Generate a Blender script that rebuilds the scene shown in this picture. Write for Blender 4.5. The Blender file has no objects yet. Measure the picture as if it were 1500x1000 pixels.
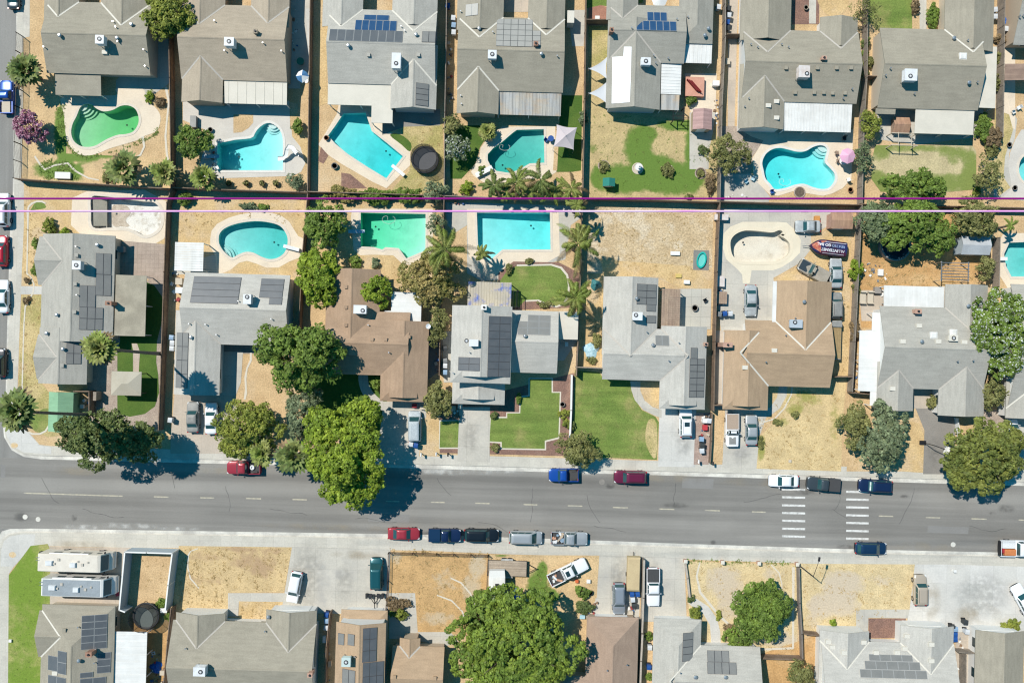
import bpy, bmesh, math, random
import numpy as np
from mathutils import Vector, Matrix
from mathutils.geometry import tessellate_polygon
R = math.radians
SC = bpy.context.scene
COL = SC.collection
H = 116.6                      # camera height above the ground, metres
TH = R(1.6)                    # the street runs 1.6 degrees off the picture's horizontal
CT, ST = math.cos(TH), math.sin(TH)
rnd = random.Random(7)
OFF = {}

def at(px, py, h=0.0):
    """photo pixel seen at height h -> street-aligned world point"""
    k = 0.1 * (H - h) / H
    u, v = (px - 750) * k, (500 - py) * k
    return Vector((u * CT - v * ST, u * ST + v * CT, h))

def pts(s):
    return [tuple(float(a) for a in q.split(',')) for q in s.split()]

def wpoly(s, h=0.0):
    return [at(x, y, h) for x, y in (pts(s) if isinstance(s, str) else s)]

def smooth(p, n=5):
    out = []
    m = len(p)
    for i in range(m):
        a, b, c, d = p[i - 1], p[i], p[(i + 1) % m], p[(i + 2) % m]
        for k in range(n):
            t = k / n
            out.append(0.5 * ((2 * b) + (c - a) * t + (2 * a - 5 * b + 4 * c - d) * t * t + (3 * b - a - 3 * c + d) * t ** 3))
    return out

def inside(q, poly):
    c = False
    j = len(poly) - 1
    for i in range(len(poly)):
        a, b = poly[i], poly[j]
        if (a.y > q[1]) != (b.y > q[1]) and q[0] < (b.x - a.x) * (q[1] - a.y) / (b.y - a.y) + a.x:
            c = not c
        j = i
    return c

def area(p):
    return 0.5 * sum(p[i - 1].x * p[i].y - p[i].x * p[i - 1].y for i in range(len(p)))

def offset(p, d):
    """grow a polygon outward by d"""
    if area(p) < 0:
        p = p[::-1]
    out = []
    n = len(p)
    for i in range(n):
        a, b, c = p[i - 1], p[i], p[(i + 1) % n]
        e1 = (b - a).to_2d().normalized()
        e2 = (c - b).to_2d().normalized()
        n1, n2 = Vector((e1.y, -e1.x)), Vector((e2.y, -e2.x))
        m = n1 + n2
        m = m / max(0.35, m.dot(n1)) if m.length > 1e-6 else n1
        out.append(Vector((b.x + m.x * d, b.y + m.y * d, b.z)))
    return out

# ------------------------------------------------------------------ objects
def tag(o, label=None, cat=None, group=None, kind=None):
    if label: o['label'] = label
    if cat: o['category'] = cat
    if group: o['group'] = group
    if kind: o['kind'] = kind
    return o

def thing(name, label, cat, loc=(0, 0, 0), rot=0.0, group=None):
    o = bpy.data.objects.new(name, None)
    COL.objects.link(o)
    o.location = loc
    o.rotation_euler = (0, 0, rot)
    o.empty_display_size = 0.3
    OFF[o.name] = Vector(loc)
    return tag(o, label, cat, group)

def put(name, me, mats=None, parent=None, loc=None, rot=None):
    """link mesh data as one object, its materials on the object"""
    o = bpy.data.objects.new(name, me)
    COL.objects.link(o)
    if parent is not None:
        o.parent = parent
        OFF[o.name] = OFF[parent.name]
    if loc is not None: o.location = loc
    if rot is not None: o.rotation_euler = rot
    if mats:
        mats = mats if isinstance(mats, (list, tuple)) else [mats]
        while len(me.materials) < len(mats): me.materials.append(None)
        for i, m in enumerate(mats):
            o.material_slots[i].link = 'OBJECT'
            o.material_slots[i].material = m
    return o

class B:
    """collects shapes into one mesh"""
    def __init__(s):
        s.v, s.f, s.m = [], [], []
    def add(s, vs, fs, mi=0):
        k = len(s.v)
        s.v += [tuple(q) for q in vs]
        s.f += [tuple(k + i for i in f) for f in fs]
        s.m += [mi] * len(fs)
        return s
    def poly(s, vs, mi=0):
        return s.add(vs, [tuple(range(len(vs)))], mi)
    def box(s, c, d, rot=0.0, mi=0, taper=1.0, M=None):
        """box standing on c = (x, y, z bottom), size d"""
        x, y, z = d[0] / 2, d[1] / 2, d[2]
        vs = [Vector((a * x * k, b * y * k, e)) for e, k in ((0, 1), (z, taper)) for a, b in ((-1, -1), (1, -1), (1, 1), (-1, 1))]
        q = Matrix.Rotation(rot, 4, 'Z') if M is None else M
        vs = [q @ w + Vector(c) for w in vs]
        return s.add(vs, [(3, 2, 1, 0), (4, 5, 6, 7), (0, 1, 5, 4), (1, 2, 6, 5), (2, 3, 7, 6), (3, 0, 4, 7)], mi)
    def prism(s, p, z0, z1, mi=0, top=True):
        if area(p) < 0: p = p[::-1]
        n = len(p)
        lo = [(q.x, q.y, z0) for q in p]
        hi = [(q.x, q.y, z1) for q in p]
        fs = [(i, (i + 1) % n, n + (i + 1) % n, n + i) for i in range(n)]
        s.add(lo + hi, fs, mi)
        for t in tessellate_polygon([[Vector((q.x, q.y, 0)) for q in p]]):
            if top: s.add([hi[i] for i in t], [(0, 1, 2)], mi)
            s.add([lo[i] for i in t], [(0, 1, 2)], mi)
        return s
    def ring(s, a, b, z0, z1, mi=0):
        n = len(a)
        V = [(q.x, q.y, z) for L, z in ((a, z1), (b, z1), (b, z0), (a, z0)) for q in L]
        fs = []
        for i in range(n):
            j = (i + 1) % n
            for k in range(4):
                l = (k + 1) % 4
                fs.append((k * n + i, k * n + j, l * n + j, l * n + i))
        return s.add(V, fs, mi)
    def tube(s, P, r, n=8, mi=0, cap=True):
        P = [Vector(p) for p in P]
        r = r if isinstance(r, (list, tuple)) else [r] * len(P)
        V = []
        for i, p in enumerate(P):
            d = (P[min(i + 1, len(P) - 1)] - P[max(i - 1, 0)]).normalized()
            a = d.orthogonal().normalized() if abs(d.z) > .9 else Vector((0, 0, 1)).cross(d).normalized()
            b = d.cross(a)
            V += [p + (a * math.cos(t) + b * math.sin(t)) * r[i] for t in (2 * math.pi * k / n for k in range(n))]
        fs = [(i * n + k, i * n + (k + 1) % n, (i + 1) * n + (k + 1) % n, (i + 1) * n + k) for i in range(len(P) - 1) for k in range(n)]
        if cap: fs += [tuple(range(n))[::-1], tuple((len(P) - 1) * n + k for k in range(n))]
        return s.add(V, fs, mi)
    def cyl(s, c, r, z0, z1, n=20, mi=0, r2=None):
        return s.tube([(c[0], c[1], z0), (c[0], c[1], z1)], [r, r if r2 is None else r2], n, mi)
    def lathe(s, c, prof, n=18, mi=0):
        V = [(c[0] + r * math.cos(2 * math.pi * k / n), c[1] + r * math.sin(2 * math.pi * k / n), z) for r, z in prof for k in range(n)]
        fs = [(i * n + k, i * n + (k + 1) % n, (i + 1) * n + (k + 1) % n, (i + 1) * n + k) for i in range(len(prof) - 1) for k in range(n)]
        fs.append(tuple((len(prof) - 1) * n + k for k in range(n)))
        return s.add(V, fs, mi)
    def solid(s, polys, th, mi=0):
        """roof sheet: faces given from above, thickened downward"""
        key, top = {}, []
        fs = []
        for p in polys:
            f = []
            for q in p:
                k = (round(q[0], 3), round(q[1], 3), round(q[2], 3))
                if k not in key:
                    key[k] = len(top)
                    top.append(k)
                f.append(key[k])
            nz = sum((top[f[i - 1]][0] * top[f[i]][1] - top[f[i]][0] * top[f[i - 1]][1]) for i in range(len(f)))
            fs.append(f if nz > 0 else f[::-1])
        n = len(top)
        E = {}
        for f in fs:
            for i in range(len(f)):
                E[(f[i - 1], f[i])] = 1
        al = [tuple(f) for f in fs] + [tuple(n + i for i in f[::-1]) for f in fs]
        for a, b in E:
            if (b, a) not in E: al.append((a, n + a, n + b, b))
        return s.add(top + [(x, y, z - th) for x, y, z in top], al, mi)
    def mesh(s, name, shade=False, off=None):
        me = bpy.data.meshes.new(name)
        vs = s.v if off is None else [(x - off.x, y - off.y, z - off.z) for x, y, z in s.v]
        me.from_pydata(vs, [], s.f)
        if any(s.m): me.polygons.foreach_set('material_index', s.m)
        if shade: me.polygons.foreach_set('use_smooth', [True] * len(s.f))
        me.update()
        return me
    def build(s, name, mats, parent=None, shade=False, local=False):
        off = OFF[parent.name] if parent is not None and not local else None
        return put(name, s.mesh(name, shade, off), mats, parent)

# ------------------------------------------------------------------ materials
MATS = {}
def lin(c):
    return tuple(((x / 255) / 12.92 if x <= 10 else ((x / 255 + .055) / 1.055) ** 2.4) for x in c)

def M(name, c1, c2=None, c3=None, rough=.85, sc=.5, fine=7., grain=.18, metal=0., bump=0., stretch=None, spec=.3, coat=0., th=.5, wid=.16, sc3=.15, th3=.62, island=0., trans=0., streak=None, joints=None):
    if name in MATS: return MATS[name]
    m = bpy.data.materials.new(name)
    m.use_nodes = True
    nt = m.node_tree
    N, L = nt.nodes, nt.links
    bs = N['Principled BSDF']
    bs.inputs['Roughness'].default_value = rough
    bs.inputs['Metallic'].default_value = metal
    bs.inputs['Specular IOR Level'].default_value = spec
    bs.inputs['Coat Weight'].default_value = coat
    bs.inputs['Coat Roughness'].default_value = .05
    geo = N.new('ShaderNodeNewGeometry')
    pos = geo.outputs['Position']
    if stretch:
        mp = N.new('ShaderNodeMapping')
        mp.inputs['Scale'].default_value = stretch
        L.new(pos, mp.inputs['Vector'])
        pos = mp.outputs['Vector']
    def noise(scale, det=5., src=None, rg=.6):
        n = N.new('ShaderNodeTexNoise')
        n.inputs['Scale'].default_value = scale
        n.inputs['Detail'].default_value = det
        n.inputs['Roughness'].default_value = rg
        L.new(src or pos, n.inputs['Vector'])
        return n.outputs['Fac']
    def ramp(f, a, b):
        r = N.new('ShaderNodeMapRange')
        r.inputs['From Min'].default_value = a
        r.inputs['From Max'].default_value = b
        r.interpolation_type = 'SMOOTHSTEP'
        L.new(f, r.inputs['Value'])
        return r.outputs['Result']
    def mix(f, a, b, mode='MIX'):
        x = N.new('ShaderNodeMix')
        x.data_type = 'RGBA'
        x.blend_type = mode
        for i, q in ((0, f), (6, a), (7, b)):
            if isinstance(q, (int, float)): x.inputs[i].default_value = q
            elif isinstance(q, tuple): x.inputs[i].default_value = (*q, 1)
            else: L.new(q, x.inputs[i])
        return x.outputs[2]
    col = c1
    if c2: col = mix(ramp(noise(sc), th - wid, th + wid), c1, c2)
    if c3: col = mix(ramp(noise(sc3, 6.), th3 - .09, th3 + .09), col, c3)
    if streak:
        mp = N.new('ShaderNodeMapping')
        mp.inputs['Scale'].default_value = streak[0]
        L.new(geo.outputs['Position'], mp.inputs['Vector'])
        g = ramp(noise(1., 4., mp.outputs['Vector'], .55), .3, .7)
        v = N.new('ShaderNodeMapRange')
        v.inputs['To Min'].default_value = 1 - streak[1]
        v.inputs['To Max'].default_value = 1 + streak[1]
        L.new(g, v.inputs['Value'])
        cm = N.new('ShaderNodeCombineColor')
        for i in range(3): L.new(v.outputs['Result'], cm.inputs[i])
        col = mix(1., col, cm.outputs[0], 'MULTIPLY')
    if joints:
        bk = N.new('ShaderNodeTexBrick')
        bk.offset = 0
        bk.inputs['Scale'].default_value = 1
        bk.inputs['Brick Width'].default_value = joints[0]
        bk.inputs['Row Height'].default_value = joints[1]
        bk.inputs['Mortar Size'].default_value = joints[2]
        bk.inputs['Mortar Smooth'].default_value = .3
        L.new(geo.outputs['Position'], bk.inputs['Vector'])
        bk.inputs['Color1'].default_value = (1, 1, 1, 1)
        bk.inputs['Color2'].default_value = (.93, .93, .92, 1)
        bk.inputs['Mortar'].default_value = (joints[3],) * 3 + (1,)
        col = mix(1., col, bk.outputs['Color'], 'MULTIPLY')
    if grain or island:
        v = N.new('ShaderNodeMapRange')
        if island: L.new(geo.outputs['Random Per Island'], v.inputs['Value'])
        else: L.new(ramp(noise(fine, 3., geo.outputs['Position']), .25, .75), v.inputs['Value'])
        v.inputs['To Min'].default_value = 1 - (island or grain)
        v.inputs['To Max'].default_value = 1 + (island or grain)
        cm = N.new('ShaderNodeCombineColor')
        for i in range(3): L.new(v.outputs['Result'], cm.inputs[i])
        col = mix(1., col, cm.outputs[0], 'MULTIPLY')
    if isinstance(col, tuple): bs.inputs['Base Color'].default_value = (*col, 1)
    else: L.new(col, bs.inputs['Base Color'])
    if bump:
        b = N.new('ShaderNodeBump')
        b.inputs['Strength'].default_value = bump
        b.inputs['Distance'].default_value = .05
        L.new(noise(fine, 3.), b.inputs['Height'])
        L.new(b.outputs['Normal'], bs.inputs['Normal'])
    if trans:
        t = N.new('ShaderNodeBsdfTranslucent')
        if isinstance(col, tuple): t.inputs['Color'].default_value = (*col, 1)
        else: L.new(col, t.inputs['Color'])
        x = N.new('ShaderNodeMixShader')
        x.inputs[0].default_value = trans
        L.new(bs.outputs[0], x.inputs[1])
        L.new(t.outputs[0], x.inputs[2])
        L.new(x.outputs[0], N['Material Output'].inputs['Surface'])
    MATS[name] = m
    return m

def water(name, col, dens):
    if name in MATS: return MATS[name]
    m = bpy.data.materials.new(name)
    m.use_nodes = True
    nt = m.node_tree
    N, L = nt.nodes, nt.links
    N.remove(N['Principled BSDF'])
    tr, gl, mx, fr = N.new('ShaderNodeBsdfTransparent'), N.new('ShaderNodeBsdfGlossy'), N.new('ShaderNodeMixShader'), N.new('ShaderNodeFresnel')
    gl.inputs['Roughness'].default_value = .05
    fr.inputs['IOR'].default_value = 1.33
    nz, bp, ge = N.new('ShaderNodeTexNoise'), N.new('ShaderNodeBump'), N.new('ShaderNodeNewGeometry')
    nz.inputs['Scale'].default_value = 1.6
    bp.inputs['Strength'].default_value = .12
    L.new(ge.outputs['Position'], nz.inputs['Vector'])
    L.new(nz.outputs['Fac'], bp.inputs['Height'])
    L.new(bp.outputs['Normal'], gl.inputs['Normal'])
    L.new(fr.outputs[0], mx.inputs[0])
    L.new(tr.outputs[0], mx.inputs[1])
    L.new(gl.outputs[0], mx.inputs[2])
    L.new(mx.outputs[0], N['Material Output'].inputs['Surface'])
    va = N.new('ShaderNodeVolumeAbsorption')
    va.inputs['Color'].default_value = (*col, 1)
    va.inputs['Density'].default_value = dens
    L.new(va.outputs[0], N['Material Output'].inputs['Volume'])
    MATS[name] = m
    return m

# colours: real albedos
DIRT = M('dirt', (.60, .425, .235), (.50, .345, .185), (.60, .455, .285), sc=.35, grain=.22, fine=5, bump=.3)
DRY = M('dry grass', (.61, .44, .225), (.52, .36, .175), (.56, .42, .26), sc=.5, sc3=.2, th3=.56, grain=.2, fine=4.5, bump=.25)
DRYG = M('half dry lawn', (.54, .42, .21), (.33, .29, .10), (.48, .355, .19), sc=.22, grain=.28, fine=5, bump=.5)
RUST = M('rust dry grass', (.55, .335, .145), (.45, .265, .11), (.56, .385, .20), sc=.4, grain=.2, fine=4.5, bump=.25)
LAWN = M('lawn grass', (.135, .20, .04), (.185, .24, .055), (.30, .275, .10), sc=.3, sc3=.14, th3=.6, grain=.25, fine=6, bump=.5, streak=((.1, 1.1, 1), .14))
LAWNP = M('patchy lawn', (.10, .165, .03), (.15, .20, .045), (.42, .325, .16), sc=.3, sc3=.16, th3=.52, grain=.25, fine=6, bump=.5)
LAWND = M('deep green turf', (.062, .125, .018), (.09, .15, .024), sc=.4, grain=.2, fine=6, bump=.4)
MULCH = M('red mulch', (.27, .155, .115), (.21, .125, .10), (.33, .22, .17), sc=.7, grain=.3, fine=6, bump=.4)
GRAVEL = M('tan gravel', (.42, .345, .28), (.35, .28, .23), sc=.9, grain=.3, fine=8, bump=.5)
CONC = M('concrete', (.55, .515, .45), (.49, .46, .405), (.43, .41, .375), sc=.3, sc3=.25, th3=.6, grain=.07, fine=4, joints=(3.1, 3.1, .02, .72))
CONCW = M('sidewalk concrete', (.58, .545, .475), (.52, .49, .43), (.47, .44, .39), sc=.35, sc3=.3, th3=.62, grain=.07, fine=4, joints=(1.55, 1.9, .014, .75))
CONCP = M('pink concrete', (.53, .455, .375), (.47, .405, .335), (.42, .37, .32), sc=.3, grain=.07, fine=4, joints=(3., 3., .018, .75))
CONCB = M('pale concrete', (.62, .60, .56), (.57, .55, .515), (.50, .49, .46), sc=.3, sc3=.2, th3=.57, grain=.06, fine=4, joints=(3.4, 4.2, .02, .8))
DECK = M('pool deck', (.74, .63, .49), (.69, .58, .45), (.62, .53, .42), sc=.4, sc3=.35, th3=.63, grain=.06, fine=5)
DECKG = M('grey pool deck', (.60, .56, .50), (.55, .51, .455), sc=.4, grain=.06, fine=5)
PAVER = M('pavers', (.44, .35, .285), (.38, .30, .245), sc=.6, grain=.1, fine=5, joints=(.62, .62, .02, .65))
TILEC = M('patio slabs', (.52, .50, .44), (.47, .45, .40), sc=.3, grain=.07, joints=(1.45, 1.45, .02, .55))
ASPH = M('asphalt', (.245, .232, .212), (.22, .209, .191), sc=.1, grain=.10, fine=8, streak=((.010, .36, 1), .27), bump=.2)
ASPS = M('side street asphalt', (.256, .247, .23), (.23, .222, .207), sc=.1, grain=.10, fine=8, streak=((.36, .010, 1), .2), bump=.2)
ASPD = M('grey driveway', (.27, .25, .225), (.22, .205, .185), (.30, .27, .24), sc=.3, grain=.1, fine=6)  # driveway colour, also laid as painted shade beside two houses
GUTTER = M('gutter concrete', (.68, .65, .58), (.50, .475, .43), sc=.6, grain=.1, streak=((.25, .25, 1), .12))
YELLOW = M('yellow road paint', (.54, .485, .36), (.37, .345, .285), sc=2.5, grain=.12)
WHITEP = M('white road paint', (.68, .67, .64), (.42, .41, .39), sc=2.2, grain=.12, th=.58)
EARTH = M('far ground', (.36, .27, .17), (.24, .21, .12), sc=.06, grain=.2)
EDGING = M('pale concrete edging', (.62, .565, .47), grain=.06)

def roofm(name, c, var=.07):
    c = (c[0] * 1.03, c[1] * .995, c[2] * .93)
    a = tuple(x * (1 + var * .6) for x in c)
    b = tuple(x * (1 - var * .6) for x in c)
    return M(name, a, b, tuple(x * .93 for x in c), sc=.4, sc3=.25, th3=.63, grain=.10, fine=7, streak=((.45, .45, 8), .065), bump=.3, rough=.9)
R_GB = roofm('grey brown shingles', (.315, .295, .25))
R_TA = roofm('taupe shingles', (.375, .325, .265))
R_LG = roofm('light grey shingles', (.42, .415, .395))
R_PG = roofm('pale grey shingles', (.455, .45, .435))
R_MG = roofm('mid grey shingles', (.325, .32, .295))
R_GR = roofm('grey shingles', (.375, .37, .35))
R_TN = roofm('tan shingles', (.40, .295, .205))
R_BR = roofm('brown shingles', (.355, .255, .185), .1)
R_PK = roofm('pinkish brown shingles', (.335, .25, .20))
R_OL = roofm('olive tan roll roofing', (.345, .32, .265), .2)
W_BE = M('beige stucco', (.55, .48, .38), grain=.05)
W_WH = M('white stucco', (.74, .73, .70), grain=.04)
W_TN = M('tan stucco', (.48, .38, .28), grain=.05)
W_GY = M('blue grey stucco', (.40, .46, .50), grain=.05)
TRIM = M('white trim', (.76, .75, .72), grain=.04)
FLASH = M('pale flashing', (.66, .62, .54), grain=.08)
FLASHB = M('weathered flashing', (.48, .44, .385), grain=.08)
PVDARK = M('solar cells', (.105, .115, .125), (.125, .132, .14), rough=.35, sc=.8, grain=.05, spec=.5)
PVBLUE = M('blue solar cells', (.025, .07, .16), (.035, .085, .18), rough=.22, sc=.8, grain=.05, spec=.5)
PVGREY = M('grey solar cells', (.20, .20, .19), (.225, .222, .21), rough=.4, sc=.8, grain=.05, spec=.5)
PVPALE = M('pale solar cells', (.33, .325, .30), (.355, .345, .32), rough=.45, sc=.8, grain=.05, spec=.4)
PVFR = M('panel frame', (.36, .37, .37), rough=.4, grain=0)
PVFRD = M('dark panel frame', (.10, .10, .105), rough=.4, grain=0)
METALW = M('white metal sheet', (.74, .73, .70), (.66, .645, .61), rough=.55, sc=.6, grain=.03, streak=((2.2, .12, 1), .05))
METALH = M('white ribbed sheet', (.74, .735, .71), (.68, .67, .64), rough=.55, sc=.6, grain=.03, streak=((.12, 2.2, 1), .05))
METALB = M('beige metal sheet', (.66, .61, .52), (.61, .565, .48), rough=.6, sc=.5, grain=.04)
RUSTM = M('weathered corrugated sheet', (.42, .39, .34), (.36, .36, .35), (.46, .36, .26), rough=.6, sc=.5, sc3=.4, th3=.55, grain=.06, streak=((2.4, .1, 1), .2))
COOLW = M('cooler enamel', (.72, .74, .76), (.64, .65, .66), rough=.5, sc=1.5, grain=.04)
COOLP = M('peeling cooler enamel', (.66, .62, .60), (.58, .50, .46), rough=.6, sc=1.5, grain=.05)
DARK = M('dark plastic', (.03, .031, .034), rough=.5, grain=.05)
BLACK = M('black metal', (.02, .02, .022), rough=.45, grain=0)
CHROME = M('galvanised metal', (.55, .56, .57), rough=.35, metal=.8, grain=.04)
BRICK = M('red brick', (.36, .19, .13), (.42, .25, .18), sc=2, grain=.2, joints=(.3, .12, .02, .7))
PINKB = M('pink brick', (.52, .33, .25), (.46, .28, .21), sc=2, grain=.15)
WOOD = M('brown fence boards', (.235, .165, .115), (.175, .125, .092), (.29, .22, .165), sc=1.2, grain=.22, fine=5, rough=.9)
WOODG = M('weathered fence boards', (.29, .245, .20), (.22, .19, .16), (.34, .28, .22), sc=1.2, grain=.22, fine=5, rough=.9)
PLANK = M('deck planks', (.36, .265, .195), (.31, .22, .165), sc=.8, grain=.12, streak=((7, .15, 1), .18))
PLANKH = M('worn trailer planks', (.40, .325, .25), (.34, .27, .205), sc=.8, grain=.12, streak=((.12, 7, 1), .2))
CMU = M('block wall', (.50, .44, .37), (.44, .385, .325), sc=.8, grain=.12, joints=(.4, .2, .012, .8))
WALLW = M('white painted wall', (.72, .73, .74), (.66, .67, .69), sc=.6, grain=.05)
PLASTER = M('pool plaster', (.78, .83, .82), (.68, .75, .74), (.62, .70, .68), sc=.45, sc3=.3, th3=.62, grain=.06, fine=1.8)
PLASTW = M('drained pool plaster', (.66, .61, .51), (.60, .545, .45), (.47, .405, .31), sc=.5, sc3=.35, th3=.56, grain=.1)
PLASTD = M('stained pool plaster', (.66, .64, .59), (.48, .425, .35), (.37, .33, .27), sc=.32, sc3=.8, th3=.62, grain=.15, wid=.06, th=.55)
PLASTG = M('grey drained plaster', (.50, .46, .37), (.56, .51, .41), sc=.5, grain=.1)
COPE = M('pool coping', (.68, .60, .50), (.62, .55, .46), sc=1, grain=.06)
COPEW = M('white coping', (.72, .69, .63), (.66, .63, .58), sc=1, grain=.06)
TEAR = M('grey rubber', (.06, .06, .062), rough=.8, grain=.1)
GLASS = M('window glass', (.02, .045, .055), rough=.06, grain=0, spec=.6)
GLASST = M('teal tinted glass', (.022, .075, .082), rough=.05, grain=0, spec=.7)
BARK = M('bark', (.15, .115, .085), (.10, .08, .06), sc=3, grain=.25, bump=.5)
PBARK = M('palm bark', (.19, .16, .13), (.14, .115, .095), sc=2, grain=.25, stretch=(1, 1, 6), bump=.5)
def leafm(name, c, tr=.2, isl=.42, c2=None):
    return M(name, c, tuple(x * .9 for x in c2) if c2 else tuple(x * .72 for x in c), rough=.55, sc=.45, wid=.1, grain=0, island=isl, trans=tr, spec=.25)
L_BR = leafm('bright green leaves', (0.285, 0.370, 0.039), c2=(0.205, 0.296, 0.034))
L_MB = leafm('fresh green leaves', (0.228, 0.308, 0.046), c2=(0.154, 0.234, 0.040))
L_YO = leafm('old olive green leaves', (0.228, 0.251, 0.057), c2=(0.154, 0.188, 0.046))
L_YG = leafm('yellow green leaves', (0.291, 0.319, 0.057), c2=(0.199, 0.245, 0.046))
L_MG = leafm('mid green leaves', (0.194, 0.279, 0.051), c2=(0.142, 0.217, 0.041))
L_DK = leafm('dark green leaves', (0.120, 0.165, 0.055), c2=(0.171, 0.211, 0.063))
L_OL = leafm('olive leaves', (0.274, 0.268, 0.097), c2=(0.194, 0.205, 0.068))
L_GG = leafm('grey green leaves', (0.228, 0.274, 0.148), c2=(0.171, 0.217, 0.114))
L_DG = leafm('dusty green leaves', (0.194, 0.245, 0.120), c2=(0.142, 0.188, 0.091))
L_TN = leafm('tan seeded leaves', (0.388, 0.308, 0.114), c2=(0.251, 0.239, 0.068))
L_BN = leafm('dry brown leaves', (0.308, 0.217, 0.114), c2=(0.228, 0.165, 0.091))
L_PK = leafm('pink blossom', (.40, .15, .23), c2=(.28, .09, .155))
L_WF = leafm('white blossom', (.72, .74, .70), isl=.15)
L_PA = leafm('palm fronds', (.22, .28, .06), c2=(.31, .33, .10), isl=.5)
L_PD = leafm('dark palm fronds', (.14, .195, .055), c2=(.25, .29, .09), isl=.55)
L_PY = leafm('yellowed palm fronds', (.38, .38, .12), c2=(.25, .30, .07), isl=.3)
G_DRY = leafm('straw blades', (.62, .46, .22), c2=(.54, .40, .19), tr=.35, isl=.2)
G_GRN = leafm('weed blades', (.17, .27, .05), c2=(.24, .30, .08), tr=.3)
# ------------------------------------------------------------------ pools first: every ground sheet over them gets a hole
PCY = water('cyan pool water', (.34, .925, .94), .66)
PC2 = water('deep cyan pool water', (.16, .905, .925), .72)
PTE = water('teal pool water', (.20, .84, .83), .68)
PGR = water('green pool water', (.42, .84, .52), .72)
PG2 = water('milky green pool water', (.20, .885, .69), .66)
PDT = water('dark teal pool water', (.14, .77, .73), .82)
HOLES = []
POOLS = [
 # label, water, outline, smooth, deep direction (px), depths, coping, steps (px centre, radii), coping width
 ('green kidney shaped pool behind the grey-brown corner house', PGR, '117,158 124,152.5 134,153 142,159 152,163 165,161 177,155 189,154.5 199,160 203.5,171 203,182 196,193 185,197 172,198.5 158,204 150,208.5 140,214 130,216 118,214.5 108,207 104,195 106,182 112,170', 1, (1, .2), (.7, 1.9), COPE, (117.5, 152, (1.0, 1.4, 1.8, 2.2)), .32),
 ('pale cyan pool with a white slide on its right-hand rim', PCY, '318,210 345,204.5 358,203.5 367,202.3 371,200 373,195.5 376.5,190 381,185.5 386,182 391,180 396,180 401,182 406,185.5 410,190 413,196 414.5,202 415,208 415,250 317,250', 0, (-1, .1), (.55, 1.7), COPEW, (399, 181, (.7, 1.05, 1.4)), .3),
 ('slanted cyan pool with a white diving board at its lower corner', PC2, '480,199 491,184 503,166 536,165 541,180 545,192 568,210 591,229 566,262 538,245 509,226 491,211', 0, (1, .6), (.8, 2.0), COPE, None, .3),
 ('dark teal pool beside the four-cornered shade canopy', PDT, '757,190 797,189 798,239 776,240 761,249 746,254 727,251 718,243 714,235 714,226 722,217 735,208 750,195', 0, (-.4, 1), (.9, 1.6), COPE, None, .3),
 ('turquoise lobed pool beside the pink garden umbrella', PC2, '1118,250 1116,238 1121,226 1131,218.5 1143,216.5 1155,219 1168,222 1180,221 1190,215.5 1200,212.5 1208,214 1212,220 1210,229 1209,238 1216,246 1223,255 1223,265 1215,275 1204,277.5 1190,274.5 1178,270 1165,271 1150,276 1135,277.5 1128,270 1121,262', 1, (-1, .3), (.8, 1.7), COPEW, (1208, 213, (.9, 1.3, 1.7)), .3),
 ('round-ended cyan pool cut off by the far right border', PCY, '1492,248 1494,236 1501,228 1515,225 1530,230 1536,248 1528,265 1512,270 1500,266 1494,258', 1, (1, 0), (.9, 1.5), COPE, None, .3),
 ('teal kidney pool with curved corner steps below the leafy fence', PTE, '320,352 322,341 332,332.5 350,326.5 374,323.5 395,325.5 411,331 420,343 422,355 418,369 408,377.5 395,380 382,376 371,370.5 360,369.5 350,373 340,377.5 329,370 322,360', 1, (1, 0), (.6, 1.7), COPE, (322, 376, (1.1, 1.5, 1.9, 2.3)), .35),
 ('milky green rectangular pool with a pointed bottom corner', PG2, '528,311 624,313 623.5,367 595,379 584,364 565,362.5 560,366 548,362.5 528,361.5', 0, (-1, -.2), (.6, 1.9), COPE, None, .3),
 ('bright cyan rectangular pool with a pointed lower tip', PCY, '698,311 806,311 807,366 736,366 717,382.5 700,367', 0, (.7, -.4), (.8, 1.9), COPE, None, .3),
 ('emerald pool beside the grey garden shed', PTE, '1470,372 1478,355 1560,352 1560,405 1481,405.5 1473,390', 0, (1, 0), (.9, 1.5), COPE, None, .3),
 ('drained pool with a grey end wall and debris on its white floor', None, '134,289 150,287 205,294 225,296 235,306 237,320 233,334 222,343 210,345 196,338 183,334 160,334 136,333 133,310', 1, (-1, 0), (.7, 1.9), COPE, None, .4),
 ('drained white kidney pool next to the boat under a printed cover', None, '1070,365 1070,352 1077,343 1090,337.5 1105,337.5 1120,339 1132,340 1142,336.5 1147,340 1143,345 1150,349 1157,357 1157,369 1149,378 1136,383 1110,384 1085,383 1074,376', 1, (-1, -.3), (.6, 1.5), MATS.get('cream lip') or M('cream lip', (.72, .63, .48), grain=.05), None, .4),
]
STEPM = M('step plaster', (.62, .68, .67), grain=.05)
HOSE = {'turquoise': ((1152, 267, .7),), 'milky': ((571, 322, .8),), 'dark': ((741, 216, .6),)}
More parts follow.
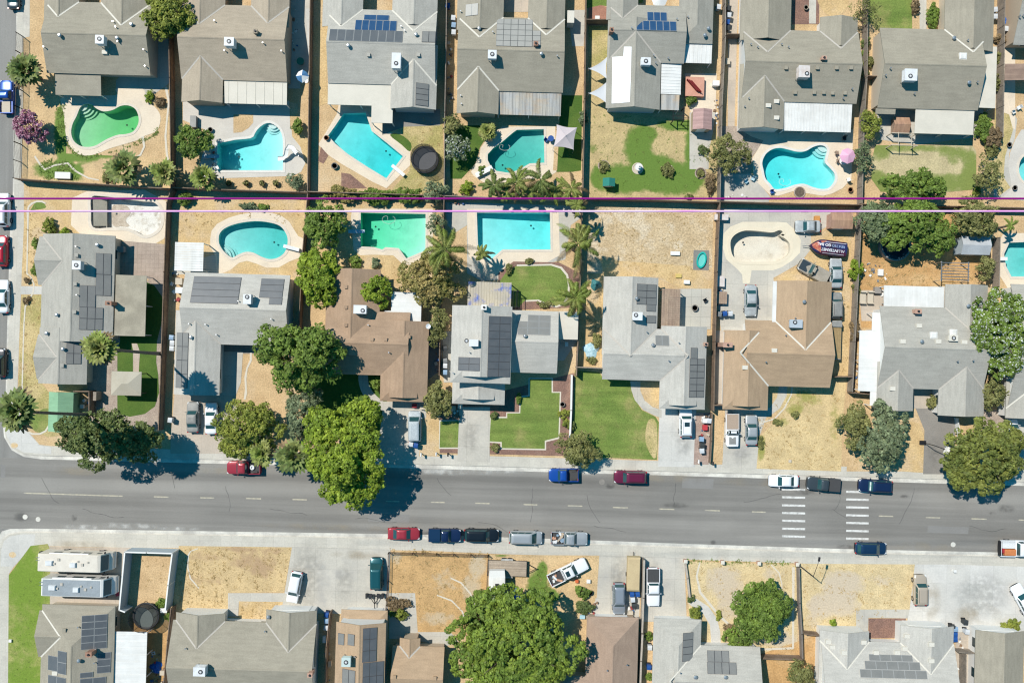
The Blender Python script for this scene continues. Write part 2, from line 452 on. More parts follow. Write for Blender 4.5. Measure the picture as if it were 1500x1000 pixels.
def build_pools():
    for lab, wm, op, sm, dd, (d0, d1), cm, steps, cw in POOLS:
        p = wpoly(op)
        if sm: p = smooth(p, 4)
        if area(p) < 0: p = p[::-1]
        c = sum(p, Vector()) / len(p)
        t = thing('swimming_pool', lab, 'pool', (c.x, c.y, 0))
        dv = Vector((dd[0] * CT + dd[1] * ST, -dd[1] * CT + dd[0] * ST)).normalized()
        pr = [dv.dot(q.to_2d()) for q in p]
        lo, hi = min(pr), max(pr)
        d0, d1 = d0 + .25, d1 + .35
        bot = [Vector((q.x, q.y, -(d0 + (d1 - d0) * (a - lo) / (hi - lo)))) for q, a in zip(p, pr)]
        n = len(p)
        b = B()
        b.add([(q.x, q.y, -.004) for q in p] + [tuple(q) for q in bot], [(i, n + i, n + (i + 1) % n, (i + 1) % n) for i in range(n)], 0)
        for tr in tessellate_polygon([[Vector((q.x, q.y, 0)) for q in p]]):
            b.add([bot[i] for i in tr], [(0, 1, 2)], 0)
        b.build('basin', PLASTER if wm else (PLASTD if 'debris' in lab else PLASTW), t)
        if 'debris' in lab:
            zz = min(q.z for q in bot) + .9
            B().add([tuple(at(x, y, z)) for x, y, z in ((136, 291, -.2), (157, 291, zz), (157, 331, zz), (137, 331, -.2))], [(3, 2, 1, 0)]).build('end_ramp', PLASTG, t)
        if 'debris' in lab:
            V = []
            for x, y in smooth([Vector((x, y, 0)) for x, y in ((161, 302), (172, 299), (184, 301), (190, 312), (182, 322), (188, 331), (174, 331), (162, 329))], 3) and [(v.x, v.y) for v in smooth([Vector((x, y, 0)) for x, y in ((161, 302), (172, 299), (184, 301), (190, 312), (182, 322), (188, 331), (174, 331), (162, 329))], 3)]:
                q = at(x, y, -1.3)
                V.append((q.x, q.y, -(d0 + (d1 - d0) * (dv.dot(q.to_2d()) - lo) / (hi - lo)) + .03))
            B().poly(V[::-1]).build('debris_patch', M('silt', (.40, .34, .27), (.50, .44, .36), (.28, .23, .18), sc=1.2, sc3=2, grain=.2), t)
        k = len(bot) // 3
        dq = bot[pr.index(hi)].lerp(c, .45)
        B().cyl(dq, .14, dq.z, dq.z + .05, 14).build('drain', DARK, t)
        B().ring(offset(p, -.05), offset(p, cw), -.05, .055).build('coping', cm, t)
        if wm:
            w = B()
            w.prism(offset(p, .02), -3.2, -.13)
            w.build('water', wm, t)
        for hx, hy, hr in HOSE.get(lab.split(' ')[0], ()):
            q = at(hx, hy)
            P = []
            for i in range(30):
                a_ = i * .26
                P.append((q.x + hr * math.cos(a_) * (.5 + .5 * math.sin(i * .09)) + .035 * i - .8, q.y + hr * .7 * math.sin(a_), -.115))
            B().tube(P, .022, 6).build('cleaner_hose', COPEW, t)
        if steps:
            s0 = at(steps[0], steps[1])
            for k, r in enumerate(steps[2][::-1]):
                kk = len(steps[2]) - 1 - k
                s = B()
                s.cyl(s0, r, -3.0, -.34 - .25 * kk, 28)
                s.build('step', STEPM, t)

for q in POOLS:
    p = wpoly(q[2])
    p = smooth(p, 4) if q[3] else p
    if area(p) < 0: p = p[::-1]
    HOLES.append(p)

def sheet(name, mat, z, p, sm=0, kind='structure', skirt=0.0, cut=True):
    """one ground sheet, holed where a pool lies in it"""
    p = wpoly(p) if isinstance(p, str) else p
    if sm: p = smooth(p, sm)
    if area(p) < 0: p = p[::-1]
    hs = [h for h in HOLES if sum(inside((q.x, q.y), p) for q in h) > len(h) * .5] if cut else []
    loops = [[Vector((q.x, q.y, 0)) for q in L] for L in [p] + [h[::-1] for h in hs]]
    fl = [q for L in loops for q in L]
    b = B()
    fs = []
    for tr in tessellate_polygon(loops):
        a, c, d = (fl[i] for i in tr)
        fs.append(tr if (c - a).cross(d - a).z > 0 else tr[::-1])
    b.add([(q.x, q.y, z) for q in fl], fs)
    if skirt:
        n = len(p)
        b.add([(q.x, q.y, z) for q in p] + [(q.x, q.y, z - skirt) for q in p], [(i, n + i, n + (i + 1) % n, (i + 1) % n) for i in range(n)])
    o = b.build(name, mat)
    return tag(o, kind=kind)

NS = [0]
def S(name, mat, layer, p, sm=0):
    NS[0] += 1
    return sheet(name, mat, layer * .006 + NS[0] * .00004, p, sm)

# yards whose grass is green in places: greenness is carried by the mesh
def blendm(name, dry, green):
    m = M(name, dry, tuple(x * .82 for x in dry), sc=.5, grain=.2, fine=5, bump=.25)
    nt = m.node_tree
    N, L = nt.nodes, nt.links
    bs = N['Principled BSDF']
    src = bs.inputs['Base Color'].links[0].from_socket
    at_, nz, ad, mr, mx = N.new('ShaderNodeAttribute'), N.new('ShaderNodeTexNoise'), N.new('ShaderNodeMath'), N.new('ShaderNodeMapRange'), N.new('ShaderNodeMix')
    at_.attribute_name = 'green'
    ge = N.new('ShaderNodeNewGeometry')
    L.new(ge.outputs['Position'], nz.inputs['Vector'])
    nz.inputs['Scale'].default_value = .9
    nz.inputs['Detail'].default_value = 7
    nz.inputs['Roughness'].default_value = .65
    ad.operation = 'MULTIPLY_ADD'
    L.new(nz.outputs['Fac'], ad.inputs[0]); ad.inputs[1].default_value = 1.2
    L.new(at_.outputs['Fac'], ad.inputs[2])
    L.new(ad.outputs[0], mr.inputs['Value'])
    mr.inputs['From Min'].default_value, mr.inputs['From Max'].default_value = .76, 1.32
    mx.data_type = 'RGBA'
    L.new(mr.outputs['Result'], mx.inputs[0]); L.new(src, mx.inputs[6])
    n2 = N.new('ShaderNodeTexNoise'); n2.inputs['Scale'].default_value = 5.; L.new(ge.outputs['Position'], n2.inputs['Vector'])
    g2 = N.new('ShaderNodeMix'); g2.data_type = 'RGBA'
    L.new(n2.outputs['Fac'], g2.inputs[0]); g2.inputs[6].default_value = (*[x * .7 for x in green], 1); g2.inputs[7].default_value = (*[x * 1.3 for x in green], 1)
    L.new(g2.outputs[2], mx.inputs[7]); L.new(mx.outputs[2], bs.inputs['Base Color'])
    return m
BL_LAWN = blendm('dry and green lawn', (.53, .41, .205), (.125, .205, .035))
BL_DIRT = blendm('dirt with weeds', (.63, .45, .245), (.14, .22, .04))
BL_GOLD = blendm('golden grass and umber soil', (.62, .455, .24), (.42, .285, .165))
BL_RUST = blendm('rust grass and grey soil', (.56, .355, .16), (.50, .40, .27))
BL_PINK = blendm('straw and bare pinkish soil', (.66, .515, .29), (.55, .455, .335))
BL_PALE = blendm('mown half dry lawn', (.53, .45, .26), (.20, .245, .065))
def blend(name, mat, layer, poly, spots, step=.45):
    NS[0] += 1
    z = layer * .006 + NS[0] * .00004
    o = sheet(name, mat, z, poly)
    bm = bmesh.new(); bm.from_mesh(o.data)
    for ax in (0, 1):
        lo, hi = min(v.co[ax] for v in bm.verts), max(v.co[ax] for v in bm.verts)
        c = lo + step
        while c < hi:
            n = Vector((1, 0, 0)) if ax == 0 else Vector((0, 1, 0))
            bmesh.ops.bisect_plane(bm, geom=bm.verts[:] + bm.edges[:] + bm.faces[:], plane_co=n * c, plane_no=n, dist=1e-5)
            c += step
    bm.to_mesh(o.data); bm.free()
    A = o.data.attributes.new('green', 'FLOAT', 'POINT')
    sp = [(at(x, y), rx * .1, ry * .1, w) for x, y, rx, ry, w in spots]
    vals = []
    for v in o.data.vertices:
        g = 0
        for c, rx, ry, w in sp:
            d = ((v.co.x - c.x) / rx) ** 2 + ((v.co.y - c.y) / ry) ** 2
            g += w * max(0, 1.25 - d) if d < 1.25 else 0
        vals.append(max(-.4, min(.9, g)))
    A.data.foreach_set('value', vals)
    return o
BIG = 6000
sheet('ground', EARTH, -.15, [Vector((x * BIG, y * BIG, 0)) for x, y in ((-1, -1), (1, -1), (1, 1), (-1, 1))])
sheet('side_street', ASPS, -.146, '-131,-3000 60,-3000 60,4000 -131,4000', cut=False)
TOPE = '-131,668 -30,668 30,671.3 260,677.6 640,686.6 1010,697.2 1240,704 1480,711 1900,722 4000,779'
BOTE = '4000,878 1900,821 1490,809.5 1240,804 1010,796.5 862,791 625,783 510,781 45,774 -30,774 -131,774'
sheet('main_road', ASPH, -.142, TOPE + ' ' + BOTE, cut=False)
# kerb and gutter
sheet('gutter', GUTTER, -.136, '24,-300 40,-300 40,600 20,625 40,650 70,655 260,665 640,675 1010,686 1240,693 1480,700 1900,711 1900,722 1480,711 1240,704 1010,697.2 640,686.6 260,677.6 60,672.5 34,669 16,659 5,640 3,620 7,590 9,500 14,330 17.5,300 19.5,170 23,30', cut=False)
sheet('gutter', GUTTER, -.136, '1900,821 1490,809.5 1240,804 1010,796.5 862,791 625,783 510,781 45,774 14,774.5 2,778 -6,790 -8,815 -9,1000 -10,1400 20,1400 20,830 60,800 510,800 862,810 1240,820 1900,840', cut=False)
sheet('north_terrain', DIRT, 0, '28,-300 26.5,0 23,170 21,300 17,400 13,500 10.5,590 7,622 9,640 18,655 34,664 60,666.5 260,671 640,680 1010,690.5 1240,697.3 1480,704.3 1900,715.5 1900,-300', skirt=.16)
sheet('south_terrain', DIRT, 0, '1900,827 1490,815.5 1240,810 1010,802.5 862,797.5 625,789.5 510,787.5 60,780 32,780 14,783 4,790 0,803 -1,830 -4,1000 -6,1400 1900,1400', skirt=.16)
sheet('far_street_block', EARTH, 0, '-2000,-3000 -130,-3000 -130,4000 -2000,4000', skirt=.16)
# pavements
S('sidewalk', CONCW, 2, '28,-300 45,-300 43.5,54 34,56 33.5,170 31,262 35,265 35,330 32,400 28.5,490 25.5,575 31,620 58,651 75,653 260,658 640,665.4 1010,676 1240,683 1480,690 1900,701 1900,716 1480,704.8 1240,697.8 1010,691 640,680.5 260,671.5 60,667 33.6,664.5 17.5,655.5 8.4,640 6.4,622 10,590 12.5,500 16.5,400 20.5,300 22.5,170 26,0')
S('sidewalk', CONCW, 2, '1900,826.5 1490,815 1240,809.5 1010,802 862,797 625,789 510,787 60,779.5 32,779.5 13.6,782.5 3.4,790 -.6,803 -1.6,830 -4.6,1000 -6.6,1400 9,1400 12,1000 13,840 20,830 48,799 200,802 420,803 625,806 735,811 880,815 1010,819 1240,827 1490,831 1900,841')
for p in ('8,624 32,622 57,652 75,655 75,665 34,662 19,653 10,639', '50,797 20,829 1,829 2,804 6,792 15,785 33,782 52,782'):
    S('corner_ramp', CONCB, 3, p)
for x, y in ((21, 652), (18.5, 812)):
    c = at(x, y)
    S('ramp_dome_strip', M('faded orange paint', (.62, .43, .22), (.60, .50, .36), sc=2, grain=.1), 4, [c + Vector((.55 * math.cos(a), .42 * math.sin(a), 0)) for a in (k * .52 for k in range(12))])
# road paint
def dash(x0, y0, x1, y1, w, mat, name):
    a, b = at(x0, y0), at(x1, y1)
    d = (b - a).normalized()
    nn = Vector((-d.y, d.x, 0)) * w / 2
    sheet(name, mat, -.138, [a - nn, b - nn, b + nn, a + nn], cut=False)
for q in ((34, 722, 179, 726.6), (225, 727.4, 246, 728), (293, 728.8, 313, 729.2), (360, 729.8, 382, 730.4), (428, 731.3, 449, 731.9), (565, 734, 585, 734.5), (631, 735.3, 651, 735.8), (696, 736.8, 717, 737.4), (767, 738.8, 787, 739.3), (832, 740.6, 853, 741.2), (898, 743, 920, 743.6), (966, 745.3, 988, 746), (1033, 747.3, 1055, 748), (1102, 749.5, 1122, 750), (1288, 755.6, 1309, 756.2), (1357, 757.8, 1378, 758.3), (1424, 759.6, 1446, 760.3), (1493, 761.4, 1514, 762)):
    dash(*q, .17, YELLOW, 'lane_marking')
for x0, x1, ys in ((1146, 1180, (716.5, 728, 739.8, 751, 762.4, 774, 785.2)), (1240, 1273, (720, 731.2, 742.7, 754.4, 765.6, 777.2, 788.5))):
    for y in ys: dash(x0, y, x1, y + .8, .30, WHITEP, 'crossing_bar')

# ------------------------------------------------------------------ north row of yards
S('concrete_yard', CONC, 2, '170,118 250,40 250,118 246,124 212,148 208,134 170,132')
S('pool_deck', DECK, 4, '97,200 94,170 94,140 168,140 170,130 209,130 213,148 227,157 235,170 233,186 226,194 210,200 200,206 180,212 160,218 146,224 130,228 115,226 103,215', 4)
S('concrete_yard', CONC, 2, '422,-40 459,-40 455,118 440,118 440,130 422,130')
S('side_yard_strip', CONCB, 3, '448,13 459,13 457,130 454,130')
S('pool_deck', DECKG, 3, '268,148 424,148 425,185 430,200 441,211 446,225 447,240 441,252 428,258 300,262 290,250 297,225 312,203 300,190 268,176')
S('dirt_bed', DIRT, 5, '342,168 371,168 371,180 364,188 354,194 342,195')
S('dry_strip', DRY, 4, '425,150 436,152 437,185 452,207 452,225 447,238 440,215 428,200')
S('dry_strip', DRY, 3, '460,-40 482,-40 478,120 482,150 459,160')
S('pool_deck', DECK, 3, '466,212 478,193 493,168 497,150 548,150 556,178 572,193 601,221 601,242 566,276 545,266 500,240 482,228')
S('mulch_bed', MULCH, 4, '470,215 481,228 474,240 466,236')
S('mulch_bed', MULCH, 5, '500,253 513,255 538,276 500,276')
S('lawn', LAWND, 4, '571,198 586,197 602,210 600,222 588,212', 3)
S('dry_yard', DRYG, 3, '590,182 648,182 652,285 570,282 600,250 603,222 588,205')
S('painted_gable_shade', ASPD, 4, '560,160 645,160 645,184 592,186 560,198')  # dark sheet painting the shade below the gable and patio cover
S('pool_deck', DECK, 3, '690,252 702,230 704,217 716,200 735,186 813,185 815,252 800,262 770,262 745,272 722,276 694,258')
S('lawn', LAWND, 4, '664,184 706,184 716,196 703,216 696,240 676,262 660,262 658,200')
S('lawn', LAWND, 2, '822,140 853,140 851,250 838,252 812,252 818,200')
S('pale_patio', CONCP, 5, '738,-40 776,-40 776,18 738,18')
S('planter_strip', DIRT, 5, '812,215 818,215 816,250 810,250')
S('concrete_yard', CONC, 2, '832,15 858,15 855,68 838,68')
S('brick_patio', M('terracotta pavers', (.40, .20, .14), (.34, .17, .12), sc=.8, grain=.12, joints=(.5, .5, .02, .8)), 4, '862,12 880,8 893,12 893,36 862,38')
S('lawn', LAWN, 4, '858,-40 942,-40 942,4 893,10 880,8 858,13')
S('dry_yard', DRYG, 2, '862,38 893,38 893,100 862,100')
S('patio', CONC, 5, '1010,165 1048,165 1044,195 1038,222 1038,248 1010,248')
S('patio', DECK, 5, '1003,108 1050,108 1048,165 1012,165 1003,140')
S('side_yard_strip', CONCP, 3, '1067,-40 1082,-40 1076,185 1066,185')
S('dirt_bed', GRAVEL, 4, '1050,185 1110,185 1120,205 1102,230 1098,290 1054,290')
S('pool_deck', DECK, 5, '1084,190 1250,190 1247,262 1234,276 1218,284 1205,287 1180,283 1166,279 1140,287 1128,286 1104,262 1102,232 1118,206 1100,200')
S('pale_patio', CONC, 4, '1054,255 1100,255 1128,288 1126,296 1054,296')
S('patio', CONC, 3, '1283,160 1440,160 1440,200 1342,212 1290,205')
S('lawn', LAWN, 4, '1283,-40 1336,-40 1336,44 1283,44 1262,20')
S('path', CONCW, 5, '1346,-40 1357,-40 1357,44 1347,44')
S('lawn_circle', DRY, 5, '1197,-6 1204,14 1219,25 1234,20 1243,4 1240,-20 1215,-30', 4)
S('path', CONCW, 5, '1185,-40 1196,-40 1195,35 1185,35')
S('mulch_bed', MULCH, 3, '1160,-40 1200,-40 1200,36 1160,36')
S('path', CONC, 3, '1460,150 1475,150 1490,175 1486,205 1478,225 1478,250 1486,276 1500,282 1570,285 1570,300 1455,290')
S('pool_deck', DECKG, 4, '1468,290 1482,276 1480,262 1477,245 1479,225 1487,205 1496,190 1560,190 1560,290')
S('patio', DECK, 3, '1462,60 1487,60 1487,190 1462,175')
S('dry_strip', DRYG, 3, '1458,160 1478,168 1484,190 1472,230 1470,260 1480,275 1462,288 1452,250')
# ------------------------------------------------------------------ middle row of yards
S('dry_yard', DRY, 1, '33,270 250,285 246,360 100,345 68,345 64,420 30,418')
S('dry_lawn', DRYG, 2, '32,432 66,432 60,560 72,575 110,575 110,635 70,640 34,622 27,580 29,490')
S('path', CONCB, 4, '31,419 68,419 68,431 30,431')
S('pool_deck', DECK, 3, '106,290 128,280 212,278 245,296 247,335 240,350 222,360 205,360 160,346 120,345 104,330')
S('paver_yard', PAVER, 3, '165,352 247,358 246,412 240,440 232,420 215,408 165,408')
S('gravel_bed', GRAVEL, 2, '140,440 246,400 240,628 130,632 128,560')
S('turf_lawn', LAWND, 4, '176,412 212,412 226,418 238,435 240,460 235,480 230,500 229,530 232,550 233,575 227,595 212,606 190,610 172,606 172,515 176,500', 0)
S('paver_path', M('pale pavers', (.55, .45, .37), (.48, .39, .32), sc=1, grain=.12, joints=(.35, .35, .02, .75)), 5, '193,503 201,503 205,515 203,552 195,552 195,512')
S('dirt_bed', GRAVEL, 5, '160,515 172,512 172,535 160,548')
S('weed_patch', LAWN, 3, '44,618 52,632 66,632 73,622 73,600 60,600', 3)
S('round_lawn', LAWN, 3, '46,306 52,297 62,296 66,300 66,305 46,308', 3)
S('dry_yard', DRY, 1, '252,285 446,290 446,470 262,400 254,360')
S('pool_deck', DECK, 3, '308,350 310,338 318,328 335,319 352,314 374,311 398,312 412,316 424,325 430,335 437,346 446,350 446,375 432,380 424,383 408,392 390,392 375,386 362,382 350,385 338,395 322,402 318,402 316,375 308,362', 0)
S('patio', CONC, 2, '254,390 325,370 325,402 254,402')
S('driveway', CONCP, 3, '256,575 340,570 352,610 355,664 250,664 250,640')
S('path', CONC, 4, '325,515 356,515 353,560 345,580 325,578')
S('painted_eave_shadow', ASPD, 3, '325,503 420,503 420,518 348,518 348,572 325,572')  # cast shadow of the L-shaped house, painted as a dark ground sheet
S('edging', EDGING, 4, '366,516 369,516 369,528 363,540 361,555 362,575 360,585 357,585 359,570 358,552 361,538 366,527')
S('dry_yard', DRY, 1, '448,300 645,300 645,440 600,430 560,400 500,395 470,400 450,350')
S('pool_deck', DECK, 3, '514,318 516,306 634,306 634,372 600,388 590,387 576,374 545,373 528,374 518,366', 0)
S('side_yard', ASPD, 2, '622,470 648,470 648,540 622,560')
S('lawn', LAWND, 2, '450,545 570,545 566,600 556,640 450,645')
S('path', CONC, 4, '526,548 538,548 540,562 548,576 562,588 570,592 566,602 548,595 532,578 526,562', 3)
S('driveway', CONC, 3, '562,588 625,588 622,672 552,670')
S('dry_strip', DRY, 3, '616,612 645,612 644,668 614,668')
S('concrete_yard', CONC, 2, '652,296 850,302 850,320 836,330 828,380 760,395 730,410 706,412 684,400 684,330 668,340 655,330')
S('pool_deck', DECK, 3, '684,306 818,306 820,374 800,385 755,384 735,396 718,410 704,400 686,374', 0)
S('mulch_bed', MULCH, 4, '730,400 752,383 800,384 818,384 834,392 848,400 848,450 730,455')
S('lawn', LAWN, 5, '732,412 742,398 757,389 805,388 820,392 829,402 833,416 832,432 826,444 815,449 802,446 790,440 768,441 760,450 735,452', 0)
S('edging', EDGING, 6, '757,387.5 808,386.5 823,391 832,402 835,418 834,434 827,446 815,450.5 800,447.5 788,441 770,442 770,439.5 789,438.7 802,445 815,448 825,443.5 831,432 832,418 829.5,404 821,393.5 807,389 757,390')
S('patio', CONC, 3, '815,462 848,462 845,500 826,528 815,528')
S('side_yard', CONC, 3, '648,485 664,485 664,560 650,560')
S('mulch_bed', MULCH, 3, '644,596 845,545 845,668 644,663')
S('lawn', LAWN, 5, '645,617 674,616 672,655 644,655', 0)
S('edging', EDGING, 4, '643.5,615 675.5,615 673.5,657 643,657')
S('driveway', CONC, 6, '673,596 718,596 717,676 670,675')
S('lawn', LAWN, 5, '763,582 776,580 776,555 808,555 808,575 820,575 818,640 798,645 798,657 735,656 735,647 717,646 719,612 743,612 743,605 762,605', 0)
S('edging', EDGING, 4, '761,580 774,578.5 774,553 810,553 810,573.5 822,573.5 820,642 800,647 800,659 733,658 733,649 716,648 718,610 741.5,610 741.5,603.5 760.5,603.5')
S('dirt_yard', M('pale stony dirt', (.56, .43, .265), (.47, .35, .205), (.60, .50, .36), sc=.4, sc3=.3, th3=.57, grain=.3, fine=4, bump=.6), 2, '856,303 1045,305 1042,425 996,422 962,406 884,405 860,400')
S('dry_yard', DRY, 3, '880,380 1043,392 1042,424 996,422 962,405 884,404', 0)
S('dry_yard', DRY, 2, '853,400 884,400 884,548 846,545')
S('patio_slabs', TILEC, 4, '995,423 1042,423 1041,482 995,482')
S('lawn', LAWN, 4, '842,542 878,545 882,552 925,558 927,580 940,600 960,610 965,618 962,673 838,668', 0)
S('dry_lawn', DRYG, 5, '950,615 962,620 961,670 950,660 945,640', 3)
S('path', CONC, 6, '923,558 938,558 938,572 944,586 956,596 969,600 969,612 958,608 942,600 930,586 925,572', 0)
S('dry_bed', DRY, 5, '936,560 968,560 968,600 952,594 940,580')
S('driveway', CONCB, 5, '966,598 1020,598 1018,684 964,683')
S('brick_strip', M('brick strip pavers', (.33, .24, .20), (.40, .30, .25), sc=.8, grain=.2, fine=6), 5, '1019,604 1041,604 1038,680 1016,680')
S('concrete_yard', CONC, 2, '1051,305 1217,307 1215,330 1188,345 1188,365 1172,385 1133,407 1135,484 1056,484 1049,420')
S('pool_deck', M('cream pool deck', (.74, .66, .51), (.69, .61, .47), sc=.4, grain=.05), 3, '1057,358 1060,342 1070,332 1088,325 1140,325 1152,326 1166,338 1173,352 1172,370 1160,382 1144,392 1132,396 1101,396 1098,415 1088,415 1087,402 1080,394 1064,380', 0)
S('dry_strip', DRY, 3, '1217,310 1248,310 1242,560 1220,560 1222,430 1135,412 1172,390 1186,368 1190,345 1217,335')
S('side_path', CONCP, 3, '1044,484 1060,484 1060,600 1042,600')
S('driveway', CONC, 4, '1062,598 1126,600 1112,640 1108,686 1058,684')
S('path', CONC, 5, '1142,560 1154,560 1152,580 1142,598 1126,610 1114,612 1114,602 1128,596 1138,582')
S('edging', EDGING, 5, '1160,560 1162,560 1160,578 1150,598 1135,614 1112,621 1112,619 1134,612 1148,597 1158,578')
S('dirt_strip', DIRT, 3, '1042,612 1062,612 1058,680 1040,680')
S('dry_yard', RUST, 2, '1254,306 1450,312 1450,420 1385,418 1295,420 1290,480 1262,480 1252,420')
S('pale_patio', CONCP, 3, '1258,425 1296,425 1290,470 1262,470')
S('dirt_yard', DIRT, 2, '1246,576 1290,590 1340,610 1372,620 1366,690 1240,690')
S('dry_yard', DRY, 3, '1325,612 1346,620 1354,640 1352,692 1320,690')
S('driveway', ASPD, 4, '1340,595 1376,592 1400,600 1398,694 1352,694 1354,630')
S('gravel_bed', GRAVEL, 3, '1440,600 1478,600 1478,640 1440,640')
S('entry_slab', CONCP, 5, '1336,568 1376,568 1376,598 1336,598')
S('pool_deck', DECK, 3, '1458,380 1464,352 1470,342 1560,340 1560,422 1476,422 1462,400')
S('driveway', CONC, 3, '1470,612 1600,612 1600,705 1470,702')
# ------------------------------------------------------------------ south row of yards
S('parking_slab', CONCP, 4, '72,800 192,802 186,888 66,888 70,830')
S('dirt_yard', DIRT, 3, '196,804 258,806 252,900 196,900')
S('dirt_yard', RUST, 2, '196,895 258,880 250,1100 165,1100')
blend('dry_yard', BL_GOLD, 3, '262,799 428,801 416,866 334,868 334,892 254,896', [(370, 822, 40, 14, .45), (385, 836, 20, 12, .4), (300, 815, 30, 10, .25), (350, 804, 30, 5, .6), (300, 848, 40, 14, .2), (400, 806, 20, 6, .4)])
S('dry_yard', DRY, 3, '350,880 416,880 414,900 350,912')
S('path', CONC, 4, '334,868 420,868 414,881 350,880 349,902 334,902')
S('driveway', CONC, 5, '428,800 572,803 568,900 412,896')
blend('dry_yard', BL_RUST, 3, '572,808 715,812 710,930 612,925 604,880 570,872', [(700, 826, 14, 20, .7), (690, 860, 16, 24, .5), (640, 905, 30, 12, .4), (580, 815, 10, 14, .5), (650, 850, 22, 22, .25)])
S('path', CONC, 4, '570,868 608,868 612,925 600,935 570,935')
S('path', CONC, 4, '612,925 660,925 672,940 655,945 612,938')
S('driveway', CONC, 4, '878,812 940,815 936,910 872,908')
S('driveway', CONC, 4, '942,815 1003,817 1004,860 1006,910 940,910')
S('patio', CONC, 4, '845,875 876,875 876,905 845,905')
blend('dry_yard', BL_PINK, 3, '1003,822 1167,826 1168,956 1112,956 1060,960 1040,945 1010,905', [(1060, 850, 30, 24, .6), (1070, 880, 24, 30, .5), (1130, 840, 20, 12, .3), (1140, 935, 30, 14, .5)])
S('path', CONCB, 5, '1006,880 1020,876 1038,888 1050,905 1055,925 1056,946 1042,946 1040,915 1030,898 1014,888', 0)
S('edging', EDGING, 4, '1024,823 1019,843 1024,868 1038,885 1052,902 1066,915 1088,923 1088,921 1068,912 1055,900 1041,883 1027,866 1022,843 1026,823')
blend('dry_yard', BL_PINK, 3, '1171,825 1340,826 1333,895 1270,893 1255,893 1254,925 1172,928', [(1235, 855, 34, 22, .7), (1225, 885, 40, 20, .6), (1195, 895, 16, 30, .4), (1290, 850, 24, 10, .3)])
S('path', CONC, 4, '1254,892 1335,892 1330,905 1272,904 1271,940 1254,940')
S('entry_bed', MULCH, 5, '1272,905 1327,905 1320,934 1272,934')
S('side_yard', RUST, 3, '1112,958 1200,928 1200,1100 1112,1100')
S('driveway', CONCB, 4, '1340,826 1386,826 1382,840 1374,920 1326,920 1332,895')
S('driveway', CONCB, 5, '1384.5,826 1600,832 1600,935 1373,930 1380.5,840')
S('side_yard', CONCP, 5, '1400,925 1427,925 1427,1100 1395,1100')


blend('dirt_yard', BL_DIRT, 1, '33,150 84,140 97,140 97,225 240,232 246,124 252,124 257,278 150,271 34,263', [(89, 190, 10, 42, .9), (100, 222, 16, 16, .9), (125, 231, 20, 8, .9), (155, 224, 22, 8, .9), (190, 213, 24, 7, .8), (225, 196, 12, 7, .9), (238, 178, 6, 14, .9), (80, 250, 34, 14, .8), (110, 252, 14, 14, .8), (218, 138, 12, 10, .8), (95, 236, 14, 8, .6)])
blend('lawn', BL_LAWN, 3, '864,95 892,98 892,165 1003,175 1036,178 1050,190 1050,288 864,290 861,200', [(935, 215, 22, 34, .9), (950, 196, 16, 12, .7), (905, 262, 40, 24, .9), (945, 262, 40, 20, .8), (985, 262, 40, 26, .9), (1018, 225, 16, 60, .9), (1000, 184, 40, 9, .8), (880, 258, 16, 20, .6), (868, 215, 8, 12, .3), (960, 238, 30, 14, .7), (1035, 265, 16, 14, .3), (985, 205, 26, 16, .06)])
blend('lawn', BL_PALE, 4, '1282,213 1424,213 1430,222 1430,268 1424,278 1360,284 1290,281 1276,262 1278,230', [(1290, 222, 18, 16, .55), (1282, 268, 26, 20, .75), (1320, 272, 40, 14, .7), (1380, 268, 50, 16, .65), (1422, 262, 16, 40, .85), (1400, 225, 30, 12, .45), (1340, 216, 60, 7, .5), (1395, 240, 14, 8, .2)])
blend('dry_yard', blendm('golden grass with weeds', (.64, .485, .255), (.30, .29, .08)), 3, '1126,565 1174,565 1174,555 1240,555 1234,620 1232,690 1108,686 1112,640 1140,612', [(1180, 578, 14, 8, .32), (1164, 600, 12, 8, .36), (1145, 618, 16, 8, .34), (1115, 655, 6, 22, .7), (1195, 585, 14, 10, .35), (1168, 590, 22, 22, .25), (1222, 620, 8, 40, .3)])
blend('dirt_yard', BL_DIRT, 4, '718,812 878,813 872,880 848,905 700,1000 712,900', [(787, 858, 16, 26, .9), (795, 835, 8, 16, .8), (805, 872, 16, 12, .9), (728, 850, 8, 14, .2), (735, 810, 14, 4, .6)])
blend('lawn', blendm('corner lawn', (.36, .35, .12), (.165, .25, .032)), 5, '45,799 70,796 74,806 72,1000 72,1100 8,1100 12,1000 13,842', [(35, 830, 34, 60, .5), (40, 890, 44, 60, .32), (40, 960, 44, 60, .3), (30, 1030, 60, 60, .5), (60, 870, 14, 60, .2)])
for e in ('241,128 245,127 249,150 246,175 244,200 246,225 249,240 246.5,241 243,226 241,200 243.5,175 246,150', '52,228 60,240 66,247 80,241 100,238 112,250 130,260 145,263 145,265 129,262 110,252 99,240.5 80,243.5 66,250 58,242 50,230', '207,200 211,200 213,215 207,228 198,233 197,231 205,226 210,215'):
    S('edging', EDGING, 6, e)
for e in ('1292,299 1303,299', ):
    pass
S('edging', EDGING, 5, '39,310 41,302 46,297 54,294 62,294 67,297 67,299 61,296.5 54,296.5 48,299 43,304 42,330 40.5,400 46,405 51,416 50,428 44,440 38,450 36,480 33,590 31,590 34,480 36,449 43,437 48,427 49,416 45,407 38.5,401 40,330')
S('edging', EDGING, 5, '34,622 40,630 48,634 58,634 66,630 71,622 73,623 68,632 59,636.5 47,636.5 39,632 32,624')

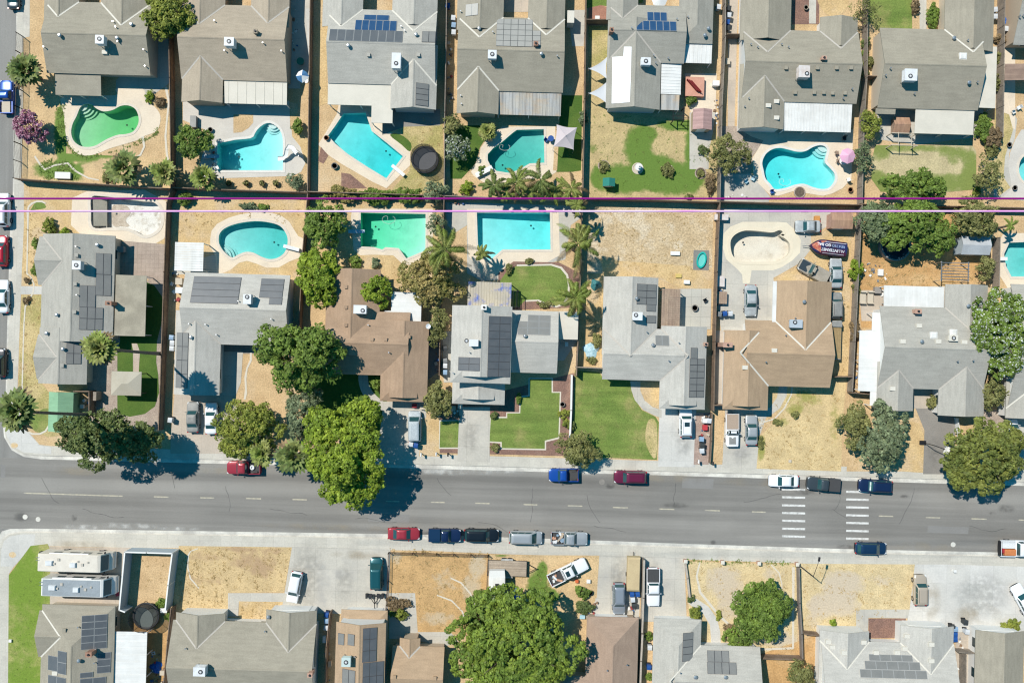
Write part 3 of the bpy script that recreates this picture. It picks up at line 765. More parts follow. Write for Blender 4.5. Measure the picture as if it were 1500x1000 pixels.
# yards whose grass is green in places: greenness is carried by the mesh
def blendm(name, dry, green):
    m = M(name, dry, tuple(x * .82 for x in dry), sc=.5, grain=.2, fine=5, bump=.25)
    nt = m.node_tree
    N, L = nt.nodes, nt.links
    bs = N['Principled BSDF']
    src = bs.inputs['Base Color'].links[0].from_socket
    at_, nz, ad, mr, mx = N.new('ShaderNodeAttribute'), N.new('ShaderNodeTexNoise'), N.new('ShaderNodeMath'), N.new('ShaderNodeMapRange'), N.new('ShaderNodeMix')
    at_.attribute_name = 'green'
    ge = N.new('ShaderNodeNewGeometry')
    L.new(ge.outputs['Position'], nz.inputs['Vector'])
    nz.inputs['Scale'].default_value = .9
    nz.inputs['Detail'].default_value = 7
    nz.inputs['Roughness'].default_value = .65
    ad.operation = 'MULTIPLY_ADD'
    L.new(nz.outputs['Fac'], ad.inputs[0]); ad.inputs[1].default_value = 1.2
    L.new(at_.outputs['Fac'], ad.inputs[2])
    L.new(ad.outputs[0], mr.inputs['Value'])
    mr.inputs['From Min'].default_value, mr.inputs['From Max'].default_value = .76, 1.32
    mx.data_type = 'RGBA'
    L.new(mr.outputs['Result'], mx.inputs[0]); L.new(src, mx.inputs[6])
    n2 = N.new('ShaderNodeTexNoise'); n2.inputs['Scale'].default_value = 5.; L.new(ge.outputs['Position'], n2.inputs['Vector'])
    g2 = N.new('ShaderNodeMix'); g2.data_type = 'RGBA'
    L.new(n2.outputs['Fac'], g2.inputs[0]); g2.inputs[6].default_value = (*[x * .7 for x in green], 1); g2.inputs[7].default_value = (*[x * 1.3 for x in green], 1)
    L.new(g2.outputs[2], mx.inputs[7]); L.new(mx.outputs[2], bs.inputs['Base Color'])
    return m
BL_LAWN = blendm('dry and green lawn', (.53, .41, .205), (.125, .205, .035))
BL_DIRT = blendm('dirt with weeds', (.63, .45, .245), (.14, .22, .04))
BL_GOLD = blendm('golden grass and umber soil', (.62, .455, .24), (.42, .285, .165))
BL_RUST = blendm('rust grass and grey soil', (.56, .355, .16), (.50, .40, .27))
BL_PINK = blendm('straw and bare pinkish soil', (.66, .515, .29), (.55, .455, .335))
BL_PALE = blendm('mown half dry lawn', (.53, .45, .26), (.20, .245, .065))
def blend(name, mat, layer, poly, spots, step=.45):
    NS[0] += 1
    z = layer * .006 + NS[0] * .00004
    o = sheet(name, mat, z, poly)
    bm = bmesh.new(); bm.from_mesh(o.data)
    for ax in (0, 1):
        lo, hi = min(v.co[ax] for v in bm.verts), max(v.co[ax] for v in bm.verts)
        c = lo + step
        while c < hi:
            n = Vector((1, 0, 0)) if ax == 0 else Vector((0, 1, 0))
            bmesh.ops.bisect_plane(bm, geom=bm.verts[:] + bm.edges[:] + bm.faces[:], plane_co=n * c, plane_no=n, dist=1e-5)
            c += step
    bm.to_mesh(o.data); bm.free()
    A = o.data.attributes.new('green', 'FLOAT', 'POINT')
    sp = [(at(x, y), rx * .1, ry * .1, w) for x, y, rx, ry, w in spots]
    vals = []
    for v in o.data.vertices:
        g = 0
        for c, rx, ry, w in sp:
            d = ((v.co.x - c.x) / rx) ** 2 + ((v.co.y - c.y) / ry) ** 2
            g += w * max(0, 1.25 - d) if d < 1.25 else 0
        vals.append(max(-.4, min(.9, g)))
    A.data.foreach_set('value', vals)
    return o
blend('dirt_yard', BL_DIRT, 1, '33,150 84,140 97,140 97,225 240,232 246,124 252,124 257,278 150,271 34,263', [(89, 190, 10, 42, .9), (100, 222, 16, 16, .9), (125, 231, 20, 8, .9), (155, 224, 22, 8, .9), (190, 213, 24, 7, .8), (225, 196, 12, 7, .9), (238, 178, 6, 14, .9), (80, 250, 34, 14, .8), (110, 252, 14, 14, .8), (218, 138, 12, 10, .8), (95, 236, 14, 8, .6)])
blend('lawn', BL_LAWN, 3, '864,95 892,98 892,165 1003,175 1036,178 1050,190 1050,288 864,290 861,200', [(935, 215, 22, 34, .9), (950, 196, 16, 12, .7), (905, 262, 40, 24, .9), (945, 262, 40, 20, .8), (985, 262, 40, 26, .9), (1018, 225, 16, 60, .9), (1000, 184, 40, 9, .8), (880, 258, 16, 20, .6), (868, 215, 8, 12, .3), (960, 238, 30, 14, .7), (1035, 265, 16, 14, .3), (985, 205, 26, 16, .06)])
blend('lawn', BL_PALE, 4, '1282,213 1424,213 1430,222 1430,268 1424,278 1360,284 1290,281 1276,262 1278,230', [(1290, 222, 18, 16, .55), (1282, 268, 26, 20, .75), (1320, 272, 40, 14, .7), (1380, 268, 50, 16, .65), (1422, 262, 16, 40, .85), (1400, 225, 30, 12, .45), (1340, 216, 60, 7, .5), (1395, 240, 14, 8, .2)])
blend('dry_yard', blendm('golden grass with weeds', (.64, .485, .255), (.30, .29, .08)), 3, '1126,565 1174,565 1174,555 1240,555 1234,620 1232,690 1108,686 1112,640 1140,612', [(1180, 578, 14, 8, .32), (1164, 600, 12, 8, .36), (1145, 618, 16, 8, .34), (1115, 655, 6, 22, .7), (1195, 585, 14, 10, .35), (1168, 590, 22, 22, .25), (1222, 620, 8, 40, .3)])
blend('dirt_yard', BL_DIRT, 4, '718,812 878,813 872,880 848,905 700,1000 712,900', [(787, 858, 16, 26, .9), (795, 835, 8, 16, .8), (805, 872, 16, 12, .9), (728, 850, 8, 14, .2), (735, 810, 14, 4, .6)])
blend('lawn', blendm('corner lawn', (.36, .35, .12), (.165, .25, .032)), 5, '45,799 70,796 74,806 72,1000 72,1100 8,1100 12,1000 13,842', [(35, 830, 34, 60, .5), (40, 890, 44, 60, .32), (40, 960, 44, 60, .3), (30, 1030, 60, 60, .5), (60, 870, 14, 60, .2)])
for e in ('241,128 245,127 249,150 246,175 244,200 246,225 249,240 246.5,241 243,226 241,200 243.5,175 246,150', '52,228 60,240 66,247 80,241 100,238 112,250 130,260 145,263 145,265 129,262 110,252 99,240.5 80,243.5 66,250 58,242 50,230', '207,200 211,200 213,215 207,228 198,233 197,231 205,226 210,215'):
    S('edging', EDGING, 6, e)
for e in ('1292,299 1303,299', ):
    pass
S('edging', EDGING, 5, '39,310 41,302 46,297 54,294 62,294 67,297 67,299 61,296.5 54,296.5 48,299 43,304 42,330 40.5,400 46,405 51,416 50,428 44,440 38,450 36,480 33,590 31,590 34,480 36,449 43,437 48,427 49,416 45,407 38.5,401 40,330')
S('edging', EDGING, 5, '34,622 40,630 48,634 58,634 66,630 71,622 73,623 68,632 59,636.5 47,636.5 39,632 32,624')

for e in ('275,812 279,806 290,802 290,803.5 280,807.5 277,813 276,830 280,846 292,860 291,861.5 278,847 274,830', '660,845 676,852 690,868 697,885 693,905 691,905 694.5,885 688,869 675,854 660,847', '640,870 662,878 678,894 684,910 682,911 676,895 661,880 640,872', '1130,826 1142,838 1146,855 1146,880 1144.5,880 1144.5,856 1140.5,839 1129,827.5', '1160,830 1164,830 1163,950 1115,952 1115,949 1160,947'):
    S('edging', EDGING, 6, e)
for p in ('1000,700 1046,701.5 1045,716 999,714.5', '540,752 600,753.5 599,765 539,763.5', '0,680 7,681 7,700 0,699', '1360,770 1420,772 1419,782 1359,780'):
    sheet('asphalt_patch', M('patched asphalt', (.225, .217, .205), (.24, .232, .22), grain=.12), -.1402, p, cut=False)
# wear on the road: faint, broken stains, cracks and patches
def stainm(name, c, thr, sc):
    m = M(name, c, grain=.1)
    nt = m.node_tree
    N, L = nt.nodes, nt.links
    ge, nz, mr, at_, mu, tr, mx = (N.new('ShaderNode' + k) for k in ('NewGeometry', 'TexNoise', 'MapRange', 'Attribute', 'Math', 'BsdfTransparent', 'MixShader'))
    L.new(ge.outputs['Position'], nz.inputs['Vector']); nz.inputs['Scale'].default_value = sc; nz.inputs['Detail'].default_value = 6
    mr.inputs['From Min'].default_value, mr.inputs['From Max'].default_value = thr - .1, thr + .14
    at_.attribute_name = 'cover'
    mu.operation = 'MULTIPLY'
    L.new(nz.outputs['Fac'], mr.inputs['Value']); L.new(mr.outputs['Result'], mu.inputs[0]); L.new(at_.outputs['Fac'], mu.inputs[1])
    L.new(mu.outputs[0], mx.inputs[0]); L.new(tr.outputs[0], mx.inputs[1]); L.new(N['Principled BSDF'].outputs[0], mx.inputs[2])
    L.new(mx.outputs[0], N['Material Output'].inputs['Surface'])
    return m
ST_W = stainm('chalky residue', (.60, .585, .55), .5, .8)
ST_D = stainm('oil stain', (.05, .05, .05), .42, 1.4)
ST_P = stainm('dust film', (.46, .39, .29), .5, .35)
NST = [0]
def stain(px, py, rx, ry, m, z=-.1365, k=.8):
    NST[0] += 1
    c = at(px, py)
    V, F, A = [(c.x, c.y, z + NST[0] * .00003)], [], [k]
    for r, a in ((.5, k * .8), (1, 0)):
        for i in range(20):
            t = 2 * math.pi * i / 20
            x, y = rx * .1 * r * math.cos(t), ry * .1 * r * math.sin(t)
            V.append((c.x + x, c.y + y, V[0][2])); A.append(a)
    F = [(0, 1 + i, 1 + (i + 1) % 20) for i in range(20)] + [(1 + i, 21 + i, 21 + (i + 1) % 20, 1 + (i + 1) % 20) for i in range(20)]
    o = B().add(V, F).build('road_stain', m)
    o.data.attributes.new('cover', 'FLOAT', 'POINT').data.foreach_set('value', A)
    tag(o, kind='structure')
for q in ((655, 690, 50, 7), (700, 691, 45, 5), (610, 690, 30, 6), (740, 690, 40, 4), (190, 770, 60, 6), (120, 772, 40, 5), (260, 774, 40, 4), (860, 692, 40, 4)): stain(*q, ST_W)
for q in ((1240, 801, 16, 4), (894, 712, 8, 5), (882, 707, 5, 4), (1045, 795, 5, 5), (30, 757, 14, 8), (108, 758, 5, 6), (1475, 745, 14, 7), (1455, 752, 6, 3), (630, 783, 16, 5), (1180, 720, 18, 6), (990, 740, 22, 5), (1325, 727, 8, 3)): stain(*q, ST_D, k=.32)
for q in ((980, 700, 60, 8), (1100, 706, 60, 8), (480, 772, 120, 6), (1350, 800, 90, 8), (330, 690, 60, 6), (120, 690, 60, 8)): stain(*q, ST_P, k=.35)
for q in ((450, 845, 30, 60), (505, 850, 16, 30), (690, 640, 14, 30), (1000, 650, 14, 24), (1085, 670, 16, 14), (960, 850, 12, 40), (905, 845, 14, 40), (1440, 870, 50, 40), (1370, 660, 14, 26)): stain(*q, ST_D, .062, .16)
for q in ((120, 800, 60, 10), (520, 812, 40, 8), (1360, 880, 20, 40), (1430, 900, 40, 20)): stain(*q, ST_P, .062, .5)
TARM = M('crack sealer', (.07, .07, .07), grain=.1)
cr = random.Random(3)
def crack(x, y, ang, n, w=.035):
    P = []
    for i in range(n):
        P.append(at(x, y)); ang += cr.uniform(-.35, .35); x += 7 * math.cos(ang); y += 7 * math.sin(ang) * .9
    V = []
    for i, p in enumerate(P):
        d = (P[min(i + 1, n - 1)] - P[max(i - 1, 0)]).normalized()
        s = Vector((-d.y, d.x, 0)) * w * cr.uniform(.6, 1.3)
        NZ = -.1372 + cr.random() * .0001
        V += [(p.x - s.x, p.y - s.y, NZ), (p.x + s.x, p.y + s.y, NZ)]
    o = B().add(V, [(2 * i, 2 * i + 2, 2 * i + 3, 2 * i + 1) for i in range(n - 1)]).build('road_crack', TARM)
    tag(o, kind='structure')
for q in ((60, 700, 1.3, 8), (330, 712, 1.6, 7), (250, 690, 1.5, 5), (395, 745, .1, 9), (640, 700, 1.5, 6), (780, 715, 1.6, 9), (860, 725, 1.4, 8), (870, 770, .1, 8), (990, 708, 1.7, 6), (1090, 735, .2, 9), (1225, 700, 1.5, 9), (1220, 745, .9, 5), (1340, 715, 1.6, 10), (1420, 770, .1, 9), (120, 745, .1, 10), (520, 760, .05, 10), (700, 765, .1, 8)): crack(*q, w=.022)
build_pools()
# ------------------------------------------------------------------ houses
EH, PT = 2.65, .34
class Wing:
    def __init__(s, i, ax, x0, y0, x1, y1, ends, eh=EH, p=PT):
        c = at((x0 + x1) / 2, (y0 + y1) / 2, eh)
        k = .1 * (H - eh) / H
        sx, sy = (x1 - x0) * k, (y1 - y0) * k
        s.i, s.ax, s.ends, s.eh, s.p = i, ax, ends, eh + .004 * i, p + .002 * i
        s.T, s.N = (Vector((1, 0, 0)), Vector((0, 1, 0))) if ax == 'x' else (Vector((0, -1, 0)), Vector((1, 0, 0)))
        s.L, s.s = (sx, sy / 2) if ax == 'x' else (sy, sx / 2)
        s.c = Vector((c.x, c.y, 0))
        s.O = s.c - s.T * s.L / 2
        s.zr = s.eh + s.p * s.s
    def P(s, t, w, z): return s.O + s.T * t + s.N * w + Vector((0, 0, z))
    def loc(s, X, Y):
        d = Vector((X, Y, 0)) - s.O
        return d.dot(s.T), d.dot(s.N)
    def z(s, X, Y):
        t, w = s.loc(X, Y)
        if not (-.02 <= t <= s.L + .02 and abs(w) <= s.s + .02): return None
        z = s.eh + s.p * (s.s - abs(w))
        for e, d in ((s.ends[0], t), (s.ends[1], s.L - t)):
            if e == 'h' or (e == 'd' and d < .40 * s.s): z = min(z, s.eh + s.p * d)
        return z
    def plane(s, X, Y):
        t, w = s.loc(X, Y)
        z = s.z(X, Y)
        return Vector((X, Y, z)), s.N * (-s.p if w > 0 else s.p)
    def polys(s):
        out = []
        for sg in (1, -1):
            a, b = [], []
            for e, L, fl in ((s.ends[0], a, 0), (s.ends[1], b, 1)):
                q = (lambda t: t) if not fl else (lambda t: s.L - t)
                if e in 'gi': L += [s.P(q(0), 0, s.zr), s.P(q(0), sg * s.s, s.eh)]
                elif e == 'h': L += [s.P(q(min(s.s, s.L * .49)), 0, s.zr), s.P(q(0), sg * s.s, s.eh)]
                else:
                    d = .40 * s.s
                    zt = s.eh + s.p * d
                    L += [s.P(q(d - .75), 0, s.zr), s.P(q(d - .75), sg * (s.s - d), zt), s.P(q(d), sg * (s.s - d), zt), s.P(q(0), sg * s.s, s.eh)]
            out.append(a + b[::-1])
        return out
    def endpolys(s):
        out = []
        for e, fl in ((s.ends[0], 0), (s.ends[1], 1)):
            q = (lambda t: t) if not fl else (lambda t: s.L - t)
            if e == 'h': out.append([s.P(q(0), s.s, s.eh), s.P(q(0), -s.s, s.eh), s.P(q(min(s.s, s.L * .49)), 0, s.zr)])
            if e == 'd':
                d = .40 * s.s
                zt = s.eh + s.p * d
                out.append([s.P(q(0), s.s, s.eh), s.P(q(0), -s.s, s.eh), s.P(q(d), -(s.s - d), zt), s.P(q(d), s.s - d, zt)])
        return out
    def walls(s, b):
        n = .5 + .004 * s.i
        w, za = s.s - n, s.eh + s.p * .5 - .19
        t0, t1 = (.22 + .004 * s.i if e == 'g' else n for e in s.ends)
        t1 = s.L - t1
        V = [s.P(t, a, z) for t in (t0, t1) for a, z in ((-w, 0), (w, 0), (w, za), (-w, za))]
        b.add(V, [(3, 2, 1, 0), (4, 5, 6, 7), (0, 1, 5, 4), (1, 2, 6, 5), (2, 3, 7, 6), (3, 0, 4, 7)])
        for e, t, sg in ((s.ends[0], t0, 1), (s.ends[1], t1, -1)):
            if e == 'g': x, ww, z0, zz = t, w, za - .002, s.zr - .2
            elif e == 'd':
                d = .40 * s.s
                x, ww, z0, zz = (d + .05 if sg > 0 else s.L - d - .05), s.s - d - .1, s.eh + s.p * d - .1, s.zr - .17
            else: continue
            tri = [s.P(x, -ww, z0), s.P(x, ww, z0), s.P(x, 0, zz)]
            tr2 = [q + s.T * (.12 * sg) for q in tri]
            b.add(tri + tr2, [(0, 1, 2), (5, 4, 3), (0, 3, 4, 1), (1, 4, 5, 2), (2, 5, 3, 0)])
    def has(s, X, Y, m=0.0):
        t, w = s.loc(X, Y)
        return m < t < s.L - m and abs(w) < s.s - m

class House:
    def __init__(s, label, roof, wall, wings, flash=FLASH, name='house'):
        s.W = []
        for i, w in enumerate(wings):
            s.W.append(Wing(i, *w))
        c = s.W[0].c
        s.t = thing(name, label, 'house', (c.x, c.y, 0))
        rb, wb = B(), B()
        for w in s.W:
            rb.solid(w.polys() + w.endpolys(), .13)
            w.walls(wb)
        wo = wb.build('wall', wall, s.t)
        ro = rb.build('roof', roof, s.t)
        s.roof = ro
        # ridge caps
        rc = B()
        for w in s.W:
            a = {'h': w.s, 'd': .40 * w.s - .75}.get(w.ends[0], .02)
            b = w.L - {'h': w.s, 'd': .40 * w.s - .75}.get(w.ends[1], .02)
            if w.ends[0] == 'i': a = s.clip(w, a, b)
            if w.ends[1] == 'i': b = s.clip(w, b, a)
            for sg in (1, -1):
                rc.poly([w.P(a, 0, w.zr + .03), w.P(b, 0, w.zr + .03), w.P(b, sg * .16, w.zr + .03 - .16 * w.p), w.P(a, sg * .16, w.zr + .03 - .16 * w.p)])
        o = rc.build('ridge_cap', roof, s.t)
        if flash:
            for w in s.W:
                for k, fl in ((0, 0), (1, 1)):
                    if w.ends[k] == 'i': s.valley(w, fl, flash)
        s.openings()
    def clip(s, w, a, b):
        """where a buried ridge comes out of the roof it runs into"""
        for k in range(200):
            t = a + (b - a) * k / 200
            q = w.P(t, 0, w.zr)
            if not any((o.z(q.x, q.y) or 0) > w.zr + .02 for o in s.W if o is not w): return t
        return a
    def rz(s, X, Y):
        best = None
        for w in s.W:
            z = w.z(X, Y)
            if z is not None and (best is None or z > best[0]): best = (z, w)
        return best
    def valley(s, w, fl, mat):
        m = next((o for o in s.W if o.ax != w.ax and o.has(*w.P(w.L if fl else 0, 0, 0)[:2], -.3)), None)
        if m is None: return
        d = w.T if fl else -w.T
        side = m.N if m.N.dot(d) < 0 else -m.N           # the slope of m facing the wing
        q = w.P(0, 0, 0)
        for sg in (1, -1):
            line = []
            for k in range(9):
                f = k / 8
                lat = w.s * f
                dep = (w.eh + w.p * (w.s - lat) - m.eh) / m.p    # distance in from m's eave
                base = q + w.N * (sg * lat)
                e = m.c + side * m.s
                p = base + d * ((e - base).dot(d) + dep)
                if (k == 0 or m.has(p.x, p.y, -.25)) and dep > -.1:
                    line.append(Vector((p.x, p.y, w.eh + w.p * (w.s - lat))))
            if len(line) < 3: continue
            b = B()
            dd = (line[-1] - line[0]).normalized()
            n = Vector((-dd.y, dd.x, 0)).normalized() * .11
            V = []
            for p in line: V += [p + n + Vector((0, 0, .045)), p + Vector((0, 0, .02)), p - n + Vector((0, 0, .045))]
            fs = []
            for k in range(len(line) - 1):
                for j in (0, 1): fs.append((3 * k + j, 3 * k + j + 1, 3 * k + j + 4, 3 * k + j + 3))
            b.add(V, fs).build('valley_flashing', mat, s.t)
    def on(s, px, py):
        h = 3.5
        for _ in range(8):
            q = at(px, py, h)
            r = s.rz(q.x, q.y)
            if r is None: break
            h = r[0]
        return at(px, py, h), (s.rz(*at(px, py, h)[:2]) or (h, s.W[0]))[1]
    def openings(s):
        """windows on the free stretches of the walls"""
        for w in s.W:
            n = .5 + .004 * w.i
            for sg in (1, -1):
                k = int(w.L / 4.2)
                for j in range(k):
                    t = w.L * (j + .5) / k
                    q = w.P(t, sg * (w.s - n), 0)
                    o = w.P(t, sg * (w.s + .4), 0)
                    if any(v is not w and (v.has(q.x, q.y) or v.has(o.x, o.y)) for v in s.W): continue
                    if max(abs(q.x), abs(q.y) * 1.5) > 74: continue
                    b = B()
                    b.box((q.x, q.y, 1.0), (1.5, .1, 1.15) if w.ax == 'x' else (.1, 1.5, 1.15))
                    f = b.build('window', TRIM, s.t)
                    g = B()
                    g.box((q.x + w.N.x * sg * .02, q.y + w.N.y * sg * .02, 1.08), (1.34, .1, .99) if w.ax == 'x' else (.1, 1.34, .99))
                    g.build('pane', GLASS, f)
    def garage(s, wi, end, mat=TRIM, wd=4.7):
        w = s.W[wi]
        n = .5 + .004 * w.i
        m_ = .22 + .004 * w.i if w.ends[end] == 'g' else n
        q = w.P(m_ if end == 0 else w.L - m_, 0, 0)
        b = B()
        b.box((q.x, q.y, .02), (wd, .09, 2.1) if w.ax == 'y' else (.09, wd, 2.1))
        for k in range(1, 4):
            b.box((q.x, q.y, .02 + k * .525 - .015), (wd, .11, .03) if w.ax == 'y' else (.11, wd, .03))
        b.build('garage_door', mat, s.t)
    # -------- things fixed on the roof
    def pv(s, x0, y0, x1, y1, nx, ny, mat=PVDARK, fr=PVFR, up=.1):
        c, w = s.on((x0 + x1) / 2, (y0 + y1) / 2)
        c, g = w.plane(c.x, c.y)
        c = c + Vector((0, 0, up))
        def hit(px, py):
            q = at(px, py)
            k = (H - c.z + g.dot(c)) / (H + g.dot(q))
            return Vector((q.x * k, q.y * k, H * (1 - k)))
        nn = Vector((-g.x, -g.y, 1)).normalized()
        # a true rectangle on the slope, square to the house
        A, Bp, D = hit(x0, (y0 + y1) / 2), hit(x1, (y0 + y1) / 2), (hit((x0 + x1) / 2, y0), hit((x0 + x1) / 2, y1))
        ux = Vector((1, 0, g.x)) * (Bp.x - A.x) / nx
        uy = Vector((0, 1, g.y)) * (D[1].y - D[0].y) / ny
        O = hit((x0 + x1) / 2, (y0 + y1) / 2) - ux * nx / 2 - uy * ny / 2
        for i in range(nx):
            for j in range(ny):
                a = O + ux * i + uy * j
                b = B()
                def quad(e, lift):
                    ex, ey = e / ux.length, e / uy.length
                    return [a + ux * p + uy * q + nn * lift for p, q in ((ex, ey), (1 - ex, ey), (1 - ex, 1 - ey), (ex, 1 - ey))]
                q0, q1, q2 = quad(.015, -.04), quad(.015, 0), quad(.05, .003)
                b.add(q0 + q1, [(0, 1, 5, 4), (1, 2, 6, 5), (2, 3, 7, 6), (3, 0, 4, 7), (4, 5, 6, 7), (3, 2, 1, 0)], 0)
                b.poly(q2, 1)
                b.build('solar_panel', [fr, mat], s.t)
    def cooler(s, px, py, w=1.15, l=1.15, h=1.0, mat=COOLW, leg=.55, fan=(.0, .0)):
        g, _ = s.on(px, py)
        q = at(px, py, g.z + leg + h)
        r = s.rz(q.x, q.y)
        z = r[0] if r else g.z
        b = B()
        b.box((q.x, q.y, z + leg), (w, l, h * .93))
        b.box((q.x, q.y, z + leg + h * .93 + .002), (w + .06, l + .06, h * .07))
        for k in range(5):
            zz = z + leg + .14 + k * .14 * h
            b.box((q.x, q.y, zz), (w + .03, l * .8, .05))
            b.box((q.x, q.y, zz + .002), (w * .8, l + .03, .05))
        o = b.build('roof_cooler', mat, s.t)
        f = B()
        c = (q.x + fan[0], q.y + fan[1])
        f.lathe(c, [(.30, z + leg + h), (.30, z + leg + h + .07), (.24, z + leg + h + .07), (.23, z + leg + h + .03), (.0, z + leg + h + .025)], 20)
        f.build('fan_cowl', DARK, o)
        f = B()
        f.cyl(c, .10, z + leg + h + .03, z + leg + h + .075, 12)
        for k in range(4): f.box((c[0], c[1], z + leg + h + .035), (.40, .05, .02), k * .785)
        f.build('fan_blade', COOLW, o)
        for a in (-1, 1):
            for e in (-1, 1):
                x, y = q.x + a * w * .42, q.y + e * l * .42
                rr = s.rz(x, y)
                B().box((x, y, (rr[0] if rr else z) - .05), (.07, .07, leg + .1 + (z - (rr[0] if rr else z)))).build('leg', CHROME, o)
        B().box((q.x, q.y, z + .02), (.5, .5, leg)).build('duct', CHROME, o)
    def vent(s, px, py, kind=0):
        g, w = s.on(px, py)
        b = B()
        if kind == 0:
            b.cyl(g, .06, g.z - .1, g.z + .4, 10)
            b.cyl(g, .10, g.z + .36, g.z + .44, 10)
            b.build('vent_pipe', CHROME, s.t)
        elif kind == 1:
            b.box((g.x, g.y, g.z - .1), (.42, .42, .32))
            b.box((g.x, g.y, g.z + .2), (.5, .5, .05))
            b.build('roof_vent', s.roof.material_slots[0].material, s.t)
        elif kind == 2:
            b.lathe(g, [(.16, g.z - .1), (.16, g.z + .18), (.26, g.z + .26), (.28, g.z + .4), (.16, g.z + .52), (.02, g.z + .54)], 14)
            b.build('turbine_vent', CHROME, s.t)
        elif kind == 3:
            b.box((g.x, g.y, g.z - .1), (1.05, .95, .26))
            b.box((g.x, g.y, g.z + .17), (.9, .8, .06), taper=.8)
            b.build('skylight', METALW, s.t)
        else:
            b.box((g.x, g.y, g.z - .1), (.75, .55, .3))
            b.build('roof_box_vent', FLASH, s.t)
    def chimney(s, px, py, mat=BRICK, w=.7, l=.55, h=1.1, z0=None):
        g, _ = s.on(px, py)
        q = at(px, py, g.z + h)
        b = B()
        b.box((q.x, q.y, g.z - .6 if z0 is None else z0), (w, l, h + .6 if z0 is None else g.z + h - z0))
        b.box((q.x, q.y, g.z + h + .002), (w + .12, l + .12, .1))
        o = b.build('chimney', mat, s.t)
        f = B()
        f.cyl(q, .17, g.z + h + .1, g.z + h + .26, 12, r2=.15)
        f.build('flue', DARK, o)
    def dish(s, px, py):
        g, _ = s.on(px, py)
        b = B()
        b.tube([(g.x, g.y, g.z - .1), (g.x, g.y, g.z + .5)], .03)
        b.lathe((g.x, g.y), [(.05, g.z + .45), (.25, g.z + .5), (.36, g.z + .6), (.35, g.z + .61), (.05, g.z + .47)], 16)
        b.build('satellite_dish', COOLW, s.t)
    def cover(s, x0, y0, x1, y1, mat, h=2.5, dz=-.25, slope='S', posts=True, name='patio_cover', th=.1, rib=0):
        """flat lean-to roof, lower on its outer side, on posts"""
        c = at((x0 + x1) / 2, (y0 + y1) / 2, h)
        k = .1 * (H - h) / H
        sx, sy = (x1 - x0) * k, (y1 - y0) * k
        d = {'S': (0, -1), 'N': (0, 1), 'E': (1, 0), 'W': (-1, 0)}[slope]
        V = []
        for a, e in ((-1, -1), (1, -1), (1, 1), (-1, 1)):
            f = a * d[0] + e * d[1]
            V.append((c.x + a * sx / 2, c.y + e * sy / 2, h + (dz if f > 0 else 0)))
        b = B().solid([V], th)
        if rib:
            n = int((sx if d[1] else sy) / rib)
            for i in range(n + 1):
                f = (i + .5) / (n + 1)
                if d[1]: a, e = Vector(V[0]).lerp(Vector(V[1]), f), Vector(V[3]).lerp(Vector(V[2]), f)
                else: a, e = Vector(V[0]).lerp(Vector(V[3]), f), Vector(V[1]).lerp(Vector(V[2]), f)
                b.tube([a + Vector((0, 0, .01)), e + Vector((0, 0, .01))], .03, 5)
        o = b.build(name, mat, s.t)
        if posts:
            n = max(2, int((sx if d[1] else sy) / 3.2) + 1)
            for i in range(n):
                f = -.96 + 1.92 * i / (n - 1)
                x = c.x + (d[0] * (sx / 2 - .15) if d[0] else f * sx / 2)
                y = c.y + (d[1] * (sy / 2 - .15) if d[1] else f * sy / 2)
                B().box((x, y, 0), (.11, .11, h + dz - th)).build('post', TRIM, o)
        return o

def house(*a, **k): return House(*a, **k)

# ---- north row
h = house('grey-brown roofed corner house behind the green kidney pool', R_GB, W_BE, [('x', 70, 4, 222, 109, 'gg'), ('y', 66, -110, 117, 40, 'gi'), ('y', 149, -110, 222, 40, 'gi')])
h.cooler(144.5, 57, fan=(0, .05)); h.vent(89, 53, 2); h.vent(171, 41, 0); h.vent(194, 37, 2); h.vent(173, 57, 2); h.vent(174, 62, 0); h.vent(66, 70); h.vent(167, 33); h.vent(212, 74); h.vent(214, 98); h.vent(154, 77, 4)
h.cover(80, 106, 147, 139, R_GB, 2.42, -.3, 'S', name='patio_roof')
h = house('taupe roofed house above the pale cyan pool with the slide', R_TA, W_TN, [('x', 267, 8, 422, 118, 'gg'), ('y', 265, -110, 331, 40, 'gi'), ('y', 369, -110, 425, 40, 'gi'), ('y', 267, 60, 327, 150, 'ig')], flash=FLASHB)
h.cooler(334.5, 60, w=1.3, h=1.2); h.chimney(374, 46, R_TA, .5, .5, .8); h.vent(386, 64, 0); h.vent(315, 32, 0); h.vent(413, 76, 0); h.vent(330, 75)
h.cover(328, 115, 420, 152, METALB, 2.5, -.2, 'S', rib=1.3)
h = house('pale grey house with three stepped rows of roof panels', R_LG, W_GY, [('x', 482, 15, 639, 124, 'gg'), ('y', 474, -110, 533, 40, 'gi'), ('y', 576, -110, 642, 40, 'gi'), ('y', 573, 66, 640, 160, 'ig')])
h.pv(533, 22, 570, 30, 2, 1, PVBLUE); h.pv(520, 30, 581, 45, 6, 1, PVBLUE); h.pv(482, 44, 590, 61, 9, 1, PVDARK); h.pv(618, 46, 638, 62, 2, 1, PVGREY, PVFRD); h.pv(609, 122, 628, 155, 1, 4, PVGREY, PVFRD)
h.cooler(580, 88, 1.2, 2.1, 1.15, fan=(0, -.4)); h.vent(540, 81, 1); h.vent(613, 81, 1); h.vent(511, 68, 2); h.vent(593, 46); h.vent(610, 52, 2); h.vent(588, 40)
h.cover(480, 122, 574, 154, METALB, 2.5, -.15, 'S'); h.cover(544, 152.5, 575, 180, METALB, 2.36, -.1, 'S', th=.09)
h = house('grey house with weathered striped patio cover over the dark teal pool', R_GB, W_BE, [('x', 671, 26, 826, 134, 'gg'), ('y', 671, -110, 739, 45, 'gi'), ('y', 775, -110, 829, 45, 'gi'), ('y', 670, 80, 731, 167, 'ig')])
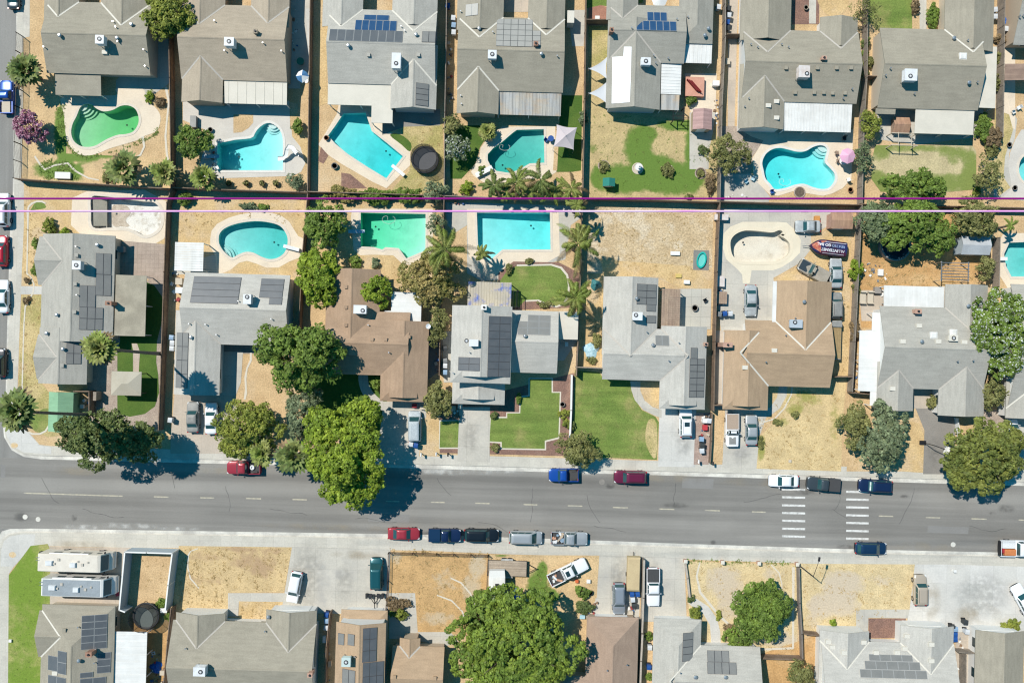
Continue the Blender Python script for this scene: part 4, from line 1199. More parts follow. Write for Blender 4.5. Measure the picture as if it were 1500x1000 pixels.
h.pv(727, 28, 780, 68, 5, 5, PVPALE, PVGREY); h.pv(780, 45, 792, 68, 1, 3, PVPALE, PVGREY); h.pv(682, 6, 700, 23, 2, 1, PVPALE)
h.cooler(721, 79, h=.8); h.chimney(785, 64, BRICK, .55, .5, .8); h.vent(793, 80, 2); h.vent(702, 43, 2); h.vent(722, 48); h.vent(675, 141); h.vent(676, 153); h.vent(816, 83); h.vent(675, 18, 0)
h.cover(728, 132, 822, 168, RUSTM, 2.5, -.35, 'S', rib=.5)
h = house('grey-green house with a glaring white coated roof patch and shade sails', R_MG, W_GY, [('x', 893, 8, 1003, 92, 'gg'), ('y', 890, -110, 936, 30, 'gi'), ('y', 996, -110, 1046, 64, 'gh'), ('y', 889, 30, 968, 160, 'ig')], flash=FLASHB)
h.pv(948, 18, 977, 31, 3, 1, PVBLUE); h.pv(932, 31, 991, 45, 6, 1, PVBLUE)
c, w = h.on(911, 110)
def roof_patch(h, poly, mat, name):
    V = []
    for x, y in pts(poly):
        q, ww = h.on(x, y)
        V.append((q.x, q.y, q.z + .05))
    B().solid([V], .04).build(name, mat, h.t)
roof_patch(h, '914,69 925,69 924,110 922.5,150 896,152 897,84 913,83', M('white roof coating', (.86, .87, .90), grain=0, rough=.5), 'coated_roof_patch')
h.cooler(946, 90, 1.3, 1.0, .8); h.chimney(896, 44, BRICK, .5, .5, .9); h.vent(957, 82); h.vent(960, 93); h.vent(978, 86); h.vent(1037, 43, 2); h.vent(1032, 53, 2); h.vent(1007, 26); h.vent(991, 29); h.vent(925, 42)
h.cover(1001, 62, 1043, 92, METALW, 2.45, -.2, 'S', rib=.6); h.cover(968.5, 92, 998, 138, METALH, 2.45, -.15, 'E', rib=.5)
h.cover(968, 139, 995, 161, RUSTM, 2.3, -.1, 'S', name='lattice_cover')
h = house('grey-brown house with nine small square roof vents and white ribbed patio cover', R_GB, W_WH, [('x', 1087, 45, 1256, 150, 'gg'), ('y', 1086, -110, 1160, 60, 'gi'), ('y', 1201, 26, 1256, 70, 'gi'), ('y', 1083, 95, 1149, 189, 'ig')], flash=FLASHB)
h.cooler(1179, 104, 1.5, 1.6, 1.1, COOLP, .4, (.35, -.3)); h.chimney(1207, 85, PINKB, .6, .4, .7)
for q in ((1151, 100), (1197, 100), (1225, 100), (1246, 100), (1164, 136), (1192, 136), (1206, 136), (1219, 137), (1237, 137)): h.vent(*q, 1)
for q in ((1137, 149), (1125, 155), (1137, 173)): h.vent(*q, 4)
for q in ((1099, 66), (1109, 70), (1144, 66), (1154, 70), (1166, 106), (1247, 131), (1234, 145), (1096, 145), (1090, 157)): h.vent(*q, 0)
h.cover(1148, 149, 1248, 192, METALW, 2.5, -.3, 'S', rib=.45)
h = house('grey-brown house with beige patio cover above a wide mown lawn', R_GB, W_BE, [('x', 1287, 43, 1434, 160, 'gg'), ('y', 1385, -110, 1457, 75, 'gi')])
h.cooler(1335.5, 109, 1.7, 1.6, .95, leg=.4, fan=(-.1, -.2)); h.vent(1410, 83, 3); h.vent(1396, 57, 2); h.vent(1418, 122, 2); h.vent(1303, 101); h.vent(1296, 111); h.vent(1416, 60); h.vent(1430, 121); h.vent(1338, 138)
h.cover(1341, 160, 1427, 196, METALB, 2.5, -.2, 'S'); h.cover(1431, 68, 1460, 158, METALB, 2.4, -.1, 'E', name='side_carport'); h.cover(1283, 159, 1312, 167, R_GB, 2.5, -.1, 'S', posts=False)
h = house('grey roofed house cut by the right border above the brown pergola', R_GR, W_TN, [('x', 1486, -60, 1640, 68, 'gg')])
h.vent(1492, 25); h.vent(1497, 24)
# ---- middle row
h = house('grey corner house with rough flat patio roof and long dark rooftop mats', R_GR, W_BE, [('y', 61, 344, 167, 500, 'gi'), ('x', 57, 347, 107, 418, 'gi'), ('y', 57, 480, 128, 562, 'ig'), ('x', 55, 490, 90, 556, 'gi')], flash=FLASHB)
h.pv(140, 371, 163, 402, 2, 1, PVGREY, PVFRD); h.pv(140, 402, 163, 433, 2, 1, PVGREY, PVFRD); h.pv(116, 418, 140, 450, 2, 1, PVGREY, PVFRD); h.pv(116, 450, 151, 483, 3, 2, PVGREY, PVFRD); h.pv(97, 502, 119, 533, 2, 2, PVGREY, PVFRD)
h.cooler(110, 388); h.chimney(159, 444, BRICK, .8, .5, 1.3); h.vent(113, 374, 1); h.vent(111, 416, 1); h.vent(110, 457, 1); h.vent(85, 461, 2); h.vent(70, 488, 2); h.vent(114, 432); h.vent(92, 535, 1); h.vent(94, 511, 2); h.vent(144, 359, 2); h.vent(113, 361)
h.cover(168.5, 403, 213, 492, R_OL, 2.5, -.15, 'E', name='patio_roof')
h = house('light grey L-shaped house with two dark mat arrays below the teal kidney pool', R_PG, W_WH, [('x', 270, 401, 424, 505, 'gg'), ('y', 256, 455, 323, 578, 'ig')], flash=FLASHB)
h.pv(281, 405, 351, 444, 1, 4, PVDARK, PVFRD); h.pv(381, 408, 415, 436, 1, 3, PVDARK, PVFRD); h.pv(394, 436, 413, 446, 1, 1, PVDARK, PVFRD); h.pv(258, 487, 275, 568, 2, 4, PVGREY, PVFRD)
h.cooler(362, 438, 1.05, 1.3, .9, fan=(0, .3)); h.vent(302, 475, 0); h.vent(281, 494, 2); h.vent(318, 490); h.vent(278, 474); h.vent(398, 467); h.vent(350, 441); h.garage(1, 1)
h = house('tan-brown house with a round tree leaning over its white patio cover', R_BR, W_TN, [('x', 478, 456, 600, 549, 'gi'), ('y', 477, 394, 556, 520, 'gi'), ('y', 558, 470, 627, 588, 'gd')], flash=None)
h.cooler(527, 453, 1.75, 1.15, .9, COOLW, .4, (.4, -.15)); h.vent(565, 497, 1); h.vent(545, 497, 1); h.vent(599, 493, 1); h.vent(507, 420, 1); h.vent(507, 450, 1); h.vent(507, 476, 1); h.vent(570, 516, 0); h.vent(540, 476); h.dish(628, 478); h.garage(2, 1)
h.cover(573, 428, 617, 470, METALH, 2.45, -.15, 'E'); h.cover(563, 455, 574, 471, METALH, 2.4, -.1, 'E', posts=False)
h = house('light grey tall-middled house with a two-column panel array and wood pergola', R_PG, W_WH, [('y', 661, 448, 749, 561, 'gd', 5.2), ('x', 744, 455, 817, 546, 'gg', 2.75), ('y', 663, 520, 740, 592, 'id')])
h.pv(715, 463, 748, 552, 2, 8, PVDARK, PVFRD); h.pv(671, 523, 703, 543, 2, 2, PVDARK, PVFRD); h.pv(773, 461, 806, 490, 2, 3, PVGREY, PVFR); h.pv(758, 470, 773, 490, 1, 2, PVGREY, PVFR)
h.cooler(694, 502, 1.2, .9, .7, COOLW, .3, (-1.0, .25)); h.chimney(709, 450, TRIM, .6, .6, .6); h.vent(769, 492, 2); h.vent(664, 546, 0); h.vent(688, 516); h.garage(2, 1)
h.cover(818, 456, 847, 497, METALB, 2.5, -.15, 'E', name='side_cover')
h = house('light grey cross-gabled house between green front lawn and bare stony yard', R_PG, W_WH, [('x', 883, 481, 1000, 557, 'gi'), ('y', 883, 406, 963, 520, 'gi'), ('y', 967, 478, 1034, 599, 'gd')], flash=FLASHB)
h.pv(933, 416, 962, 446, 2, 3, PVGREY, PVFRD); h.pv(947, 446, 961, 456, 1, 1, PVGREY, PVFRD); h.pv(947, 462, 961, 473, 1, 1, PVGREY, PVFRD); h.pv(960, 491, 980, 506, 2, 1, PVGREY, PVFR); h.pv(1010, 525, 1032, 582, 2, 6, PVGREY, PVFRD); h.pv(1012, 509, 1022, 525, 1, 1, PVGREY, PVFRD)
h.cooler(934, 463, 1.3, 1.1, .8, COOLW, .35, (-.25, .15)); h.vent(932, 437, 2); h.vent(947, 486, 0); h.vent(956, 505, 2); h.vent(979, 528, 0); h.vent(994, 502); h.chimney(1034, 504, PINKB, .5, .4, .6); h.garage(2, 1)
h = house('sandy brown house with pink brick chimney and cars along its right-hand wall', R_TN, W_WH, [('x', 1090, 470, 1217, 566, 'ig'), ('y', 1135, 412, 1217, 520, 'gi'), ('y', 1060, 484, 1126, 600, 'gd')], flash=FLASH)
h.cooler(1167, 474, 1.7, 1.1, .6, M('bluish enamel', (.42, .47, .52), grain=.05), .3, (-.2, .2)); h.chimney(1066, 505, PINKB, 1.2, .6, 1.2, 0); h.vent(1177, 442, 2); h.vent(1134, 513, 4); h.vent(1121, 530, 0); h.vent(1091, 538, 4); h.vent(1150, 491, 0); h.vent(1157, 480); h.vent(1164, 466); h.garage(2, 1)
B().box(tuple(at(1133.5, 465, 2.6)), (.55, 10.4, .12)).build('gutter_shelf', METALW, h.t)
h = house('mid grey U-shaped house with white flat annexes on two sides', R_GR, W_WH, [('x', 1287, 450, 1441, 570, 'gg'), ('y', 1384, 417, 1446, 500, 'gi'), ('y', 1285, 530, 1338, 601, 'ig'), ('y', 1375, 520, 1442, 609, 'ig')], flash=FLASHB)
h.vent(1367, 491, 3); h.vent(1396, 487, 3); h.cooler(1397, 495, 1.2, .8, .5, FLASH, .1); h.chimney(1345, 456, PINKB, .8, .55, .9); h.vent(1322, 500, 4); h.vent(1412, 501, 4); h.vent(1374, 500, 4); h.vent(1349, 500, 2); h.vent(1417, 448, 2); h.vent(1401, 529, 0); h.vent(1424, 528, 0); h.vent(1307, 569, 4); h.vent(1346, 477, 4)
h.cover(1295, 419, 1383, 454, METALW, 2.6, -.12, 'N', name='flat_annex_roof', posts=True); h.cover(1259, 484, 1291, 573, METALH, 2.5, -.2, 'W', name='flat_annex_roof'); h.cover(1275, 573.5, 1284, 594, METALH, 2.4, -.1, 'W', name='flat_annex_roof'); h.cover(1278, 458, 1290, 484, METALH, 2.4, -.1, 'W', name='flat_annex_roof'); h.garage(3, 1)
h = house('grey house cut by the right border beside the white flowering tree', R_GR, W_WH, [('x', 1478, 418, 1640, 600, 'gg'), ('y', 1474, 520, 1560, 613, 'ig')])
h.vent(1497, 531)
# ---- south row
h = house('taupe house below the two motorhomes with scattered panel groups', R_GB, W_BE, [('y', 59, 886, 166, 1100, 'hg'), ('x', 57, 894, 108, 962, 'gi')])
h.pv(119, 900, 157, 950, 2, 5, PVDARK, PVFR); h.pv(84, 953, 97, 987, 1, 2, PVDARK, PVFR); h.pv(70, 960, 84, 982, 1, 1, PVDARK, PVFR); h.pv(142, 955, 162, 985, 1, 3, PVDARK, PVFR); h.pv(117, 984, 136, 992, 1, 1, PVDARK); h.pv(117, 992, 155, 1003, 2, 1, PVDARK); h.pv(70, 990, 96, 1003, 2, 1, PVDARK)
h.chimney(130, 958, BRICK, .8, .6, 1.1); h.vent(117, 966, 2); h.vent(142, 949, 0); h.vent(140, 969, 0); h.vent(116, 917); h.vent(95, 922, 1); h.vent(81, 985, 4)
h.cover(166.5, 925, 213, 1060, METALH, 2.4, -.15, 'E', rib=1.0); 
h = house('taupe twin-gabled house facing the dry golden front yard', R_GB, W_WH, [('x', 252, 910, 462, 1034, 'gg'), ('y', 257, 897, 329, 975, 'gi'), ('y', 389, 893, 463, 975, 'gi')], flash=FLASHB)
h.cooler(292, 983, 1.6, 1.2, 1.1, COOLW, .3, (.2, 0)); h.chimney(454, 988, PINKB, .6, .5, 1.0); h.vent(394, 902, 2); h.vent(389, 923, 0); h.vent(273, 948, 0); h.garage(2, 0)
h = house('tan tall house with one long panel column right below the tow dolly', R_TN, W_WH, [('y', 490, 911, 563, 1100, 'gg', 5.0), ('y', 499, 893, 567, 960, 'hg')])
h.pv(531, 919, 552, 969, 2, 3, PVDARK, PVFRD); h.pv(531, 969, 562, 1010, 3, 2, PVDARK, PVFRD); h.pv(495, 927, 504, 944, 1, 1, PVGREY, PVFRD); h.pv(509, 928, 519, 945, 1, 1, PVGREY, PVFRD); h.pv(501, 980, 520, 1003, 2, 1, PVGREY, PVFRD)
h.cooler(507, 969, 1.2, 1.2, .8, M('mint enamel', (.50, .60, .58), grain=.05)); h.vent(520, 960, 0); h.garage(1, 0)
h = house('light brown gabled house in the shade of the biggest tree', R_TN, W_TN, [('x', 574, 946, 650, 1030, 'gg'), ('y', 585, 934, 615, 985, 'gi')], flash=FLASHB)
h.vent(578, 990, 1); h.vent(637, 992, 1)
h = house('pinkish brown hip-roofed house half shaded by the biggest tree', R_PK, W_TN, [('y', 857, 903, 933, 1100, 'hg'), ('x', 820, 990, 900, 1060, 'gi')], flash=None)
h.vent(918, 972); h.vent(889, 980); h.garage(0, 0)
h = house('light grey house with three small dark panel groups behind the curved path', R_LG, W_WH, [('y', 955, 906, 1025, 1100, 'hg'), ('x', 985, 945, 1112, 1040, 'ig')])
h.pv(1000, 926, 1015, 968, 1, 4, PVGREY, PVFRD); h.pv(1036, 952, 1068, 969, 3, 1, PVGREY, PVFRD); h.pv(1036, 969, 1079, 987, 4, 1, PVGREY, PVFRD); h.vent(1018, 990, 2); h.vent(1062, 990, 2); h.vent(996, 984); h.garage(0, 0)
h = house('very pale grey twin-gabled house with three stepped panel rows', R_PG, W_WH, [('x', 1201, 940, 1396, 1060, 'gg'), ('y', 1200, 923, 1272, 1000, 'gi'), ('y', 1318, 916, 1396, 1000, 'gi')])
h.pv(1273, 958, 1337, 968, 4, 1, PVGREY); h.pv(1267, 968, 1348, 980.5, 5, 1, PVGREY); h.pv(1260, 980.5, 1358, 993, 6, 1, PVGREY)
for q in ((1213, 939), (1219, 947), (1236, 955), (1328, 931), (1364, 943), (1364, 967), (1283, 955), (1314, 955), (1325, 949), (1265, 940)): h.vent(*q, 4)
h.garage(2, 0)
h = house('beige roofed gable house at the lower right beyond the wheelie bins', R_GB, W_WH, [('y', 1427, 923, 1498, 1100, 'gg')]); h.garage(0, 0)
# ------------------------------------------------------------------ vehicles: front is +x
def paint(name, c, metal=.25, rough=.28):
    return M(name, c, rough=rough, metal=metal, grain=0, coat=.6, spec=.5)
TYRE = M('tyre rubber', (.018, .018, .019), rough=.8, grain=0)
RIM = M('alloy rim', (.5, .5, .52), rough=.3, metal=.8, grain=0)
LAMP = M('clear lamp', (.75, .77, .78), rough=.1, grain=0, spec=.6)
TAILM = M('red lamp', (.40, .02, .02), rough=.2, grain=0)
TRIMB = M('black trim', (.022, .022, .024), rough=.5, grain=0)
BEDF = M('bed liner', (.06, .06, .062), rough=.7, grain=.1)
CT_ = {  # L, W, roof, belt, profile (u, z), windshield base/top u, rear top/base u
 'sedan': (4.6, 1.78, 1.42, .90, ((.5, .58), (.475, .70), (.40, .78), (.25, .88), (-.34, .93), (-.45, .92), (-.49, .82), (-.5, .62)), .235, .085, -.185, -.345),
 'suv': (4.7, 1.88, 1.72, 1.02, ((.5, .70), (.48, .88), (.40, .96), (.25, 1.02), (-.44, 1.03), (-.485, 1.0), (-.5, .75)), .25, .125, -.40, -.475),
 'hatch': (4.3, 1.76, 1.50, .94, ((.5, .62), (.475, .76), (.40, .84), (.26, .93), (-.42, .95), (-.48, .92), (-.5, .68)), .275, .11, -.36, -.462),
 'van': (4.9, 1.92, 1.75, .98, ((.5, .66), (.48, .80), (.42, .88), (.33, .97), (-.45, 1.0), (-.487, .97), (-.5, .72)), .345, .17, -.42, -.478),
 'pickup': (5.4, 1.92, 1.78, 1.06, ((.5, .75), (.485, .98), (.42, 1.03), (.22, 1.07), (-.12, 1.07), (-.135, .72), (-.49, .72), (-.5, .70)), .215, .115, -.075, -.118),
 'cabtruck': (5.5, 1.90, 1.72, 1.04, ((.5, .75), (.485, .98), (.42, 1.01), (.16, 1.04), (.0, 1.05), (-.025, .72), (-.49, .72), (-.5, .70)), .165, .07, .035, .0),
}
CARS = {}
def ring_pts(xf, xr, hw, r, z):
    out = []
    for cx, cy, a0 in ((xf - r, hw - r, 0), (xr + r, hw - r, 90), (xr + r, -hw + r, 180), (xf - r, -hw + r, 270)):
        for k in range(4):
            a = R(a0 + 30 * k)
            out.append((cx + r * math.cos(a), cy + r * math.sin(a), z))
    return out
def car_parts(ty):
    if ty in CARS: return CARS[ty]
    L, W, RH, BZ, prof, wb, wt, rt, rb = CT_[ty]
    out = []
    hw = W / 2
    def wid(u): return hw * (1 - .26 * max(0, (abs(u) - .40) / .10) ** 2.2 - .03 * max(0, abs(u) - .25) / .25)
    b = B()
    us = sorted({p[0] for p in prof} | {.5, .492, .48, .46, .44, .36, .30, .15, 0, -.15, -.28, -.40, -.46, -.492}, reverse=True)
    def zt(u):
        for (a, za), (c, zc) in zip(prof, prof[1:]):
            if a >= u >= c: return za + (zc - za) * (a - u) / (a - c) if a != c else za
        return prof[-1][1]
    sec = []
    for u in us:
        w, z = wid(u), zt(u)
        lo = .30 + .10 * max(0, (abs(u) - .44) / .06)
        half = [(w * .93, lo), (w, lo + .16), (w * 1.0, (lo + z) / 2 + .04), (w * .975, z - .10), (w * .93, z - .035), (w * .80, z), (w * .4, z + .022), (0, z + .03)]
        sec.append([(u * L, y, zz) for y, zz in half] + [(u * L, -y, zz) for y, zz in half[-2::-1]])
    n = len(sec[0])
    b.add([q for s_ in sec for q in s_], [(i * n + k, (i + 1) * n + k, (i + 1) * n + (k + 1) % n, i * n + (k + 1) % n) for i in range(len(sec) - 1) for k in range(n)])
    b.poly(sec[0]); b.poly(sec[-1][::-1])
    # greenhouse
    bw, tw = hw * .915, hw * .74
    r0, r1 = .16, .14
    rings = [ring_pts(wb * L, rb * L, bw, r0, BZ - .04), ring_pts(wt * L + .05, rt * L - .05, tw + .03, r1, RH - .07), ring_pts(wt * L - .02, rt * L + .02, tw - .04, r1, RH), ring_pts(wt * L - .35, rt * L + .35 if (wt - rt) * L > 1 else rt * L + .2, tw - .30, .1, RH + .028)]
    m = 16
    b.add([q for s_ in rings for q in s_], [(i * m + k, i * m + (k + 1) % m, (i + 1) * m + (k + 1) % m, (i + 1) * m + k) for i in range(3) for k in range(m)])
    b.poly(rings[3])
    out.append(('body', b.mesh('body', True), 'paint', None))
    def pane(p, name):
        p = [Vector(q) for q in p]
        nn = (p[1] - p[0]).cross(p[3] - p[0]).normalized()
        if nn.z < 0: nn = -nn
        q = B()
        V = [v + nn * .012 for v in p] + [v - nn * .03 for v in p]
        q.add(V, [(0, 1, 2, 3), (7, 6, 5, 4), (0, 4, 5, 1), (1, 5, 6, 2), (2, 6, 7, 3), (3, 7, 4, 0)])
        out.append((name, q.mesh(name), 'glass', None))
    def lerp(a, c, t): return tuple(x + (y - x) * t for x, y in zip(a, c))
    z0, z1 = BZ - .04, RH - .07
    for name, xb, xt in (('windshield', wb * L, wt * L + .05), ('rear_window', rb * L, rt * L - .05)):
        A, C = (xb, bw - .14, z0), (xt, tw - .06, z1)
        a, c = lerp(A, C, .16), lerp(A, C, .95)
        pane([a, (a[0], -a[1], a[2]), (c[0], -c[1], c[2]), c], name)
    cuts = {'sedan': (.04, .50, .53, .93), 'suv': (.06, .36, .38, .66, .68, .96), 'hatch': (.05, .48, .51, .94), 'van': (.10, .38, .40, .68, .70, .96), 'pickup': (.07, .50, .54, .94), 'cabtruck': (.10, .90)}[ty]
    for sg in (1, -1):
        for a, c in zip(cuts[::2], cuts[1::2]):
            q = []
            for f, t in ((a, .22), (c, .22), (c, .93), (a, .93)):
                p0 = (wb * L + (rb - wb) * L * f, sg * bw, z0)
                p1 = (wt * L + .05 + ((rt - wt) * L - .1) * f, sg * (tw + .03), z1)
                q.append(lerp(p0, p1, t))
            pane(q, 'side_window')
    if ty in ('pickup', 'cabtruck'):
        u1 = -.135 if ty == 'pickup' else -.025
        x1, x2 = u1 * L, -.488 * L
        q = B()
        for y in (1, -1): q.box(((x1 + x2) / 2, y * (hw - .05), .70), (x1 - x2, .10, .37))
        q.box((x1 - .03, 0, .70), (.06, W - .21, .36))
        out.append(('cargo_bed', q.mesh('cargo_bed'), 'paint', None))
        q = B().box((x2 + .03, 0, .70), (.06, W - .21, .36))
        out.append(('tailgate', q.mesh('tailgate'), 'paint', None))
        q = B().box(((x1 + x2) / 2, 0, .70), (x1 - x2 - .13, W - .22, .05))
        out.append(('bed_floor', q.mesh('bed_floor'), 'bed', None))
        for sg in (1, -1):
            q = B().box(((x1 + x2) / 2 - .1, sg * (hw - .32), .75), (.8, .22, .20))
            out.append(('wheel_arch', q.mesh('wheel_arch'), 'bed', None))
    for sx in (.5, -.5):
        q = B()
        V = []
        for k in range(9):
            y = -1 + 2 * k / 8
            x = sx * L * (1 - .03 * abs(y) ** 3 - .0) + (.035 if sx > 0 else -.035)
            V += [(x, y * hw * .80, .34), (x, y * hw * .80, .52), (x - .12 * (1 if sx > 0 else -1), y * hw * .80, .52), (x - .12 * (1 if sx > 0 else -1), y * hw * .80, .34)]
        q.add(V, [(4 * k + a, 4 * k + (a + 1) % 4, 4 * k + 4 + (a + 1) % 4, 4 * k + 4 + a) for k in range(8) for a in range(4)] + [(0, 1, 2, 3), (35, 34, 33, 32)])
        out.append(('bumper', q.mesh('bumper'), 'trim', None))
    fz, rz = zt(.47), zt(-.485)
    for sg in (1, -1):
        q = B().box((.452 * L, sg * hw * .70, fz - .17), (.34, .34, .16), rot=-sg * .35)
        out.append(('headlight', q.mesh('headlight'), 'lamp', None))
        tz = .85 if ty in ('pickup', 'cabtruck') else rz
        q = B().box((-.479 * L, sg * hw * .74, tz - .2), (.16, .28, .20), rot=sg * .3)
        out.append(('tail_light', q.mesh('tail_light'), 'tail', None))
        q = B().box((wb * L - .32, sg * (hw + .09), BZ - .02), (.12, .22, .15), taper=.8)
        out.append(('wing_mirror', q.mesh('wing_mirror'), 'mirror', None))
    wr = .37 if ty in ('pickup', 'cabtruck', 'suv') else .33
    for ux in (.31, -.30):
        for sg in (1, -1):
            q = B()
            q.tube([(ux * L, sg * (hw - .22), wr), (ux * L, sg * (hw + .012), wr)], wr, 20)
            out.append(('wheel', q.mesh('wheel', False), 'tyre', None))
            q = B()
            q.tube([(ux * L, sg * (hw + .0), wr), (ux * L, sg * (hw + .025), wr)], wr * .62, 14)
            out.append(('rim', q.mesh('rim'), 'rim', 'wheel'))
    if ty == 'suv':
        for sg in (1, -1):
            q = B().tube([(wt * L - .3, sg * (tw - .1), RH + .0), (wt * L - .4, sg * (tw - .1), RH + .07), (rt * L + .3, sg * (tw - .1), RH + .07), (rt * L + .2, sg * (tw - .1), RH)], .022, 6)
            out.append(('roof_rail', q.mesh('roof_rail'), 'trim', None))
    CARS[ty] = out
    return out

def car(name, ty, px, py, ang, pm, label, cat=None, len_px=None, glass=GLASST, wide=1.0, z=-.142):
    L = CT_[ty][0]
    q = at(px, py, CT_[ty][2] * .6)
    t = thing(name, label, cat or {'pickup': 'pickup truck', 'cabtruck': 'pickup truck', 'suv': 'car', 'van': 'van'}.get(ty, 'car'), (q.x, q.y, z), R(ang) + TH, 'vehicles parked along the street and in the yards')
    if len_px: t.scale = (len_px * .1 * (H - 1) / H / L, wide, 1)
    mats = {'paint': pm, 'glass': glass, 'lamp': LAMP, 'tail': TAILM, 'trim': TRIMB, 'mirror': pm, 'tyre': TYRE, 'rim': RIM, 'bed': BEDF}
    last = {}
    for nm, me, role, under in car_parts(ty):
        last[nm] = put(nm, me, mats[role], last[under] if under else t)
    return t

def on_car(t, name, mat, *boxes, cyl=None):
    b = B()
    for c, d in boxes: b.box(c, d)
    return b.build(name, mat, t, local=True)

C_WH, C_SI, C_GY = paint('white paint', (.80, .81, .83), 0), paint('silver paint', (.52, .53, .53), .4), paint('grey paint', (.33, .36, .40), .35)
C_DG, C_BK, C_NV = paint('charcoal paint', (.06, .075, .085), .3), paint('black paint', (.012, .016, .022)), paint('navy paint', (.012, .028, .085), .3)
C_BL, C_RD, C_MR = paint('blue paint', (.012, .075, .36), .2), paint('red paint', (.36, .035, .05), .15), paint('maroon paint', (.17, .018, .055), .3)
C_TE, C_TA, C_RD2 = paint('teal green paint', (.015, .095, .11), .3), paint('tan paint', (.50, .42, .33), .2), paint('bright red paint', (.45, .01, .03), .1)
C_OX = M('sun-bleached silver paint', (.42, .45, .46), (.34, .36, .37), sc=1.5, rough=.4, grain=.1)
C_OG = M('dusty grey paint', (.28, .28, .265), (.23, .23, .22), sc=1.2, rough=.5, grain=.08)
C_OB = M('dusty beige paint', (.36, .32, .265), (.30, .27, .22), sc=1.2, rough=.6, grain=.1)
C_DB = paint('dark blue paint', (.014, .045, .105), .35)

# far-left street
car('parked_pickup', 'pickup', 7.5, 141, 90, C_BL, 'blue pickup with a pale bed parked beside the black iron fence', len_px=49, z=-.146)
on_car(bpy.data.objects['parked_pickup'], 'bed_load', W_BE, ((-1.6, 0, .75), (1.9, 1.2, .28)))
car('parked_car', 'sedan', 18, -11, 90, C_DG, 'dark car cut by the upper border beside the corner house', z=-.146)
car('parked_car', 'suv', 2, 307, 90, C_WH, 'white car above the bright red car on the side street', len_px=50, z=-.146)
car('parked_car', 'hatch', 0, 367, 90, C_RD2, 'bright red car between two white cars on the side street', len_px=46, z=-.146)
car('parked_car', 'sedan', 2, 434, 90, C_WH, 'white car below the bright red car on the side street', len_px=49, z=-.146)
car('parked_car', 'suv', -3, 531, 90, C_BK, 'black car at the lower end of the side street row', len_px=42, z=-.146)
# north kerb
car('parked_pickup', 'pickup', 356, 685, 180, C_RD, 'red pickup with a wheel in its bed under the street tree', len_px=50)
b = B(); b.lathe((-1.35, 0), [(.18, .78), (.36, .78), (.38, .9), (.34, 1.0), (.18, 1.0), (.17, .85)], 16); b.build('spare_wheel', COOLW, bpy.data.objects['parked_pickup.001'], local=True)
car('parked_pickup', 'pickup', 826, 696, 180, C_BL, 'bright blue pickup half under the olive kerb tree', len_px=44)
car('parked_car', 'suv', 924, 699, 179, C_MR, 'maroon estate car alone beside the front lawn', len_px=48)
car('parked_car', 'sedan', 1149, 704.5, 179, C_WH, 'white saloon beside the first crossing, next to the dark grey pickup', len_px=44)
t = car('parked_pickup', 'pickup', 1208, 709.5, 175, C_DG, 'dark grey pickup with a flat bed cover between the two crossings', len_px=49)
on_car(t, 'bed_cover', BEDF, ((-1.68, 0, 1.075), (1.88, 1.78, .05)))
t = car('parked_car', 'suv', 1284, 712, 177, C_NV, 'navy blue car with a white sunshade behind its windshield', len_px=49)
on_car(t, 'sunshade', M('sunshade foil', (.75, .77, .72), (.35, .55, .5), sc=2.5, grain=.1), ((.84, 0, 1.37), (.42, 1.3, .03)))
bpy.data.objects[t.children[-1].name].rotation_euler = (0, 0, 0)
# south kerb
car('parked_car', 'hatch', 1277, 803.5, -1, C_DB, 'dark blue car parked below the second crossing', len_px=46)
car('parked_car', 'sedan', 591, 782, -1, C_RD, 'faded red saloon at the head of the south kerb row', len_px=47)
t = car('parked_pickup', 'pickup', 651, 784.5, -1, C_NV, 'navy pickup with a covered bed touching the black car', len_px=48)
on_car(t, 'bed_cover', C_DB, ((-1.68, 0, 1.075), (1.88, 1.78, .05)))
car('parked_car', 'suv', 705, 784.5, -1, C_BK, 'black roof-railed car behind the navy pickup', len_px=51)
car('parked_van', 'van', 770, 788, -1, C_SI, 'silver minivan between the black car and the junk-filled pickup', len_px=49)
t = car('parked_pickup', 'pickup', 834, 789, -1, C_SI, 'silver pickup with a bed full of household junk', len_px=54)
cols = [M('junk white', (.7, .7, .7), grain=.1), M('junk orange', (.55, .3, .2), grain=.1), M('junk blue', (.25, .35, .45), grain=.1), M('junk tan', (.5, .4, .3), grain=.1)]
for k in range(14):
    b = B(); b.box((-2.4 + 1.6 * rnd.random(), -.7 + 1.4 * rnd.random(), .76), (.25 + .45 * rnd.random(), .2 + .4 * rnd.random(), .15 + .3 * rnd.random()), rnd.random() * 3)
    b.build('junk', cols[k % 4], t, local=True)
t = car('parked_truck', 'pickup', 1497, 804, -1, C_WH, 'truck with orange and red boards in its bed cut by the right border', cat='truck', len_px=60, wide=1.25)
for c, d, m in (((-1.7, .45, .76), (1.7, .75, .5), cols[0]), ((-1.5, -.4, .76), (1.5, .7, .45), M('orange board', (.62, .22, .08), grain=.1)), ((-2.35, .1, .76), (.3, 1.2, .4), M('red board', (.4, .03, .04), grain=.1)), ((-2.62, 0, .5), (.3, 1.7, .55), TRIMB)):
    on_car(t, 'load_board', m, (c, d))
